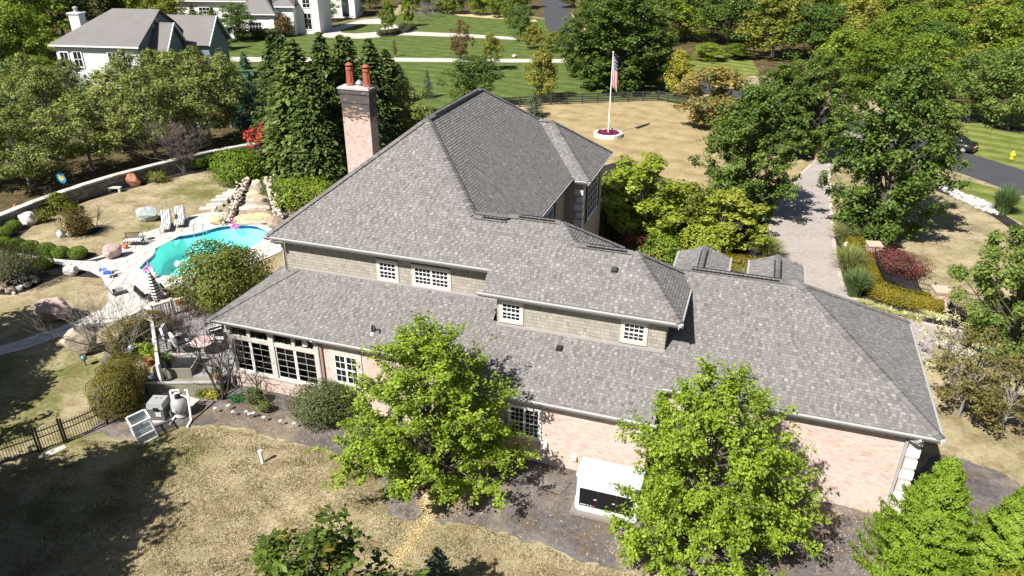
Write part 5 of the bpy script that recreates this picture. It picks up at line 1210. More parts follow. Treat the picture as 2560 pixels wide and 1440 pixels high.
# bare trees by the patio
m_gb = mat('grey_twigs', (.17, .155, .14), .95, .3, 10)
m_db = mat('dark_twigs', (.045, .038, .034), .95, .3, 10)
o = thing('bare_tree', 'leafless multi stem tree between sunroom and pool equipment', 'tree', G(556, 998)); obj('trunk', bare('bare_a', 4.4, 4, 6, 143, m_db, .075, .38, .46), o)
o = thing('bare_tree', 'leafless spreading tree beside the big tan boulder', 'tree', G(312, 905)); obj('trunk', bare('bare_b', 4.6, 6, 5, 144, m_gb, .055, .62, .4), o)
o = thing('bare_tree', 'twisted little leafless tree behind the autumn shrub', 'tree', G(240, 566)); obj('trunk', bare('bare_c', 2.0, 2, 4, 145, m_db, .05, .5, .6), o)
for i, (x, y, s) in enumerate(((1078, 42, 1.0), (1050, 52, .8), (1062, 36, .7))):
    q = thing('bare_tree', 'small bare grey shrub tree behind the kidney shaped bed', 'tree', G(x, y), i, 'small bare trees behind the kidney shaped bed'); q.scale = (s,) * 3; obj('trunk', bare('bare_far', 5, 5, 4, 146, m_gb, .09, .6, .45) if i == 0 else bpy.data.meshes['bare_far'], q)
# half-leafless shrubs round the patio rail
bf = shrub('brsh', .8, .8, 1.9, 900, .09, 150, leafmat('brown_mix', [(.05, .04, .015), (.1, .065, .025), (.15, .08, .035), (.2, .12, .05)], .2), .3, 2, .7)[0]; bb = bare('brsh_twigs', 1.9, 6, 3, 151, m_db, .02, .5, .5)
for i, (x, y, s) in enumerate(((412, 815, .8), (440, 830, .7), (470, 800, .7), (425, 850, .8), (520, 800, .7), (450, 870, .6))):
    bush('leafless_shrub', 'brown half leafless shrub growing inside the patio railing', G(x, y, .5), (bf, bb), (s, s, s), i, 'brown shrubs inside the patio railing')
# ------------------------------------------------------------------ walls, fences, rocks
random.seed(5)
def rock_mesh(name, sx, sy, sz, seed, m, rough=.35, sub=3, facets=9):
    """boulder: a sphere cut by random planes, then roughened"""
    rng = np.random.default_rng(seed); bm = bmesh.new(); bmesh.ops.create_icosphere(bm, subdivisions=sub, radius=1)
    D = unit(rng.normal(size=(facets, 3))); K = rng.uniform(.55, .92, facets); ph = rng.random(9) * 6.28
    for v in bm.verts:
        p = np.array(v.co)
        for d, k in zip(D, K):
            e = p @ d - k
            if e > 0: p = p - d * e * .93
        q = p * 4; p = p * (1 + rough * .12 * (math.sin(q[0] * 1.7 + ph[0]) * math.sin(q[1] * 1.9 + ph[1]) + math.sin(q[2] * 2.3 + ph[2] + q[0])) + rough * .07 * math.sin(q[0] * 4.1 + ph[3]) * math.sin(q[1] * 4.7 + q[2] * 3 + ph[4]))
        z = p[2] * sz * .5 + sz * .4
        v.co = (p[0] * sx / 2, p[1] * sy / 2, max(z, -.05))
    me = bpy.data.meshes.new(name); bm.to_mesh(me); bm.free(); me.materials.append(m)
    return me
def rockmat(name, a_, b_, scale=3.0):
    if name in MATS: return MATS[name]
    a = N(name); a.p.inputs['Roughness'].default_value = .9
    f = a.math('ADD', a.math('MULTIPLY', a.noise(scale, 6, rough=.7), .7), a.math('MULTIPLY', a.noise(scale * 9, 3), .3))
    a.col(a.ramp(f, [(.32, a_), (.62, b_)])); a.bump(a.noise(scale * 5, 5), .5, .04); MATS[name] = a.m; return a.m
R_PINK = rockmat('pink_granite', (.26, .18, .16), (.5, .38, .35)); R_TAN = rockmat('tan_rock', (.24, .18, .12), (.5, .42, .32)); R_WHITE = rockmat('white_rock', (.4, .37, .34), (.66, .62, .58))
R_GREY = rockmat('grey_green_rock', (.2, .23, .23), (.42, .46, .45)); R_RED = rockmat('red_rock', (.16, .06, .035), (.4, .17, .1)); R_DARK = rockmat('dark_rock', (.07, .065, .06), (.2, .18, .17)); R_BROWN = rockmat('brown_rock', (.14, .1, .075), (.34, .27, .21)); R_GOLD = rockmat('golden_rock', (.34, .23, .1), (.58, .44, .26))
R_CREAM = rockmat('cream_cobble', (.3, .24, .19), (.54, .46, .38), 5)
for i, (lb, p, wpx, hpx, m, rz, dy) in enumerate((
    ('massive pink granite boulder on the dry lawn by the flagstone path', (140, 802), 92, 50, R_PINK, .2, .7), ('huge tan boulder under the leafless spreading tree', (202, 884), 88, 62, R_TAN, .5, .7), ('white boulder on the mulch point beside the path', (182, 688), 38, 24, R_WHITE, .8, .7),
    ('grey green boulder on the pool lawn behind the striped loungers', (372, 552), 56, 34, R_GREY, .1, .7), ('pinkish boulder at the deck edge beside the metal bench', (286, 645), 46, 33, R_PINK, 1.1, .8), ('red sandstone boulder leaning at the stone wall', (335, 464), 44, 26, R_RED, .3, .6),
    ('whitish boulder at the stone wall behind the boxwood balls', (75, 562), 48, 32, R_WHITE, .4, .6), ('grey rock at the foot of the autumn shrub', (157, 593), 26, 16, R_GREY, .9, .8), ('small pale rock beside the autumn shrub', (175, 592), 14, 13, R_WHITE, .2, .8), ('upright tan rock behind the autumn shrub', (170, 578), 18, 26, R_TAN, .1, .8),
    ('pale boulder under the round evergreen hedge by the path', (285, 870), 36, 20, R_PINK, .3, .8), ('white rock at the drive edge by the pale grass clump', (2118, 622), 26, 17, R_WHITE, .5, .8), ('tan rock lying on the far green lawn', (1286, 144), 14, 8, R_TAN, .3, .8),
    ('big cream boulder behind the waterfall top', (728, 470), 40, 34, R_TAN, .4, .8), ('leaning slab of cream rock beside the yew', (745, 482), 34, 20, R_TAN, .9, .8))):
    wd = wid(p, wpx); hh = max(.2, hgt(p, (p[0], p[1] - hpx)) * 1.0); o = obj('boulder', rock_mesh('rock%d' % i, wd, wd * dy, hh * 1.35, 200 + i, m), None, G(*p), rz); tag(o, lb, 'boulder')
pile = [((8, 728), 34, 30, R_TAN), ((28, 732), 26, 20, R_BROWN), ((50, 726), 24, 16, R_WHITE), ((72, 718), 30, 18, R_DARK), ((92, 708), 28, 18, R_DARK), ((60, 706), 26, 18, R_DARK), ((42, 712), 22, 18, R_DARK), ((22, 712), 20, 14, R_RED), ((36, 736), 14, 8, R_WHITE), ((84, 698), 20, 14, R_DARK)]
for i, (p, wpx, hpx, m) in enumerate(pile):
    wd = wid(p, wpx); o = obj('rock', rock_mesh('pile%d' % i, wd, wd * .8, hgt(p, (p[0], p[1] - hpx)), 230 + i, m, sub=2), None, G(*p), i * .7); tag(o, 'rough rock in the pile under the weeping tree', 'rock', 'rocks piled under the weeping tree')

# curved dry-stone wall behind the pool
m_wst = mat('wall_stone', (.19, .175, .155), .95, .3, 6, objv=.35, bump=.5, bscale=8); m_wj = mat('wall_joint', (.06, .055, .05), 1.0)
m_capst = mat('cap_stone', (.46, .43, .39), .9, .2, 3, objv=.15, bump=.3, bscale=8)
L = smooth_line([tuple(G(*p))[:2] for p in [(-120, 622)] + wallbase], 10); WH = 1.15
sw = thing('stone_wall', 'long curved dry stone wall with pale capping behind the pool', 'wall', (*L[40], 0)); o_ = Vector((*L[40], 0))
def seg(pl, e):
    """resample a polyline at spacing e"""
    P = [np.array(p, float) for p in pl]; out = [P[0]]; i = 0; rest = e; cur = P[0]
    while i < len(P) - 1:
        d = np.linalg.norm(P[i + 1] - cur)
        if d >= rest: cur = cur + (P[i + 1] - cur) * rest / d; out.append(cur); rest = e
        else: rest -= d; i += 1; cur = P[i]
    return out
core = MB(); R_ = ribbon(L, .44); n = len(L)
for i in range(n - 1): core.prism([R_[i], R_[i + 1], R_[2 * n - 2 - i], R_[2 * n - 1 - i]], 0, WH)
core.v = [(x - o_.x, y - o_.y, z) for x, y, z in core.v]; core.build('core', m_wj, sw)
LC = seg(L, .75)
for i in range(len(LC) - 1):
    a_, b_ = LC[i], LC[i + 1]; d = (b_ - a_) / np.linalg.norm(b_ - a_); nn = np.array([-d[1], d[0]]); a_ = a_ + d * .012; j = random.uniform(-.02, .02)
    b = MB(); b.prism([tuple(a_ + nn * (.33 + j) - o_.xy), tuple(a_ - nn * (.33 - j) - o_.xy), tuple(b_ - nn * (.33 - j) - o_.xy), tuple(b_ + nn * (.33 + j) - o_.xy)], WH, WH + .1 + random.uniform(-.012, .012)); b.build('cap_stone', m_capst, sw)
cnt = 0; z = 0.0; stones = MB()
while z < WH - .05:
    hh = random.uniform(.16, .27); hh = min(hh, WH - z); Ls = seg(L, .1); i = random.randint(0, 3)
    while i < len(Ls) - 8:
        k = random.randint(3, 7); a_, b_ = Ls[i], Ls[i + k]; d = (b_ - a_) / np.linalg.norm(b_ - a_); nn = np.array([d[1], -d[0]])
        if np.dot(nn, -a_) < 0: nn = -nn
        q = .235 + random.uniform(0, .05); c = (a_ + b_) / 2
        M = Matrix.Translation((c[0] + nn[0] * q - o_.x, c[1] + nn[1] * q - o_.y, z + hh / 2)) @ Matrix.Rotation(math.atan2(d[1], d[0]) + random.uniform(-.06, .06), 4, 'Z')
        l = np.linalg.norm(b_ - a_) - .025; b = MB() if cnt < 300 else stones
        b.box(-l / 2, l / 2, -.05, .05, -hh / 2 + .012, hh / 2 - .012, M)
        if cnt < 300: b.build('stone', m_wst, sw)
        cnt += 1; i += k
    z += hh
if stones.v: tag(stones.build('stones', m_wst, sw), kind='stuff')
# garden ornaments by the wall
p = G(165, 486); b = thing('garden_ornament', 'blue and yellow metal sunburst ornament above the stone wall', 'ornament', p)
q = MB(); q.tube([(0, 0, 0), (0, 0, 1.35)], .02, 6); q.build('stem', m_black, b)
q = MB(); q.lathe([(.01, -.03), (.24, -.02), (.24, .02), (.01, .03)], (0, 0, 0), 16); q.v = [(x, z, y + 1.5) for x, y, z in q.v]; q.build('disc', mat('yellow_paint', (.6, .45, .08), .5), b)
q = MB()
for k in range(16):
    a_ = k * math.pi / 8; q.bar((.26 * math.cos(a_), 0, 1.5 + .26 * math.sin(a_)), (.5 * math.cos(a_), 0, 1.5 + .5 * math.sin(a_)), .09, .02, (0, 1, 0))
q.build('rays', mat('blue_paint', (.05, .28, .5), .5), b)
b = thing('stone_bench', 'low pale stone bench on the bed under the stone wall', 'bench', G(288, 480), .35)
q = MB(); q.box(-.6, .6, -.2, .2, .36, .46); q.build('seat', m_capst, b)
for sx in (-.45, .45): q = MB(); q.box(sx - .09, sx + .09, -.17, .17, 0, .36); q.build('leg', m_capst, b)
b = thing('garden_lantern', 'orange lantern stake at the stone wall end', 'lantern', G(47, 545)); q = MB(); q.tube([(0, 0, 0), (0, 0, .9)], .02, 6); q.build('stem', m_black, b); q = MB(); q.lathe([(.04, .8), (.13, .85), (.15, 1.0), (.1, 1.15), (.03, 1.2)], (0, 0, 0), 10); q.build('globe', mat('orange_glass', (.5, .14, .05), .3), b)

# waterfall: stone steps between cobble banks, with boulders beside
wf = thing('rock_waterfall', 'stepped rock waterfall with cobble banks running down into the pool', 'waterfall', G(635, 566)); o_ = wf.location.copy()
steps = [(632, 553, 62, .2), (640, 540, 50, .42), (641, 530, 44, .64), (640, 521, 34, .86), (638, 513, 26, 1.08), (637, 506, 20, 1.3), (637, 498, 17, 1.52), (638, 489, 16, 1.74)]
axis = Vector(G(660, 470)) - Vector(G(632, 562)); axis.z = 0; axis.normalize(); side = Vector((axis.y, -axis.x, 0)); st = Vector(G(632, 560))
for i in range(9):
    wd = 3.3 - i * .27; c = st + axis * (.25 + i * .62) - o_; zt = .22 + i * .2
    o = obj('step', rock_mesh('wfstep%d' % i, wd * 1.12, 1.25, zt * 1.15 + .1, 320 + i, (R_TAN, R_GOLD, R_BROWN, R_CREAM, R_BROWN)[i % 5], .5, 3, 7), wf, c, math.atan2(side.y, side.x) + random.uniform(-.1, .1))
mound = MB(); M = Matrix.Rotation(math.atan2(side.y, side.x), 4, 'Z')
for i in range(8):
    wd = 4.6 - i * .3; c = st + axis * (.6 + i * .66) - o_; mound.box(-wd / 2, wd / 2, -.3, .4, -.02, .08 + i * .2, Matrix.Translation(c) @ M)
mound.build('core', mat('rock_core', (.07, .06, .055), 1), wf)
cob = [rock_mesh('cobble%d' % i, .3, .25, .26, 260 + i, R_CREAM, .3, 1, 6) for i in range(4)]
for sgn in (-1, 1):
    for k in range(110):
        t = random.random() * 5.6; wd = (3.3 - t / .62 * .27) / 2 + .25 + random.uniform(-.25, .8) * random.random(); c = st + axis * (t - .1) + side * (sgn * wd) - o_
        o = obj('cobble', random.choice(cob), wf, (c.x, c.y, .1 + t * .32 + random.uniform(-.05, .16)), random.random() * 6); s = random.uniform(.5, 1.5); o.scale = (s, s * random.uniform(.7, 1.3), s * random.uniform(.7, 1.2))
bould = [((540, 560), 46, 26, R_GOLD), ((566, 550), 16, 18, R_CREAM), ((572, 535), 36, 18, R_BROWN), ((590, 515), 30, 16, R_GREY), ((534, 530), 14, 7, R_CREAM), ((548, 530), 16, 6, R_DARK), ((660, 548), 26, 22, R_GOLD), ((688, 565), 60, 28, R_BROWN), ((690, 548), 44, 16, R_DARK), ((668, 530), 22, 22, R_DARK), ((680, 520), 20, 22, R_GREY), ((662, 505), 16, 14, R_CREAM), ((690, 510), 22, 14, R_TAN), ((650, 480), 34, 14, R_GREY), ((672, 475), 30, 12, R_DARK), ((592, 535), 26, 14, R_TAN), ((578, 524), 18, 10, R_CREAM), ((605, 500), 22, 12, R_TAN), ((676, 540), 18, 14, R_DARK), ((710, 545), 30, 16, R_DARK)]
for i, (p, wpx, hpx, m) in enumerate(bould):
    wd = wid(p, wpx); o = obj('boulder', rock_mesh('wf%d' % i, wd, wd * .8, max(.25, hgt(p, (p[0], p[1] - hpx)) * .95), 280 + i, m, sub=2), wf, Vector(G(*p)) - o_, i * .9)
sp = thing('stepping_stone', 'x', 'stone', (0, 0, 0)); bpy.data.objects.remove(sp)
for i, p in enumerate(((520, 522), (538, 516), (550, 508), (562, 502), (580, 497), (592, 494))):
    b = MB(); b.box(-.65, .65, -.28, .28, 0, .1 + .12 * i); o = b.build('stone_step', m_capst, None, loc=G(*p), rz=.5); tag(o, 'pale stone slab in the flight climbing beside the waterfall', 'step', 'stone steps beside the waterfall')

# iron picket fences
def picket_fence(name, label, cat, pts, h, gap, posts=True, m=m_black, group=None, capital=True):
    L_ = [np.array(tuple(G(*p))[:2]) for p in pts]; L_ = seg(smooth_line(L_, 6), gap); o = L_[0]; t = thing(name, label, cat, (*o, 0), group=group)
    Q = [p - o for p in L_]
    for z in (.12, h * .62, h * .88):
        b = MB(); 
        for i in range(len(Q) - 1): b.bar((*Q[i], z), (*Q[i + 1], z), .03, .04)
        b.build('rail', m, t)
    for i, q in enumerate(Q):
        b = MB(); b.box(-.009, .009, -.009, .009, .05, h, Matrix.Translation((*q, 0))); b.v += []; b.build('picket', m, t)
    if posts:
        for k in ([0, len(Q) - 1] + list(range(20, len(Q) - 8, 20))):
            b = MB(); b.box(-.035, .035, -.035, .035, 0, h + .1, Matrix.Translation((*Q[k], 0))); b.lathe([(.05, 0), (.05, .03), (.01, .08)], (*Q[k], h + .1), 6); b.build('post', m, t)
    return t
picket_fence('iron_fence', 'bronze iron picket fence run left of the gate on the back lawn', 'fence', ((-60, 1182), (0, 1162), (100, 1128)), 1.2, .115)
picket_fence('iron_gate', 'bronze iron garden gate between the two fence runs', 'gate', ((106, 1130), (162, 1108)), 1.25, .115)
picket_fence('iron_fence', 'bronze iron picket fence run between gate and clipped hedge', 'fence', ((168, 1106), (220, 1084), (275, 1058)), 1.2, .115)
b = MB(); b.prism(poly([(104, 1142), (118, 1132), (160, 1114), (168, 1120), (140, 1134), (112, 1146)]), .0, .04); tag(b.build('gate_slab', mat('pale_slab', (.42, .4, .36), .9, .2, 6)), kind='structure')
picket_fence('iron_fence', 'black iron fence curving between the two brick pillars', 'fence', ((2178, 642), (2186, 690), (2215, 716), (2260, 736), (2326, 756)), 1.25, .13)
picket_fence('iron_fence', 'black iron fence run right of the second brick pillar', 'fence', ((2358, 768), (2440, 778), (2520, 790)), 1.25, .13)
b = MB(); pl = seg(smooth_line([tuple(G(*p))[:2] for p in ((2172, 660), (2178, 700), (2205, 726), (2260, 746), (2322, 764))], 5), .5); rb = ribbon(pl, .3); n = len(pl)
for i in range(n - 1): b.prism([rb[i], rb[i + 1], rb[2 * n - 2 - i], rb[2 * n - 1 - i]], 0, .32)
tag(b.build('fence_kerb', m_edge), 'low brick kerb under the curved iron fence', 'kerb')
m_pb = tonemat('pillar_brick', [(0, (.2, .12, .09)), (.3, (.36, .23, .17)), (.7, (.46, .35, .28)), (1, (.55, .46, .38))], .95)
def pillar(label, p, w_, h, cap=None):
    t = thing('brick_pillar', label, 'pillar', G(*p), .15); q = MB(); q.box(-w_ / 2, w_ / 2, -w_ / 2, w_ / 2, 0, h); q.build('core', m_jointw, t)
    st = []
    for ax in (((0, -w_ / 2, 0), X_, (0, -1, 0)), ((w_ / 2, 0, 0), Y_, (1, 0, 0)), ((-w_ / 2, 0, 0), Y_, (-1, 0, 0))):
        clad(st, ax[0], ax[1], ax[2], -w_ / 2, w_ / 2, 0, h, .0767, .213, .2131, .0095, .01, .01, lambda u, z: min(1, max(0, random.gauss(.6, .25))), (), True)
    for d, c, tn in st[:300]:
        q = MB(); emit(q, c, tn); q.build('brick', m_pb, t)
    if len(st) > 300:
        q = MB()
        for d, c, tn in st[300:]: emit(q, c, tn)
        tag(q.build('bricks', m_pb, t), kind='stuff')
    q = MB(); q.box(-w_ / 2 - .06, w_ / 2 + .06, -w_ / 2 - .06, w_ / 2 + .06, h, h + .1); q.build('cap', cap or m_pbcap, t); return t
m_pbcap = mat('brick_cap', (.45, .34, .26), .9, .25, 12)
pillar('short brick pillar at the drive end of the curved iron fence', (2176, 652), .85, 1.25); pillar('brick pillar joining the curved fence to the right run', (2342, 770), .9, 1.25)
pillar('tall brick gate pillar with pale stone cap under the forked oak', (2048, 400), 1.05, 1.75, m_stone)
# four-rail fence round the front lawn
m_rail = mat('dark_rail', (.035, .033, .032), .8, .3, 4)
def rail_fence(label, pts, n):
    A_, B_ = Vector(G(*pts[0])), Vector(G(*pts[1])); t = thing('rail_fence', label, 'fence', A_); D_ = B_ - A_
    for i in range(n + 1):
        p = D_ * (i / n); q = MB(); q.box(-.07, .07, -.07, .07, 0, 1.32, Matrix.Translation(p)); q.build('post', m_rail, t)
    for i in range(n):
        for z in (.3, .6, .9, 1.2):
            a_, b_ = D_ * (i / n), D_ * ((i + 1) / n); d = D_.normalized() * .075; q = MB(); q.bar(a_ + d + Vector((0, 0, z)), b_ - d + Vector((0, 0, z)), .035, .15); q.build('rail', m_rail, t)
rail_fence('dark four rail fence along the far edge of the front lawn', ((1180, 276), (1376, 262)), 5); rail_fence('dark four rail fence behind the flagpole', ((1378, 262), (1644, 252)), 7); rail_fence('dark four rail fence turning toward the orange tinged tree', ((1646, 252), (1716, 264)), 3)
# ------------------------------------------------------------------ objects
random.seed(9)
# flagpole in its round planter
fp = G(1519.9, 340); t = thing('planter_ring', 'round white block planter with crimson flowers round the flagpole', 'planter', fp); R0 = wid((1520, 342), 36)
m_wblk = mat('white_block', (.62, .6, .56), .85, .12, 6, objv=.1)
for k in range(26):
    for lv in range(2):
        a0 = (k + lv * .5) * 6.2832 / 26; a1 = a0 + 6.2832 / 26 * .96; q = MB(); q.prism([(R0 * math.cos(a0), R0 * math.sin(a0)), (R0 * math.cos(a1), R0 * math.sin(a1)), ((R0 - .34) * math.cos(a1), (R0 - .34) * math.sin(a1)), ((R0 - .34) * math.cos(a0), (R0 - .34) * math.sin(a0))], lv * .2 + (.003 if lv else 0), lv * .2 + .2); q.build('block', m_wblk, t)
q = MB(); q.lathe([(R0 - .33, 0), (R0 - .33, .3), (.02, .36)], (0, 0, 0), 24); q.build('soil', m_dark, t)
rng = np.random.default_rng(3); n = 2600; a_ = rng.random(n) * 6.283; r_ = np.sqrt(rng.random(n)) * (R0 - .38); V, F_ = leaf_quads(np.c_[r_ * np.cos(a_), r_ * np.sin(a_), .36 + rng.random(n) * .14], np.tile([0, 0, 1.], (n, 1)) + rng.normal(size=(n, 3)) * .5, rng.uniform(.07, .14, n), rng)
obj('flowers', fastmesh('flowers', V, F_, leafmat('crimson_flowers', [(.06, .02, .03), (.2, .02, .08), (.3, .03, .12), (.1, .08, .04)], .2)), t)['kind'] = 'stuff'
for dx, dy in ((-.9, -.2), (.5, -.6), (.3, .7)):
    q = MB(); q.tube([(dx, dy, .3), (dx, dy, .62)], .02, 5); q.box(dx - .08, dx + .08, dy - .06, dy + .06, .6, .72); q.build('spotlight', m_black, t)
t = thing('flagpole', 'tall white flagpole with a limp striped flag on the front lawn', 'flagpole', fp); HF = 8.9
q = MB(); q.tube([(0, 0, .3), (0, 0, HF)], [.07, .04], 10); q.build('pole', m_white, t); q = MB(); q.lathe([(.01, 0), (.08, .05), (.08, .12), (.01, .17)], (0, 0, HF), 10); q.build('finial', m_white, t)
# flag hanging limp: draped cloth, star field above, stripes running down
a = N('flag_cloth'); a.p.inputs['Roughness'].default_value = .8
uv = a.n('ShaderNodeAttribute', attribute_name='uvf'); sp = a.n('ShaderNodeSeparateXYZ'); a.l(uv.outputs['Vector'], sp.inputs[0])
st = a.math('GREATER_THAN', a.math('FRACT', a.math('MULTIPLY', sp.outputs[0], 6.5)), .5)
c = a.mix(st, (.42, .02, .04), (.75, .75, .76))
vo = a.n('ShaderNodeTexVoronoi'); vo.feature = 'F1'; vo.inputs['Scale'].default_value = 9; vo.inputs['Randomness'].default_value = .2; a.l(uv.outputs['Vector'], vo.inputs['Vector'])
ca = a.mix(a.math('LESS_THAN', vo.outputs['Distance'], .26), (.02, .03, .12), (.7, .7, .75))
cn = a.math('MULTIPLY', a.math('GREATER_THAN', sp.outputs[1], .6), a.math('GREATER_THAN', sp.outputs[0], .3)); c = a.mix(cn, c, ca); a.col(c)
V = []; F_ = []; UV = []; nu, nv = 22, 26
for j in range(nv + 1):
    for i in range(nu + 1):
        u, v = i / nu, j / nv; w_ = .34 + .6 * (1 - v) ** .8 * (1 - .45 * (1 - v)); x = .05 + u * w_; y = .13 * math.sin(u * 13 + v * 2) * (.4 + (1 - v)); z = HF - .3 - (1 - v) * 3.1 - u * .9 * (.3 + .4 * (1 - v))
        V.append((x, y, z)); UV.append((u, v, 0))
for j in range(nv):
    for i in range(nu): k = j * (nu + 1) + i; F_.append((k, k + 1, k + nu + 2, k + nu + 1))
me = bpy.data.meshes.new('flag'); me.from_pydata(V, [], F_); at = me.attributes.new('uvf', 'FLOAT_VECTOR', 'POINT'); at.data.foreach_set('vector', np.array(UV).ravel()); me.materials.append(a.m); me.polygons.foreach_set('use_smooth', [True] * len(me.polygons)); obj('flag', me, t)

# standby generator on its pad
gx, gy = -3.55, 23.55; t = thing('generator', 'white standby generator cabinet with black doors beside the brick wall', 'generator', (gx, gy, 0)); m_gen = mat('white_enamel', (.64, .66, .68), .35, .05, 2, .5)
q = MB(); q.box(-1.45, 1.45, -.88, .5, 0, .14); q.build('pad', mat('old_concrete', (.2, .18, .165), .9, .25, 5), t)
q = MB(); q.box(-1.25, 1.25, -.72, .35, .24, 1.96); q.build('cabinet', m_gen, t); q = MB(); q.box(-1.2, 1.2, -.68, .32, .14, .24); q.build('skid', mat('skid', (.5, .5, .5), .5), t)
q = MB(); q.box(-1.3, 1.3, -.77, .4, 1.96, 2.02); q.build('roof', m_gen, t)
q = MB(); q.box(-.9, -.875, -.76, .39, 2.021, 2.035); q.build('seam', m_gen, t); q = MB(); q.box(.3, .325, -.76, .39, 2.021, 2.035); q.build('seam', m_gen, t)
for k in range(3):
    x0 = -1.12 + k * .75; q = MB(); q.box(x0, x0 + .735, -.745, -.72, .5, 1.38); d = q.build('door', mat('black_enamel', (.008, .008, .009), .35, .2, 3, .4), t)
    q = MB(); q.box(x0 + .6, x0 + .7, -.765, -.745, .92, .95); q.build('handle', m_gen, d)
    gq = MB(); gq.box(x0 + .05, x0 + .69, -.725, -.72, 1.46, 1.74); gr_ = gq.build('grille', mat('grille_back', (.1, .1, .105), .6), t)
    gq = MB()
    for r in range(7):
        gq.box(x0 + .05, x0 + .69, -.74, -.725, 1.47 + r * .04, 1.487 + r * .04)
    for cc in range(12): xx = x0 + .06 + cc * .055; gq.box(xx, xx + .02, -.738, -.726, 1.46, 1.74)
    gq.build('louvre', m_gen, gr_)['kind'] = 'stuff'
q = MB(); q.box(-1.08, -.82, -.748, -.746, .56, .59); q.box(-.78, -.73, -.748, -.746, .55, .6); q.box(-.66, -.6, -.748, -.746, .55, .6); q.build('nameplate', m_gen, t)
q = MB(); q.box(-.55, -.48, -.748, -.746, .54, .61); q.build('badge', mat('red_badge', (.6, .05, .03), .4), t)
for x in (-1.3, 1.3): q = MB(); q.tube([(x, -.5, 0), (x + .02 * (1 if x > 0 else -1), -.5, .5), (x, -.45, .7)], .035, 6); q.build('conduit', mat('conduit', (.4, .45, .5), .4), t)
# white stand pipe on the lawn
t = thing('drain_pipe', 'white upright drain pipe standing in the back lawn', 'pipe', G(657, 1157)); q = MB(); q.tube([(0, 0, 0), (-.03, 0, .6)], .075, 12); q.build('pipe', m_white, t); q = MB(); q.lathe([(.1, 0), (.1, .1), (.06, .13)], (-.03, 0, .58), 12); q.build('cap', m_white, t)
# solar path lights on the mulch
for x, y in ((1248, 1220), (1402, 1255), (1527, 1255), (1378, 1190), (1843, 1335), (1965, 1363), (1695, 1300), (1603, 1262), (1562, 1275)):
    t = thing('solar_light', 'small white topped solar stake light stuck in the mulch', 'garden light', G(200 + x / 3.657, 700 + y / 3.657), group='solar stake lights on the mulch'); t.rotation_euler = (random.uniform(-.15, .15), random.uniform(-.2, .05), 0)
    q = MB(); q.tube([(0, 0, -.03), (0, 0, .3)], .012, 5); q.build('stake', m_black, t); q = MB(); q.lathe([(.05, .27), (.085, .3), (.085, .33), (.02, .36)], (0, 0, 0), 10); q.build('head', m_white, t)
# pool equipment
m_grey = mat('equipment_grey', (.3, .3, .3), .5, .08, 3); m_grey2 = mat('equipment_dark', (.1, .1, .105), .5); m_pvc = mat('white_pvc', (.74, .73, .7), .4, .05, 4)
b = MB(); b.prism(poly([(345, 1015), (440, 985), (500, 1000), (470, 1035), (400, 1058), (372, 1060)]), .0, .06); tag(b.build('equipment_pad', m_conc), kind='structure')
t = thing('pool_heater', 'grey box pool heater with dark front panel beside the filter', 'pool heater', G(404, 1042), .28); q = MB(); q.box(-.38, .38, -.38, .38, .06, .72); q.build('base', m_grey2, t); q = MB(); q.box(-.41, .41, -.41, .41, .72, 1.02); q.v[4:8] = [(x * .9, y * .9, z) for x, y, z in q.v[4:8]]; q.build('hood', m_grey, t)
for dx in (-.15, .08): q = MB(); q.box(dx, dx + .12, .1, .15, 1.02, 1.03); q.build('vent_slot', m_black, t)
q = MB(); q.box(-.02, .26, -.4, -.385, .3, .58); q.build('label_plate', mat('plate', (.45, .45, .44), .4), t); q = MB(); q.box(-.06, .16, -.46, -.37, .66, .82); q.build('control_box', m_black, t)
t = thing('pool_filter', 'round grey sand filter tank with white pipes', 'pool filter', G(455, 1040)); q = MB(); q.lathe([(.3, .06), (.3, .12), (.2, .16), (.24, .26), (.36, .42), (.4, .62), (.38, .84), (.28, 1.0), (.12, 1.08)], (0, 0, 0), 20); q.build('tank', m_grey, t, True); q = MB(); q.lathe([(.13, 1.07), (.15, 1.12), (.13, 1.24), (.05, 1.28)], (0, 0, 0), 12); q.build('valve', m_black, t); q = MB(); q.box(-.1, .1, -.41, -.38, .5, .66); q.build('label_plate', mat('plate', (.45, .45, .44), .4), t)
P = lambda x, y, z: Vector(G(x, y, z))
t = thing('pipework', 'white plastic pipes joining pool heater, filter and pump', 'pipes', G(430, 1045)); oo = t.location.copy()
for pts in ([(425, 977, 1.3), (448, 975, 1.3)], [(425, 977, 1.3), (433, 1010, .75), (432, 1022, .45)], [(434, 985, 1.15), (449, 981, 1.2)], [(434, 985, 1.15), (437, 1000, .9)], [(424, 1030, .35), (427, 1040, .06)], [(424, 1027, .4), (444, 1020, .45)], [(444, 1020, .45), (446, 1036, .2)]):
    q = MB(); q.tube([P(*p) - oo for p in pts], .05, 8); q.build('pipe', m_pvc, t)
t = thing('backwash_pipe', 'tall white pipe running from filter top down to the lawn edge', 'pipe', G(478, 1050)); oo = t.location.copy(); q = MB(); q.tube([P(463, 975, 1.3) - oo, P(468, 975, 1.32) - oo, G(478, 1050, .1) - oo, G(468, 1068, .05) - oo], .055, 8); q.build('pipe', m_pvc, t)
t = thing('drain_hose', 'white flat pipe lying from pump across the mulch', 'pipe', G(440, 1036)); oo = t.location.copy(); q = MB(); q.tube([G(442, 1034, .12) - oo, G(424, 1062, .05) - oo], .04, 6); q.build('pipe', m_pvc, t)
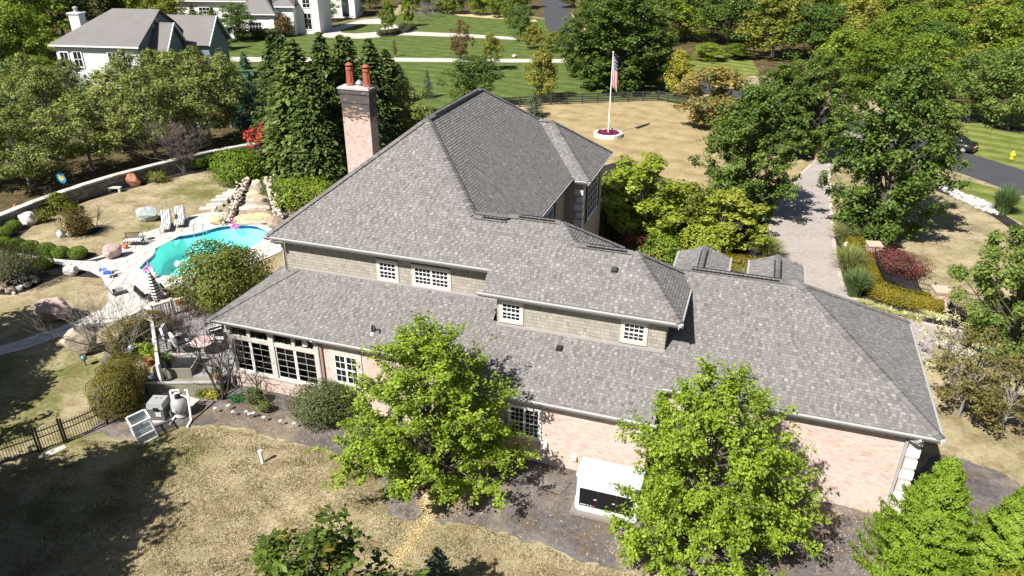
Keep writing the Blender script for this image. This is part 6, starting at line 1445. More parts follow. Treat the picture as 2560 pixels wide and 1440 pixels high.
t = thing('pool_pump', 'small white and grey pump at the filter foot', 'pump', G(452, 1036), .5); q = MB(); q.lathe([(.02, 0), (.12, .02), (.13, .3), (.08, .36)], (0, 0, 0), 12); q.v = [(z - .1, x, y + .2) for x, y, z in q.v]; q.build('motor', m_grey2, t); q = MB(); q.lathe([(.1, .05), (.12, .25), (.09, .32), (.1, .36)], (-.2, 0, 0), 12); q.build('basket', m_pvc, t)
# white framed glass box lying by the bed edge
t = thing('cold_frame', 'white metal framed glass box leaning on the mulch edge', 'cold frame', G(366, 1092), -.5); t.rotation_euler = (.12, 0, -.55); w_, d_, h_ = .42, .42, 1.15; m_fr = mat('white_frame', (.72, .74, .74), .4)
for sx in (-1, 1):
    for sy in (-1, 1): q = MB(); q.box(sx * w_ - .03, sx * w_ + .03, sy * d_ - .03, sy * d_ + .03, 0, h_); q.build('frame_post', m_fr, t)
for z in (.03, .45, h_):
    for sy in (-1, 1): q = MB(); q.box(-w_ + .031, w_ - .031, sy * d_ - .03, sy * d_ + .03, z - .03, z + .03); q.build('frame_rail', m_fr, t)
    for sx in (-1, 1): q = MB(); q.box(sx * w_ - .03, sx * w_ + .03, -d_ + .031, d_ - .031, z - .03, z + .03); q.build('frame_rail', m_fr, t)
a = N('frosted_glass'); a.t.nodes.remove(a.p); tr = a.n('ShaderNodeBsdfTransparent'); df = a.n('ShaderNodeBsdfDiffuse'); df.inputs[0].default_value = (.55, .6, .62, 1); mx = a.n('ShaderNodeMixShader'); mx.inputs[0].default_value = .42; a.l(tr.outputs[0], mx.inputs[1]); a.l(df.outputs[0], mx.inputs[2]); a.l(mx.outputs[0], a.out.inputs[0])
for s in ((-w_, w_, -d_ - .005, -d_ + .005), (-w_, w_, d_ - .005, d_ + .005), (-w_ - .005, -w_ + .005, -d_, d_), (w_ - .005, w_ + .005, -d_, d_)): q = MB(); q.box(s[0] + (.031 if s[1] - s[0] > .1 else 0), s[1] - (.031 if s[1] - s[0] > .1 else 0), s[2] + (.031 if s[3] - s[2] > .1 else 0), s[3] - (.031 if s[3] - s[2] > .1 else 0), .06, h_ - .031); q.build('pane', a.m, t)
q = MB(); q.box(-.015, .015, -d_ + .04, d_ - .04, .43, .47); q.build('shelf_bar', m_fr, t)

# raised patio between sunroom and pool
m_pat = mat('patio_stone', (.27, .25, .25), .9, .25, 4, bump=.4, bscale=7)
PZ = .55; pp = [tuple(G(*p, PZ))[:2] for p in ((398, 938), (383, 800), (378, 768), (480, 742), (560, 745), (640, 745))] + [(-23.85, 31.0), (-23.85, 26.0)]
b = MB(); b.prism(pp, 0, PZ); tag(b.build('patio', m_pat), kind='structure')
m_ol = mat('olive_siding', (.2, .19, .14), .8, .15, 4); m_wr = mat('weathered_white', (.6, .58, .54), .7, .18, 5)
A_, B_ = Vector(G(372, 985)), Vector((-23.9, 25.35, 0)); D_ = (B_ - A_); LL = D_.length; D_.normalize(); N_ = Vector((-D_.y, D_.x, 0)); rz = math.atan2(D_.y, D_.x)
t = thing('planter_bench', 'olive wooden planter bench with dark soil trays along the raised patio', 'planter', A_, rz)
q = MB(); q.box(0, LL, -.03, .03, 0, .62); q.build('front_panel', m_ol, t); q = MB(); q.box(0, LL, .04, .7, .4, .46); q.build('seat_board', m_ol, t); q = MB(); q.box(-.05, LL, -.06, .1, .621, .69); q.build('ledge', mat('grey_ledge', (.33, .32, .3), .8, .15, 5), t)
q = MB(); q.box(.15, LL * .52, .8, 1.95, .3, .95); q.build('tray', m_black, t); q = MB(); q.box(.1, LL * .53, .74, .8, .3, 1.02); q.build('tray_edge', m_ol, t); q = MB(); q.box(.1, .15, .801, 1.95, .3, 1.02); q.build('tray_edge', m_ol, t); q = MB(); q.box(LL * .52, LL * .54, .801, 1.95, .3, 1.02); q.build('tray_edge', m_ol, t)
q = MB(); q.box(.1, LL * .55, 1.951, 2.1, .95, 1.14); q.build('back_rail', m_wr, t); q = MB(); q.box(LL * .56, LL - .1, 1.6, 1.7, .6, .75); q.build('back_rail', m_ol, t)
q = MB(); q.box(.0, .22, .3, .55, .69, .85); q.build('box_light', mat('pale_blue', (.4, .5, .6), .5), t)
t = thing('patio_railing', 'white capped dark railing round the raised patio', 'railing', G(394, 920, PZ)); oo = t.location.copy(); RZ = 1.5
rp = [G(395, 915, RZ), G(386, 850, RZ), G(379, 800, RZ), G(374, 768, RZ), G(425, 752, RZ), G(478, 740, RZ)]
for i in range(len(rp) - 1):
    a_, b_ = rp[i] - oo, rp[i + 1] - oo; q = MB(); q.bar(a_, b_, .16, .09); q.build('top_rail', m_wr, t); n = max(2, int((b_ - a_).length / .14))
    dz = Vector((0, 0, -(RZ - PZ) + .1)); q = MB(); q.bar(a_ + dz, b_ + dz, .05, .05); q.build('bottom_rail', m_black, t)
    for k in range(1, n): p = a_ + (b_ - a_) * (k / n); q = MB(); q.box(-.012, .012, -.012, .012, -(RZ - PZ) + .1, -.045, Matrix.Translation(p)); q.build('baluster', m_black, t)
for p in rp: q = MB(); q.box(-.08, .08, -.08, .08, -(RZ - PZ), .12, Matrix.Translation(p - oo)); q.build('post', m_wr, t)

# garden furniture
m_stx = stripemat('stripe_x', 0, .16, (.72, .71, .69), (.025, .025, .03), .6); m_stz = stripemat('stripe_z', 2, .2, (.02, .02, .024), (.72, .71, .69), .5)
def armchair():
    t = thing('patio_chair', 'striped cushion patio armchair', 'chair')
    q = MB(); q.box(-.3, .3, -.3, .3, .36, .5); q.build('seat', m_stx, t); q = MB(); q.box(-.3, .3, .24, .36, .5, 1.12, Matrix.Rotation(-.12, 4, 'X')); q.build('backrest', m_stx, t)
    for sx in (-1, 1):
        q = MB(); q.box(sx * .34 - .035, sx * .34 + .035, -.3, .34, .62, .67); q.build('arm', m_black, t)
        for y in (-.28, .3): q = MB(); q.box(sx * .34 - .02, sx * .34 + .02, y - .02, y + .02, 0, .62); q.build('leg', m_black, t)
    return t
c0 = armchair()
for i, (px, py, rz, lb) in enumerate(((552, 872, -1.2, 'striped patio armchair closest to the sunroom corner post'), (440, 862, 2.0, 'striped patio armchair backing onto the tall brown shrubs'), (462, 878, 2.6, 'striped patio armchair next to the planter tray'), (538, 842, -.6, 'striped patio armchair behind the one by the sunroom'))):
    o = c0 if i == 0 else dup(c0); o.location = G(px, py, PZ); o.rotation_euler[2] = rz; o['label'] = lb; o.scale = (1.15, 1.15, 1.15)
t = thing('patio_table', 'round pinkish topped table between the striped armchairs', 'table', G(512, 882, PZ)); q = MB(); q.lathe([(.6, .68), (.62, .7), (.62, .73), (.02, .735)], (0, 0, 0), 24); q.build('top', mat('pink_top', (.55, .38, .37), .7, .25, 6), t)
for k in range(4): q = MB(); q.tube([(.35 * math.cos(k * 1.571), .35 * math.sin(k * 1.571), 0), (.2 * math.cos(k * 1.571), .2 * math.sin(k * 1.571), .68)], .025, 6); q.build('leg', m_black, t)
def lounger(label, p, rz, cush, frame, s=1., back=.95):
    t = thing('sun_lounger', label, 'lounger', G(*p), rz); t.scale = (s,) * 3
    q = MB(); q.box(-.33, .33, -1.0, .25, .33, .43); q.build('seat_cushion', cush, t)
    q = MB(); q.box(-.33, .33, 0, .95, -.05, .05); me = q.mesh('backrest', cush); o = obj('back_cushion', me, t, (0, .28, .4)); o.rotation_euler = (back, 0, 0)
    for sx in (-1, 1):
        q = MB(); q.bar((sx * .35, -1.0, .3), (sx * .35, .35, .3), .04); q.build('side_rail', frame, t)
        for y in (-.9, .25): q = MB(); q.bar((sx * .35, y, 0), (sx * .35, y, .29), .04); q.build('leg', frame, t)
        q = MB(); q.bar((sx * .35, .33, .33), (sx * .35, .33 + .95 * math.cos(back), .35 + .95 * math.sin(back)), .035); q.build('back_rail', frame, t)
    return t
lounger('striped poolside lounger beside the grey green boulder', (418, 572), .62, m_stx, m_black, 1.05); lounger('striped poolside lounger closer to the waterfall', (452, 561), .62, m_stx, m_black, 1.05)
m_dkc = mat('dark_sling', (.045, .043, .042), .8, .15, 6); m_grc = mat('grey_sling', (.19, .18, .17), .8, .1, 6)
lounger('dark sling lounger at the left end of the patio railing', (374, 752), 2.3, m_dkc, m_black, .9, 1.05); lounger('grey sling lounger beside the closed striped umbrella', (424, 738), 3.0, m_grc, m_black, 1.0, 1.1); lounger('dark sling lounger under the round evergreen', (440, 748), 2.6, m_dkc, m_black, .85, 1.0)
t = thing('patio_umbrella', 'closed black and white striped umbrella beside the pool', 'umbrella', G(402, 772), 0); q = MB(); pr = []
q.tube([(0, 0, 0), (0, 0, 2.75)], .025, 8); q.build('pole', m_black, t); q = MB(); n = 24
prof = [(.12, .55), (.2, .65), (.24, 1.0), (.21, 1.6), (.15, 2.1), (.08, 2.45), (.02, 2.7)]
for r, z in prof:
    for j in range(n): a_ = 6.2832 * j / n; rr = r * (1 + .22 * math.cos(a_ * 8)); q.v.append((rr * math.cos(a_), rr * math.sin(a_), z))
for k in range(len(prof) - 1):
    for j in range(n): i0 = k * n + j; i1 = k * n + (j + 1) % n; q.f.append((i0, i1, i1 + n, i0 + n))
q.build('canopy', m_stz, t, True); q = MB(); q.lathe([(.3, 0), (.3, .06), (.06, .1)], (0, 0, 0), 16); q.build('base', m_black, t); t.rotation_euler = (.03, -.06, 0)
# bench and side table
t = thing('metal_bench', 'black lattice back metal bench with white cushion by the pool', 'bench', G(338, 614), .42); q = MB(); q.box(-.62, .62, -.25, .25, .42, .5); q.build('cushion', m_stx, t); q = MB(); q.box(-.65, .65, -.27, .27, .38, .42); q.build('seat', m_black, t)
for x in (-.62, .62):
    for y in (-.24, .26): q = MB(); q.box(x - .02, x + .02, y - .02, y + .02, 0, .38 if y < 0 else .95); q.build('leg', m_black, t)
    q = MB(); q.box(x - .02, x + .02, -.24, .24, .62, .65); q.build('arm', m_black, t)
q = MB(); q.box(-.6, .6, .245, .275, .91, .95); q.box(-.6, .6, .245, .275, .52, .55)
for k in range(12): x = -.6 + k * .1; q.bar((x, .26, .55), (x + .1, .26, .91), .016); q.bar((x + .1, .26, .55), (x, .26, .91), .016)
q.build('back_lattice', m_black, t)
t = thing('side_table', 'small round white side table beside the lattice bench', 'table', G(362, 602)); q = MB(); q.lathe([(.28, .56), (.28, .6), (.02, .605)], (0, 0, 0), 20); q.build('top', m_white, t)
for k in range(3): q = MB(); q.tube([(.24 * math.cos(k * 2.094), .24 * math.sin(k * 2.094), 0), (.16 * math.cos(k * 2.094), .16 * math.sin(k * 2.094), .56)], .015, 6); q.build('leg', m_black, t)
m_blue = mat('blue_cushion', (.02, .1, .5), .6)
for i, (px, py, lb) in enumerate(((262, 688, 'folding chair with blue seat at the corner of the deck'), (272, 696, 'second folding chair with blue seat nearer the dark shadows'))):
    t = thing('folding_chair', lb, 'chair', G(px, py), .6 + i * .2); q = MB(); q.box(-.24, .24, -.24, .24, .42, .46); q.build('seat', m_blue, t)
    for sx in (-1, 1):
        q = MB(); q.tube([(sx * .25, -.28, 0), (sx * .25, .2, .9)], .015, 6); q.build('leg', mat('white_tube', (.6, .6, .6), .4), t); q = MB(); q.tube([(sx * .25, .28, 0), (sx * .25, -.2, .5)], .015, 6); q.build('leg', MATS['white_tube'], t)
    for z in (.6, .72, .84): q = MB(); q.bar((-.25, .2 * z / .9 + .0, z), (.25, .2 * z / .9, z), .05, .02); q.build('back_slat', MATS['white_tube'], t)
t = thing('lounge_seat', 'dark sling seat on the deck edge behind the leafless tree', 'chair', G(298, 736), 2.6); q = MB(); q.box(-.3, .3, -.3, .3, .28, .34); q.build('seat', m_grc, t); q = MB(); q.box(-.3, .3, .28, .34, .3, 1.0, Matrix.Rotation(-.35, 4, 'X')); q.build('backrest', m_grc, t)
for sx in (-.28, .28):
    for y in (-.26, .26): q = MB(); q.box(sx - .02, sx + .02, y - .02, y + .02, 0, .28); q.build('leg', m_black, t)
# pool toys
m_ball = mat('white_vinyl', (.8, .8, .8), .35)
def ball(p, r, z=0., lb='', m=m_ball, grp=None, nm='beach_ball', cat='ball'):
    bm = bmesh.new(); bmesh.ops.create_uvsphere(bm, u_segments=20, v_segments=12, radius=r); me = bpy.data.meshes.new(nm); bm.to_mesh(me); bm.free(); me.materials.append(m); me.polygons.foreach_set('use_smooth', [True] * len(me.polygons))
    q = thing(nm, lb, cat, Vector(G(*p, z)), 0, grp); obj('globe', me, q, (0, 0, r)); v = MB(); v.lathe([(.03, -.02), (.03, .02)], (0, 0, r * 2), 8); v.build('valve', m, q); return q
for p in ((355, 690), (380, 686), (386, 696), (372, 702), (378, 716), (364, 700)): ball(p, .24, 0, 'big white ball in the cluster at the pool corner', grp='white balls in the cluster at the pool corner')
ball((447, 668), .24, -.12, 'lone white ball floating on the pool'); ball((315, 623), .19, 0, 'red and white beach ball between boulder and bench', mat('red_vinyl', (.5, .1, .1), .4))
m_pinkv = mat('pink_vinyl', (.75, .13, .4), .35)
for (px, py, rz, lb) in ((371, 676, 2.2, 'pink flamingo float at the left pool corner beside white balls'), (588, 570, 2.6, 'pink flamingo float in the pool below the waterfall')):
    t = thing('flamingo_float', lb, 'pool float', Vector(G(px, py, -.1)), rz); t.scale = (.8,) * 3; q = MB(); n = 18
    for i in range(n):
        for j in range(8): a_, c_ = 6.2832 * i / n, 6.2832 * j / 8; q.v.append(((.32 + .13 * math.cos(c_)) * math.cos(a_), (.32 + .13 * math.cos(c_)) * math.sin(a_), .1 + .13 * math.sin(c_)))
    for i in range(n):
        for j in range(8): q.f.append((i * 8 + j, ((i + 1) % n) * 8 + j, ((i + 1) % n) * 8 + (j + 1) % 8, i * 8 + (j + 1) % 8))
    q.build('ring', m_pinkv, t, True); q = MB(); q.tube([(.36, 0, .15), (.5, 0, .4), (.42, 0, .65), (.45, 0, .82), (.58, 0, .85)], [.09, .075, .065, .08, .06], 10); q.build('neck', m_pinkv, t, True); q = MB(); q.tube([(.58, 0, .85), (.66, 0, .8), (.68, 0, .72)], [.05, .04, .01], 8); q.build('beak', m_black, t)
# pool ladder rails
t = thing('pool_ladder', 'chrome pool ladder handrails at the far pool edge', 'ladder', G(500, 588), .35); m_chr = mat('chrome', (.6, .6, .6), .15, .02, 2, .5, 1.0)
for sx in (-.35, .35): q = MB(); q.tube([(sx, .45, 0), (sx, .4, .7), (sx, .2, .85), (sx, -.1, .75), (sx, -.3, .2), (sx, -.35, -.6)], .025, 8); q.build('handrail', m_chr, t)
for z in (-.2, -.5): q = MB(); q.box(-.33, .33, -.4, -.28, z, z + .03); q.build('tread', m_white, t)
# gazing balls
m_gb1 = mat('silver_glass', (.5, .58, .68), .12, .1, 3, .6, .6); m_gb2 = mat('teal_glass', (.12, .26, .3), .15, .2, 3, .6, .4)
for p, lb, m, z in (((337, 905), 'silver blue gazing ball on a stake beside the lime potted plant', m_gb1, .75), ((215, 915), 'teal gazing ball on a stake in the shaded grass', m_gb2, .35)):
    t = thing('gazing_ball', lb, 'ornament', G(*p)); q = MB(); q.tube([(0, 0, 0), (0, 0, z)], .03, 6); q.build('stand', m_black, t)
    bm = bmesh.new(); bmesh.ops.create_uvsphere(bm, u_segments=24, v_segments=16, radius=.17); me = bpy.data.meshes.new('gz'); bm.to_mesh(me); bm.free(); me.materials.append(m); me.polygons.foreach_set('use_smooth', [True] * len(me.polygons)); obj('globe', me, t, (0, 0, z + .16))
# potted plants on the patio edge
for p, lb, s, lm, sd in (((378, 912), 'lime green potted plant on the corner of the patio railing', 1.0, L_LIME, 160), ((402, 918), 'yellow green potted plant in the planter tray corner', .8, L_YGRN, 161), ((425, 915), 'dark potted plant beside the white hose', .6, L_DEEP, 162), ((452, 905), 'small potted plant with pink flowers by the planter', .5, L_BARB, 163), ((545, 950), 'potted plant at the planter end by the sunroom', .6, L_OLIVE, 164), ((448, 762), 'brown potted grass inside the far railing', .8, L_BROWN, 165), ((508, 758), 'orange flowering pot near the round evergreen', .7, L_RED, 166)):
    t = thing('potted_plant', lb, 'potted plant', G(*p, PZ)); t.scale = (s,) * 3; q = MB(); q.lathe([(.16, 0), (.2, .05), (.27, .4), (.29, .42), (.25, .42)], (0, 0, 0), 14); q.build('pot', m_clay, t); me = shrub('pot%d' % sd, .45, .45, .95, 380, .13, sd, lm, .3, 2, .5)[0]; obj('foliage', me, t, (0, 0, .38))
# fire hydrant and street car
t = thing('fire_hydrant', 'yellow fire hydrant on the roadside lawn', 'hydrant', G(2529, 397)); m_hy = mat('hydrant_yellow', (.7, .55, .02), .45)
q = MB(); q.lathe([(.2, 0), (.2, .06), (.13, .08), (.13, .5), (.19, .52), (.19, .57), (.16, .6), (.12, .7), (.04, .76), (.04, .82)], (0, 0, 0), 12); q.build('barrel', m_hy, t)
for k, r in ((0, .07), (math.pi, .07), (-math.pi / 2, .09)): q = MB(); q.tube([(.1 * math.cos(k), .1 * math.sin(k), .42), (.25 * math.cos(k), .25 * math.sin(k), .42)], r, 8); q.build('outlet', m_hy, t)
cp = G(2376, 372); t = thing('parked_car', 'dark sedan with red tail lights on the street behind the oak', 'car', cp, 1.1); m_car = mat('black_paint', (.012, .012, .014), .2, .02, 1, .6)
def loft(sec, m, nm, par):
    q = MB(); n = len(sec[0][1])
    for y, pr in sec: q.v += [(x, y, z) for x, z in pr]
    for k in range(len(sec) - 1):
        for j in range(n): i0 = k * n + j; i1 = k * n + (j + 1) % n; q.f.append((i0, i1, i1 + n, i0 + n))
    q.f.append(tuple(range(n))[::-1]); q.f.append(tuple(range((len(sec) - 1) * n, len(sec) * n))); return q.build(nm, m, par, True)
S_ = lambda w_, zb, zt, c=.12: [(-w_, zb), (w_, zb), (w_ + .02, (zb + zt) / 2), (w_ - c, zt), (-w_ + c, zt), (-w_ - .02, (zb + zt) / 2)]
loft([(-2.3, S_(.7, .4, .85)), (-2.15, S_(.86, .25, .98)), (-1.2, S_(.9, .22, 1.0)), (1.2, S_(.9, .22, .95)), (2.1, S_(.85, .25, .8)), (2.35, S_(.65, .35, .65))], m_car, 'body', t)
loft([(-1.75, S_(.7, .9, 1.0)), (-1.0, S_(.72, .9, 1.4, .2)), (.2, S_(.72, .9, 1.43, .2)), (1.2, S_(.72, .85, .98))], m_glass, 'cabin_glass', t)
q = MB(); q.box(-.5, .5, -1.0, .25, 1.4, 1.45); q.build('roof', m_car, t)
for sx in (-1, 1):
    q = MB(); q.box(sx * .62 - .2, sx * .62 + .2, -2.31, -2.22, .68, .84); q.build('tail_light', mat('tail_red', (.5, .02, .02), .2), t)
    q = MB(); q.box(sx * .58 - .18, sx * .58 + .18, 2.2, 2.34, .55, .67); q.build('headlight', m_white, t)
    for y in (-1.4, 1.4):
        q = MB(); q.lathe([(.2, -.1), (.33, -.1), (.34, 0), (.33, .1), (.2, .1)], (0, 0, 0), 18); q.v = [(sx * .82 + z, y + x, .33 + yy) for x, yy, z in q.v]; wo = q.build('tyre', mat('rubber', (.02, .02, .02), .9), t)
        q = MB(); q.lathe([(.02, -.11), (.2, -.105), (.2, .105), (.02, .11)], (0, 0, 0), 12); q.v = [(sx * .82 + z, y + x, .33 + yy) for x, yy, z in q.v]; q.build('rim', m_gut, wo)
q = MB(); q.box(-.26, .26, -2.33, -2.3, .6, .72); q.build('number_plate', m_white, t); q = MB(); q.box(-.8, .8, -2.36, -2.2, .3, .5); q.build('bumper', m_car, t)
# white stone swale by the street
b = MB(); rb = poly([(2335, 462), (2370, 468), (2470, 510), (2500, 530), (2490, 540), (2440, 522), (2390, 498)]); rs = [rock_mesh('swale%d' % i, .4, .34, .22, 300 + i, rockmat('swale_stone', (.26, .245, .225), (.48, .45, .42), 4), .3, 1, 6) for i in range(3)]
sw_ = thing('stone_swale', 'white cobble drainage strip beside the street', 'stone bed', (*np.mean(np.array(rb), 0), 0)); c0_ = sw_.location.copy(); k = 0; xs = [p[0] for p in rb]; ys = [p[1] for p in rb]
while k < 260:
    p = (random.uniform(min(xs), max(xs)), random.uniform(min(ys), max(ys)))
    if inside(p, rb): o = obj('cobble', random.choice(rs), sw_, (p[0] - c0_.x, p[1] - c0_.y, 0), random.random() * 6); o.scale = (random.uniform(.7, 1.4),) * 3; k += 1
# litter on the ground: fallen leaves, sawdust, hose
def scatter(name, pl, n, size, m, z=.03, flat=.25):
    rng = np.random.default_rng(n); P = []
    xs = [p[0] for p in pl]; ys = [p[1] for p in pl]
    while len(P) < n:
        p = (rng.uniform(min(xs), max(xs)), rng.uniform(min(ys), max(ys)))
        if inside(p, pl): P.append((p[0], p[1], z))
    P = np.array(P); V, F_ = leaf_quads(P, np.tile([0, 0, 1.], (n, 1)) + rng.normal(size=(n, 3)) * flat, rng.uniform(.6, 1.4, n) * size, rng, .7)
    o = obj(name, fastmesh(name, V, F_, m)); o['kind'] = 'stuff'; return o
L_FALL = leafmat('fallen_leaves', [(.25, .15, .1), (.4, .28, .22), (.52, .4, .34), (.6, .52, .46)], .1); L_SAW = leafmat('sawdust_chips', [(.42, .3, .13), (.55, .42, .2), (.66, .52, .28)], .05)
scatter('fallen_leaves', poly([(940, 1180), (960, 1290), (1210, 1320), (1370, 1366), (1520, 1416), (1900, 1500), (2000, 1420), (1500, 1300), (1300, 1200)]), 420, .06, L_FALL); scatter('fallen_leaves', poly([(1480, 1360), (1560, 1340), (1760, 1440), (1740, 1480), (1600, 1440)]), 420, .065, L_FALL)
scatter('fallen_leaves', poly([(560, 1060), (720, 1020), (900, 1100), (930, 1150), (740, 1105), (620, 1072)]), 260, .06, L_FALL); scatter('fallen_leaves', poly([(2040, 1240), (2220, 1300), (2180, 1440), (2040, 1440)]), 420, .055, L_FALL)
scatter('fallen_leaves', poly([(200, 1200), (900, 1150), (1600, 1440), (500, 1440), (60, 1420)]), 380, .07, L_FALL)
rng = np.random.default_rng(77); ln = np.array([tuple(G(*q_))[:2] for q_ in ((1078, 1238), (1080, 1262), (1068, 1300), (1035, 1345), (1000, 1392), (975, 1430))]); n = 5200
tt = rng.random(n) ** 1.7 * 4.99; k = tt.astype(int); fr_ = (tt - k)[:, None]; P = ln[k] * (1 - fr_) + ln[k + 1] * fr_ + rng.normal(size=(n, 2)) * np.where(rng.random(n) < .25, .5, np.where(tt < 1.6, .26, .17))[:, None]
V, F_ = leaf_quads(np.c_[P, np.full(n, .035)], np.tile([0, 0, 1.], (n, 1)) + rng.normal(size=(n, 3)) * .25, rng.uniform(.02, .06, n), rng, .6); obj('sawdust', fastmesh('sawdust', V, F_, L_SAW))['kind'] = 'stuff'
q = MB(); q.tube([G(556, 1006, .03), G(540, 1010, .03), G(545, 1014, .03), G(565, 1010, .03), G(570, 1004, .03)], .02, 6); tag(q.build('garden_hose', mat('blue_grey_hose', (.2, .2, .26), .5)), 'short blue grey hose at the bare tree foot', 'hose')
b = MB(); rng = np.random.default_rng(8); o = thing('dead_branch', 'bare silvery branch lying on the shaded mulch', 'branch', G(1350, 1225)); twigs(b, (0, 0, .1), np.array([.7, -.2, .5]), 1.0, .03, 4, rng, .7, .05); b.build('twigs', m_gb, o)

# short dry grass blades over the near lawn
def blades(name, pl, n, h, m, seed):
    rng = np.random.default_rng(seed); P = np.zeros((0, 2)); A = np.array(pl); lo, hi = A.min(0), A.max(0)
    while len(P) < n:
        q = rng.random((n, 2)) * (hi - lo) + lo; x, y = q[:, 0], q[:, 1]; r = np.zeros(n, bool)
        for i in range(len(A)):
            (x0, y0), (x1, y1) = A[i], A[(i + 1) % len(A)]; c = ((y0 > y) != (y1 > y)) & (x < (x1 - x0) * (y - y0) / (y1 - y0 + 1e-12) + x0); r ^= c
        P = np.r_[P, q[r]]
    P = P[:n]; k = np.sin(P[:, 0] * 2.1 + np.sin(P[:, 1] * 1.3) * 2) * np.sin(P[:, 1] * 2.6 + 1) * .4 + rng.random(n); hh = h * (.5 + k * .8)
    V, F_ = leaf_quads(np.c_[P, hh * .35], np.c_[rng.normal(size=(n, 2)), np.full(n, .35)], hh, rng, .28, .2, np.tile([0, 0, 1.], (n, 1)))
    o = obj(name, fastmesh(name, V, F_, m)); o['kind'] = 'stuff'; return o
L_DRY = leafmat('dry_blades', [(.19, .16, .075), (.33, .28, .16), (.48, .41, .26), (.6, .53, .38)], .3, clump=1.2)
blades('grass_blades', poly([(-60, 1200), (100, 1150), (205, 1100), (288, 1106), (350, 1102), (420, 1078), (545, 1067), (739, 1113), (856, 1137), (925, 1154), (947, 1182), (962, 1244), (975, 1296), (1119, 1310), (1212, 1323), (1290, 1348), (1369, 1370), (1431, 1401), (1525, 1420), (1600, 1441), (1640, 1480), (-60, 1480)]), 75000, .09, L_DRY, 4)
# ------------------------------------------------------------------ neighbours' houses
def zat(px, py, X, Y):
    d = ray(px, py); return CAM_H + d[2] * math.hypot(X, Y) / math.hypot(d[0], d[1])
m_nroof = tonemat('far_shingle', [(0, (.16, .15, .145)), (1, (.25, .235, .225))], .9, .25, 14, .15); m_vinyl = mat('white_siding', (.55, .58, .57), .7, .05, 2); m_shaded = mat('shaded_siding', (.16, .2, .23), .7, .1, 3); m_stuc = mat('white_stucco', (.72, .7, .66), .9, .06, 3); m_fw = mat('far_trim', (.72, .72, .7), .6)  # right gable walls: their shade is put into the siding colour
def hroof(t, x0, x1, y0, y1, z, zr, kind='hip', ov=.5, nm='roof'):
    """hip roof with its ridge along x; kind gable_r leaves an upright right end"""
    x0 -= ov; x1 += ov; y0 -= ov; y1 += ov; ym = (y0 + y1) / 2; d = (y1 - y0) / 2 * .9; b = MB()
    ra = (x0 + (0 if kind in ('gable', 'gable_l') else d), ym, zr); rb = (x1 - (0 if kind in ('gable', 'gable_r') else d), ym, zr)
    b.slab([(x0, y0, z), (x1, y0, z), rb, ra], .15); b.slab([(x1, y1, z), (x0, y1, z), ra, rb], .15)
    if ra[0] > x0 + .1: b.slab([(x0, y1, z), (x0, y0, z), ra], .15)
    if rb[0] < x1 - .1: b.slab([(x1, y0, z), (x1, y1, z), rb], .15)
    o = b.build(nm, m_nroof, t); e = .145 * 2.5
    c = MB(); c.bar((x0, y0, z - .12), (x1, y0, z - .12), .12, .18); c.build('fascia', m_fw, o)
    return o
def rwall(t, x0, x1, y0, y1, z0, z1, m): b = MB(); b.box(x0, x1, y0, y1, z0, z1); return b.build('wall', m, t)
def lap(w_, x0, x1, y, z0, z1, m, e=.3):
    k = 0; b = MB()
    while z0 + (k + 1) * e <= z1: b.slab([(x0, y - .03, z0 + k * e), (x1, y - .03, z0 + k * e), (x1, y - .005, z0 + (k + 1) * e - .01), (x0, y - .005, z0 + (k + 1) * e - .01)], .004, (0, 1, 0)); k += 1
    o = b.build('siding_boards', m, w_); o['kind'] = 'stuff'
def fwin(w_, xc, zc, wd, h, y, ax='y', cols=2, rows=2):
    fr = MB(); gl = MB()
    def bx(b, a0, a1, z0, z1, d0, d1):
        b.box(a0, a1, y - d1, y - d0, z0, z1) if ax == 'y' else b.box(y + d0, y + d1, a0, a1, z0, z1)
    x0, x1, z0, z1 = xc - wd / 2, xc + wd / 2, zc - h / 2, zc + h / 2; t_ = .14
    bx(fr, x0 - t_, x0, z0 - t_, z1 + t_, 0, .1); bx(fr, x1, x1 + t_, z0 - t_, z1 + t_, 0, .1); bx(fr, x0, x1, z1, z1 + t_, 0, .1); bx(fr, x0, x1, z0 - t_, z0, 0, .1)
    for c in range(1, cols): q = x0 + wd * c / cols; bx(fr, q - .03, q + .03, z0, z1, .02, .06)
    for r in range(1, rows): q = z0 + h * r / rows; bx(fr, x0, x1, q - .03, q + .03, .02, .055)
    bx(gl, x0, x1, z0, z1, .004, .015); o = fr.build('window', m_fw, w_); gl.build('pane', m_glass, o)
# grey-roofed house with white siding
PR_, PL_ = G(345, 117, 6.2), G(122, 111, 6.2); D_ = PR_ - PL_; LW = D_.length; rz = math.atan2(D_.y, D_.x)
t = thing('neighbour_house', 'white sided house with grey hip roof and right gables coloured as in shade', 'house', (PL_.x, PL_.y, 0), rz); E_ = Vector((math.cos(rz), math.sin(rz))); N_ = Vector((-E_.y, E_.x)); dep = 13.0
rp_ = PR_.xy + N_ * dep / 2; zr = zat(352, 25, rp_.x, rp_.y)
w1 = rwall(t, .4, LW - .4, .5, dep - .5, 0, 6.05, m_vinyl); lap(w1, .4, LW - .4, .5, 0, 6.0, m_vinyl)
hroof(t, .5, LW - .5, .5, dep - .5, 6.2, zr, 'gable_r', .6)
g = MB(); g.slab([(LW - .3, .2, 6.05), (LW - .3, dep - .2, 6.05), (LW - .3, dep / 2, zr - .3)], .2, (-1, 0, 0)); g.box(LW - .39, LW - .36, .52, dep - .52, .1, 6.04); wg = g.build('gable_wall', m_shaded, t); fwin(wg, dep / 2 - 1.2, 8.1, .9, 1.6, LW - .28, 'x', 1, 2)
for px, pz in ((1.5, 4.2), (LW * .27, 4.3), (LW * .665, 4.3)): fwin(w1, px, pz, 1.1, 1.9, .46)
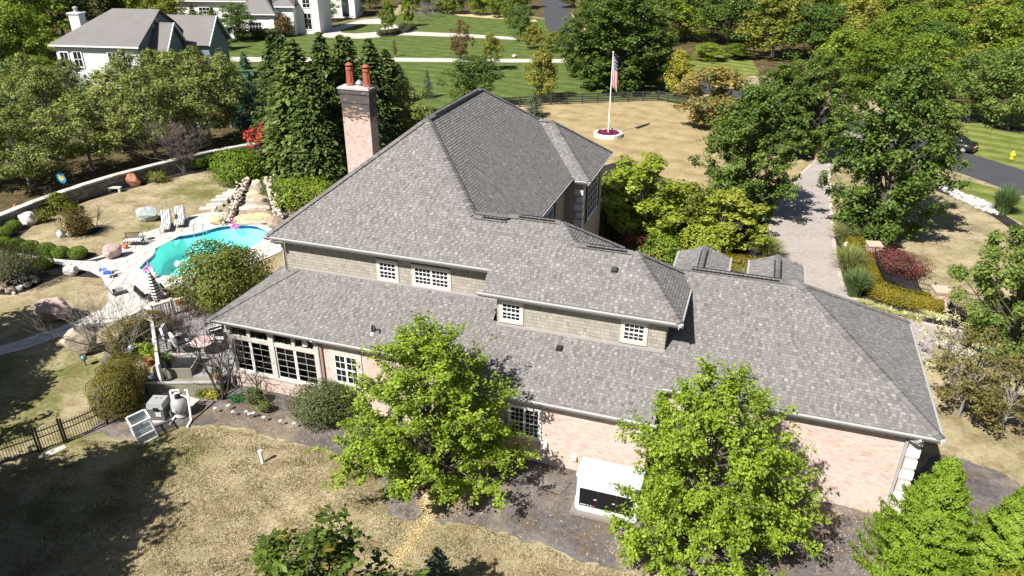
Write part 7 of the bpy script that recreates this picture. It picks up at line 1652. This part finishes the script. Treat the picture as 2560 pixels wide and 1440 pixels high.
b = MB(); b.tube([(LW * .79, .4, 0), (LW * .79, .4, 6)], .08, 6); b.build('downspout', m_fw, t)
# stepped gabled bays on the right side
for k, (xo, y0, y1, ze, zg) in enumerate(((2.0, 3.0, 7.6, 5.2, 8.6), (5.6, 7.6, 13.2, 5.4, 9.0))):
    x0 = LW - .29; x1 = LW + xo; wb = rwall(t, x0, x1, y0, y1, 0, ze - .1, m_shaded); ro = MB(); ym = (y0 + y1) / 2
    ro.slab([(x0 - 4, y0 - .5, ze), (x1 + .5, y0 - .5, ze), (x1 + .5, ym, zg), (x0 - 4, ym, zg)], .15); ro.slab([(x0 - 4, y1 + .5, ze), (x1 + .5, y1 + .5, ze), (x1 + .5, ym, zg), (x0 - 4, ym, zg)], .15); ro.build('roof', m_nroof, t)
    g = MB(); g.slab([(x1 - .01, y0, ze - .12), (x1 - .01, y1, ze - .12), (x1 - .01, ym, zg - .3)], .15, (-1, 0, 0)); g.build('gable_wall', m_shaded, t)
    g = MB(); g.bar((x1 + .5, y0 - .55, ze - .1), (x1 + .5, ym, zg - .08), .12, .25); g.bar((x1 + .5, y1 + .55, ze - .1), (x1 + .5, ym, zg - .08), .12, .25); g.build('rake_board', mat('pale_blue_trim', (.5, .58, .6), .6), t)
    fwin(wb, ym - .4, 3.3, 1.3, 2.4, x1 + .002, 'x', 2, 3)
    fwin(wb, (x0 + x1) / 2, 3.2, 1.2, 1.9, y0 - .002, 'y', 2, 2)
b = MB(); b.box(-.2, 1.3, 5.4, 6.8, 0, 9.4); ch = b.build('chimney', m_vinyl, t); b = MB(); b.box(-.35, 1.45, 5.25, 6.95, 9.4, 9.55); b.build('chimney_cap', m_fw, ch); b = MB(); b.lathe([(.25, 0), (.25, .5), (.35, .5), (.35, .65), (.05, .8)], (.55, 6.1, 9.55), 10); b.build('flue_cap', m_gut, ch)
# white stucco house
BL, BR_ = G(603, 92), G(690, 93); D_ = BR_ - BL; LW = D_.length; rz = math.atan2(D_.y, D_.x); h = hgt((645, 92), (645, 33))
t = thing('neighbour_house', 'white stucco house with grey hipped roofs behind the spruces', 'house', BL, rz)
w1 = rwall(t, 0, LW, 0, 9, 0, h, m_stuc); hroof(t, 0, LW, 0, 9, h, h + 4.2, 'hip', .6); fwin(w1, LW * .46, h * .38, 2.4, 2.2, -.002, 'y', 4, 3)
for k in range(6):
    for x in (.35, LW - .35): b = MB(); b.box(x - .36, x + .36, -.06, -.001, .4 + k * h / 6.5, .4 + k * h / 6.5 + h / 9); b.build('quoin', m_fw, w1)
x2 = LW + .01
w2 = rwall(t, x2, x2 + 3, 3, 12, 0, h * 1.25, m_stuc); fwin(w2, x2 + 1.5, h * .5, 1.2, 2.6, 2.998, 'y', 2, 3)
w3 = rwall(t, x2 + 3.01, x2 + 7.5, 5, 14, 0, h * 1.9, m_stuc); hroof(t, x2 + 3.01, x2 + 7.5, 5, 14, h * 1.9, h * 1.9 + 4, 'hip', .6); fwin(w3, x2 + 5.2, h * .55, 1.4, 3, 4.998, 'y', 2, 3); fwin(w3, x2 + 5.2, h * 1.4, 1.4, 2.2, 4.998, 'y', 2, 3)
hroof(t, x2 - 1, x2 + 3, 3, 12, h * 1.25, h * 1.25 + 3, 'hip', .6)
w4 = rwall(t, -16, -.01, 8, 18, 0, h * 1.35, m_stuc); hroof(t, -16, -1, 8, 18, h * 1.35, h * 1.35 + 4, 'hip', .8); b = MB(); b.box(-6.2, -1.2, 7.95, 7.99, .1, 3.4); gd = b.build('garage_door', m_fw, w4); b = MB()
for k in range(5): b.box(-6 + k, -5.25 + k, 7.92, 7.949, 2.7, 3.15)
b.build('door_pane', m_glass, gd); fwin(w4, -10, h * .8, 2.2, 2, 7.998, 'y', 3, 3)
p = G(855, 45); t = thing('neighbour_house', 'white arched entrance tower of the stucco house beyond the concrete drive', 'house', p, rz); w5 = rwall(t, -4, 3.2, 0, 8, 0, 8.5, m_stuc); hroof(t, -4, 3.2, 0, 8, 8.5, 12.5); b = MB(); b.box(.2, 1.8, -.08, -.001, .4, 4.6); b.lathe([(.8, -.04), (.8, .04)], (0, 0, 0), 20); b.v[8:] = [(1.0 + x, -.04 + z, 4.6 + y) for x, y, z in b.v[8:]]; b.build('arched_door', m_shut, w5)
# clipped shrub row by that house
BX = shrub('boxrow', .95, .9, 1.9, 1100, .22, 170, leafmat('yew_row', [(.035, .045, .015), (.07, .08, .025), (.11, .12, .04)], .15), .04, 3, .06)
for i in range(6): bush('box_shrub', 'rounded clipped shrub in the row before the white stucco wall', G(604 + i * 16.5, 98), BX, 1.0, i, 'clipped shrubs before the white stucco wall')
bush('red_shrub', 'bronze leaved rounded shrub at the corner of the stucco house', G(712, 92), shrub('brz', 1.9, 1.7, 4.0, 1600, .3, 171, L_RUST, .12, 2, .2), 1)
t = thing('utility_box', 'white cabinet beside the clipped shrub row', 'cabinet', G(580, 93)); b = MB(); b.box(-1.2, 1.2, -.8, .8, 0, 2.0); b.build('cabinet', m_stuc, t); b = MB(); b.box(-1.3, 1.3, -.9, .9, 2.0, 2.15); b.build('lid', m_fw, t)
for i, (x, y) in enumerate(((952, 88), (962, 88), (975, 87), (985, 86), (996, 84), (1008, 70), (1022, 76), (1030, 72))): bush('ball_shrub', 'small round clipped shrub in the bed by the concrete path', G(x, y), BX, (.8, .8, .55), i, 'round shrubs in the path beds')
sheet('kidney_bed', [poly([(995, 66), (1015, 58), (1040, 64), (1045, 74), (1020, 80), (1000, 78)]), poly([(945, 90), (960, 84), (990, 82), (1002, 86), (985, 91), (955, 93)])], .034, m_dark)
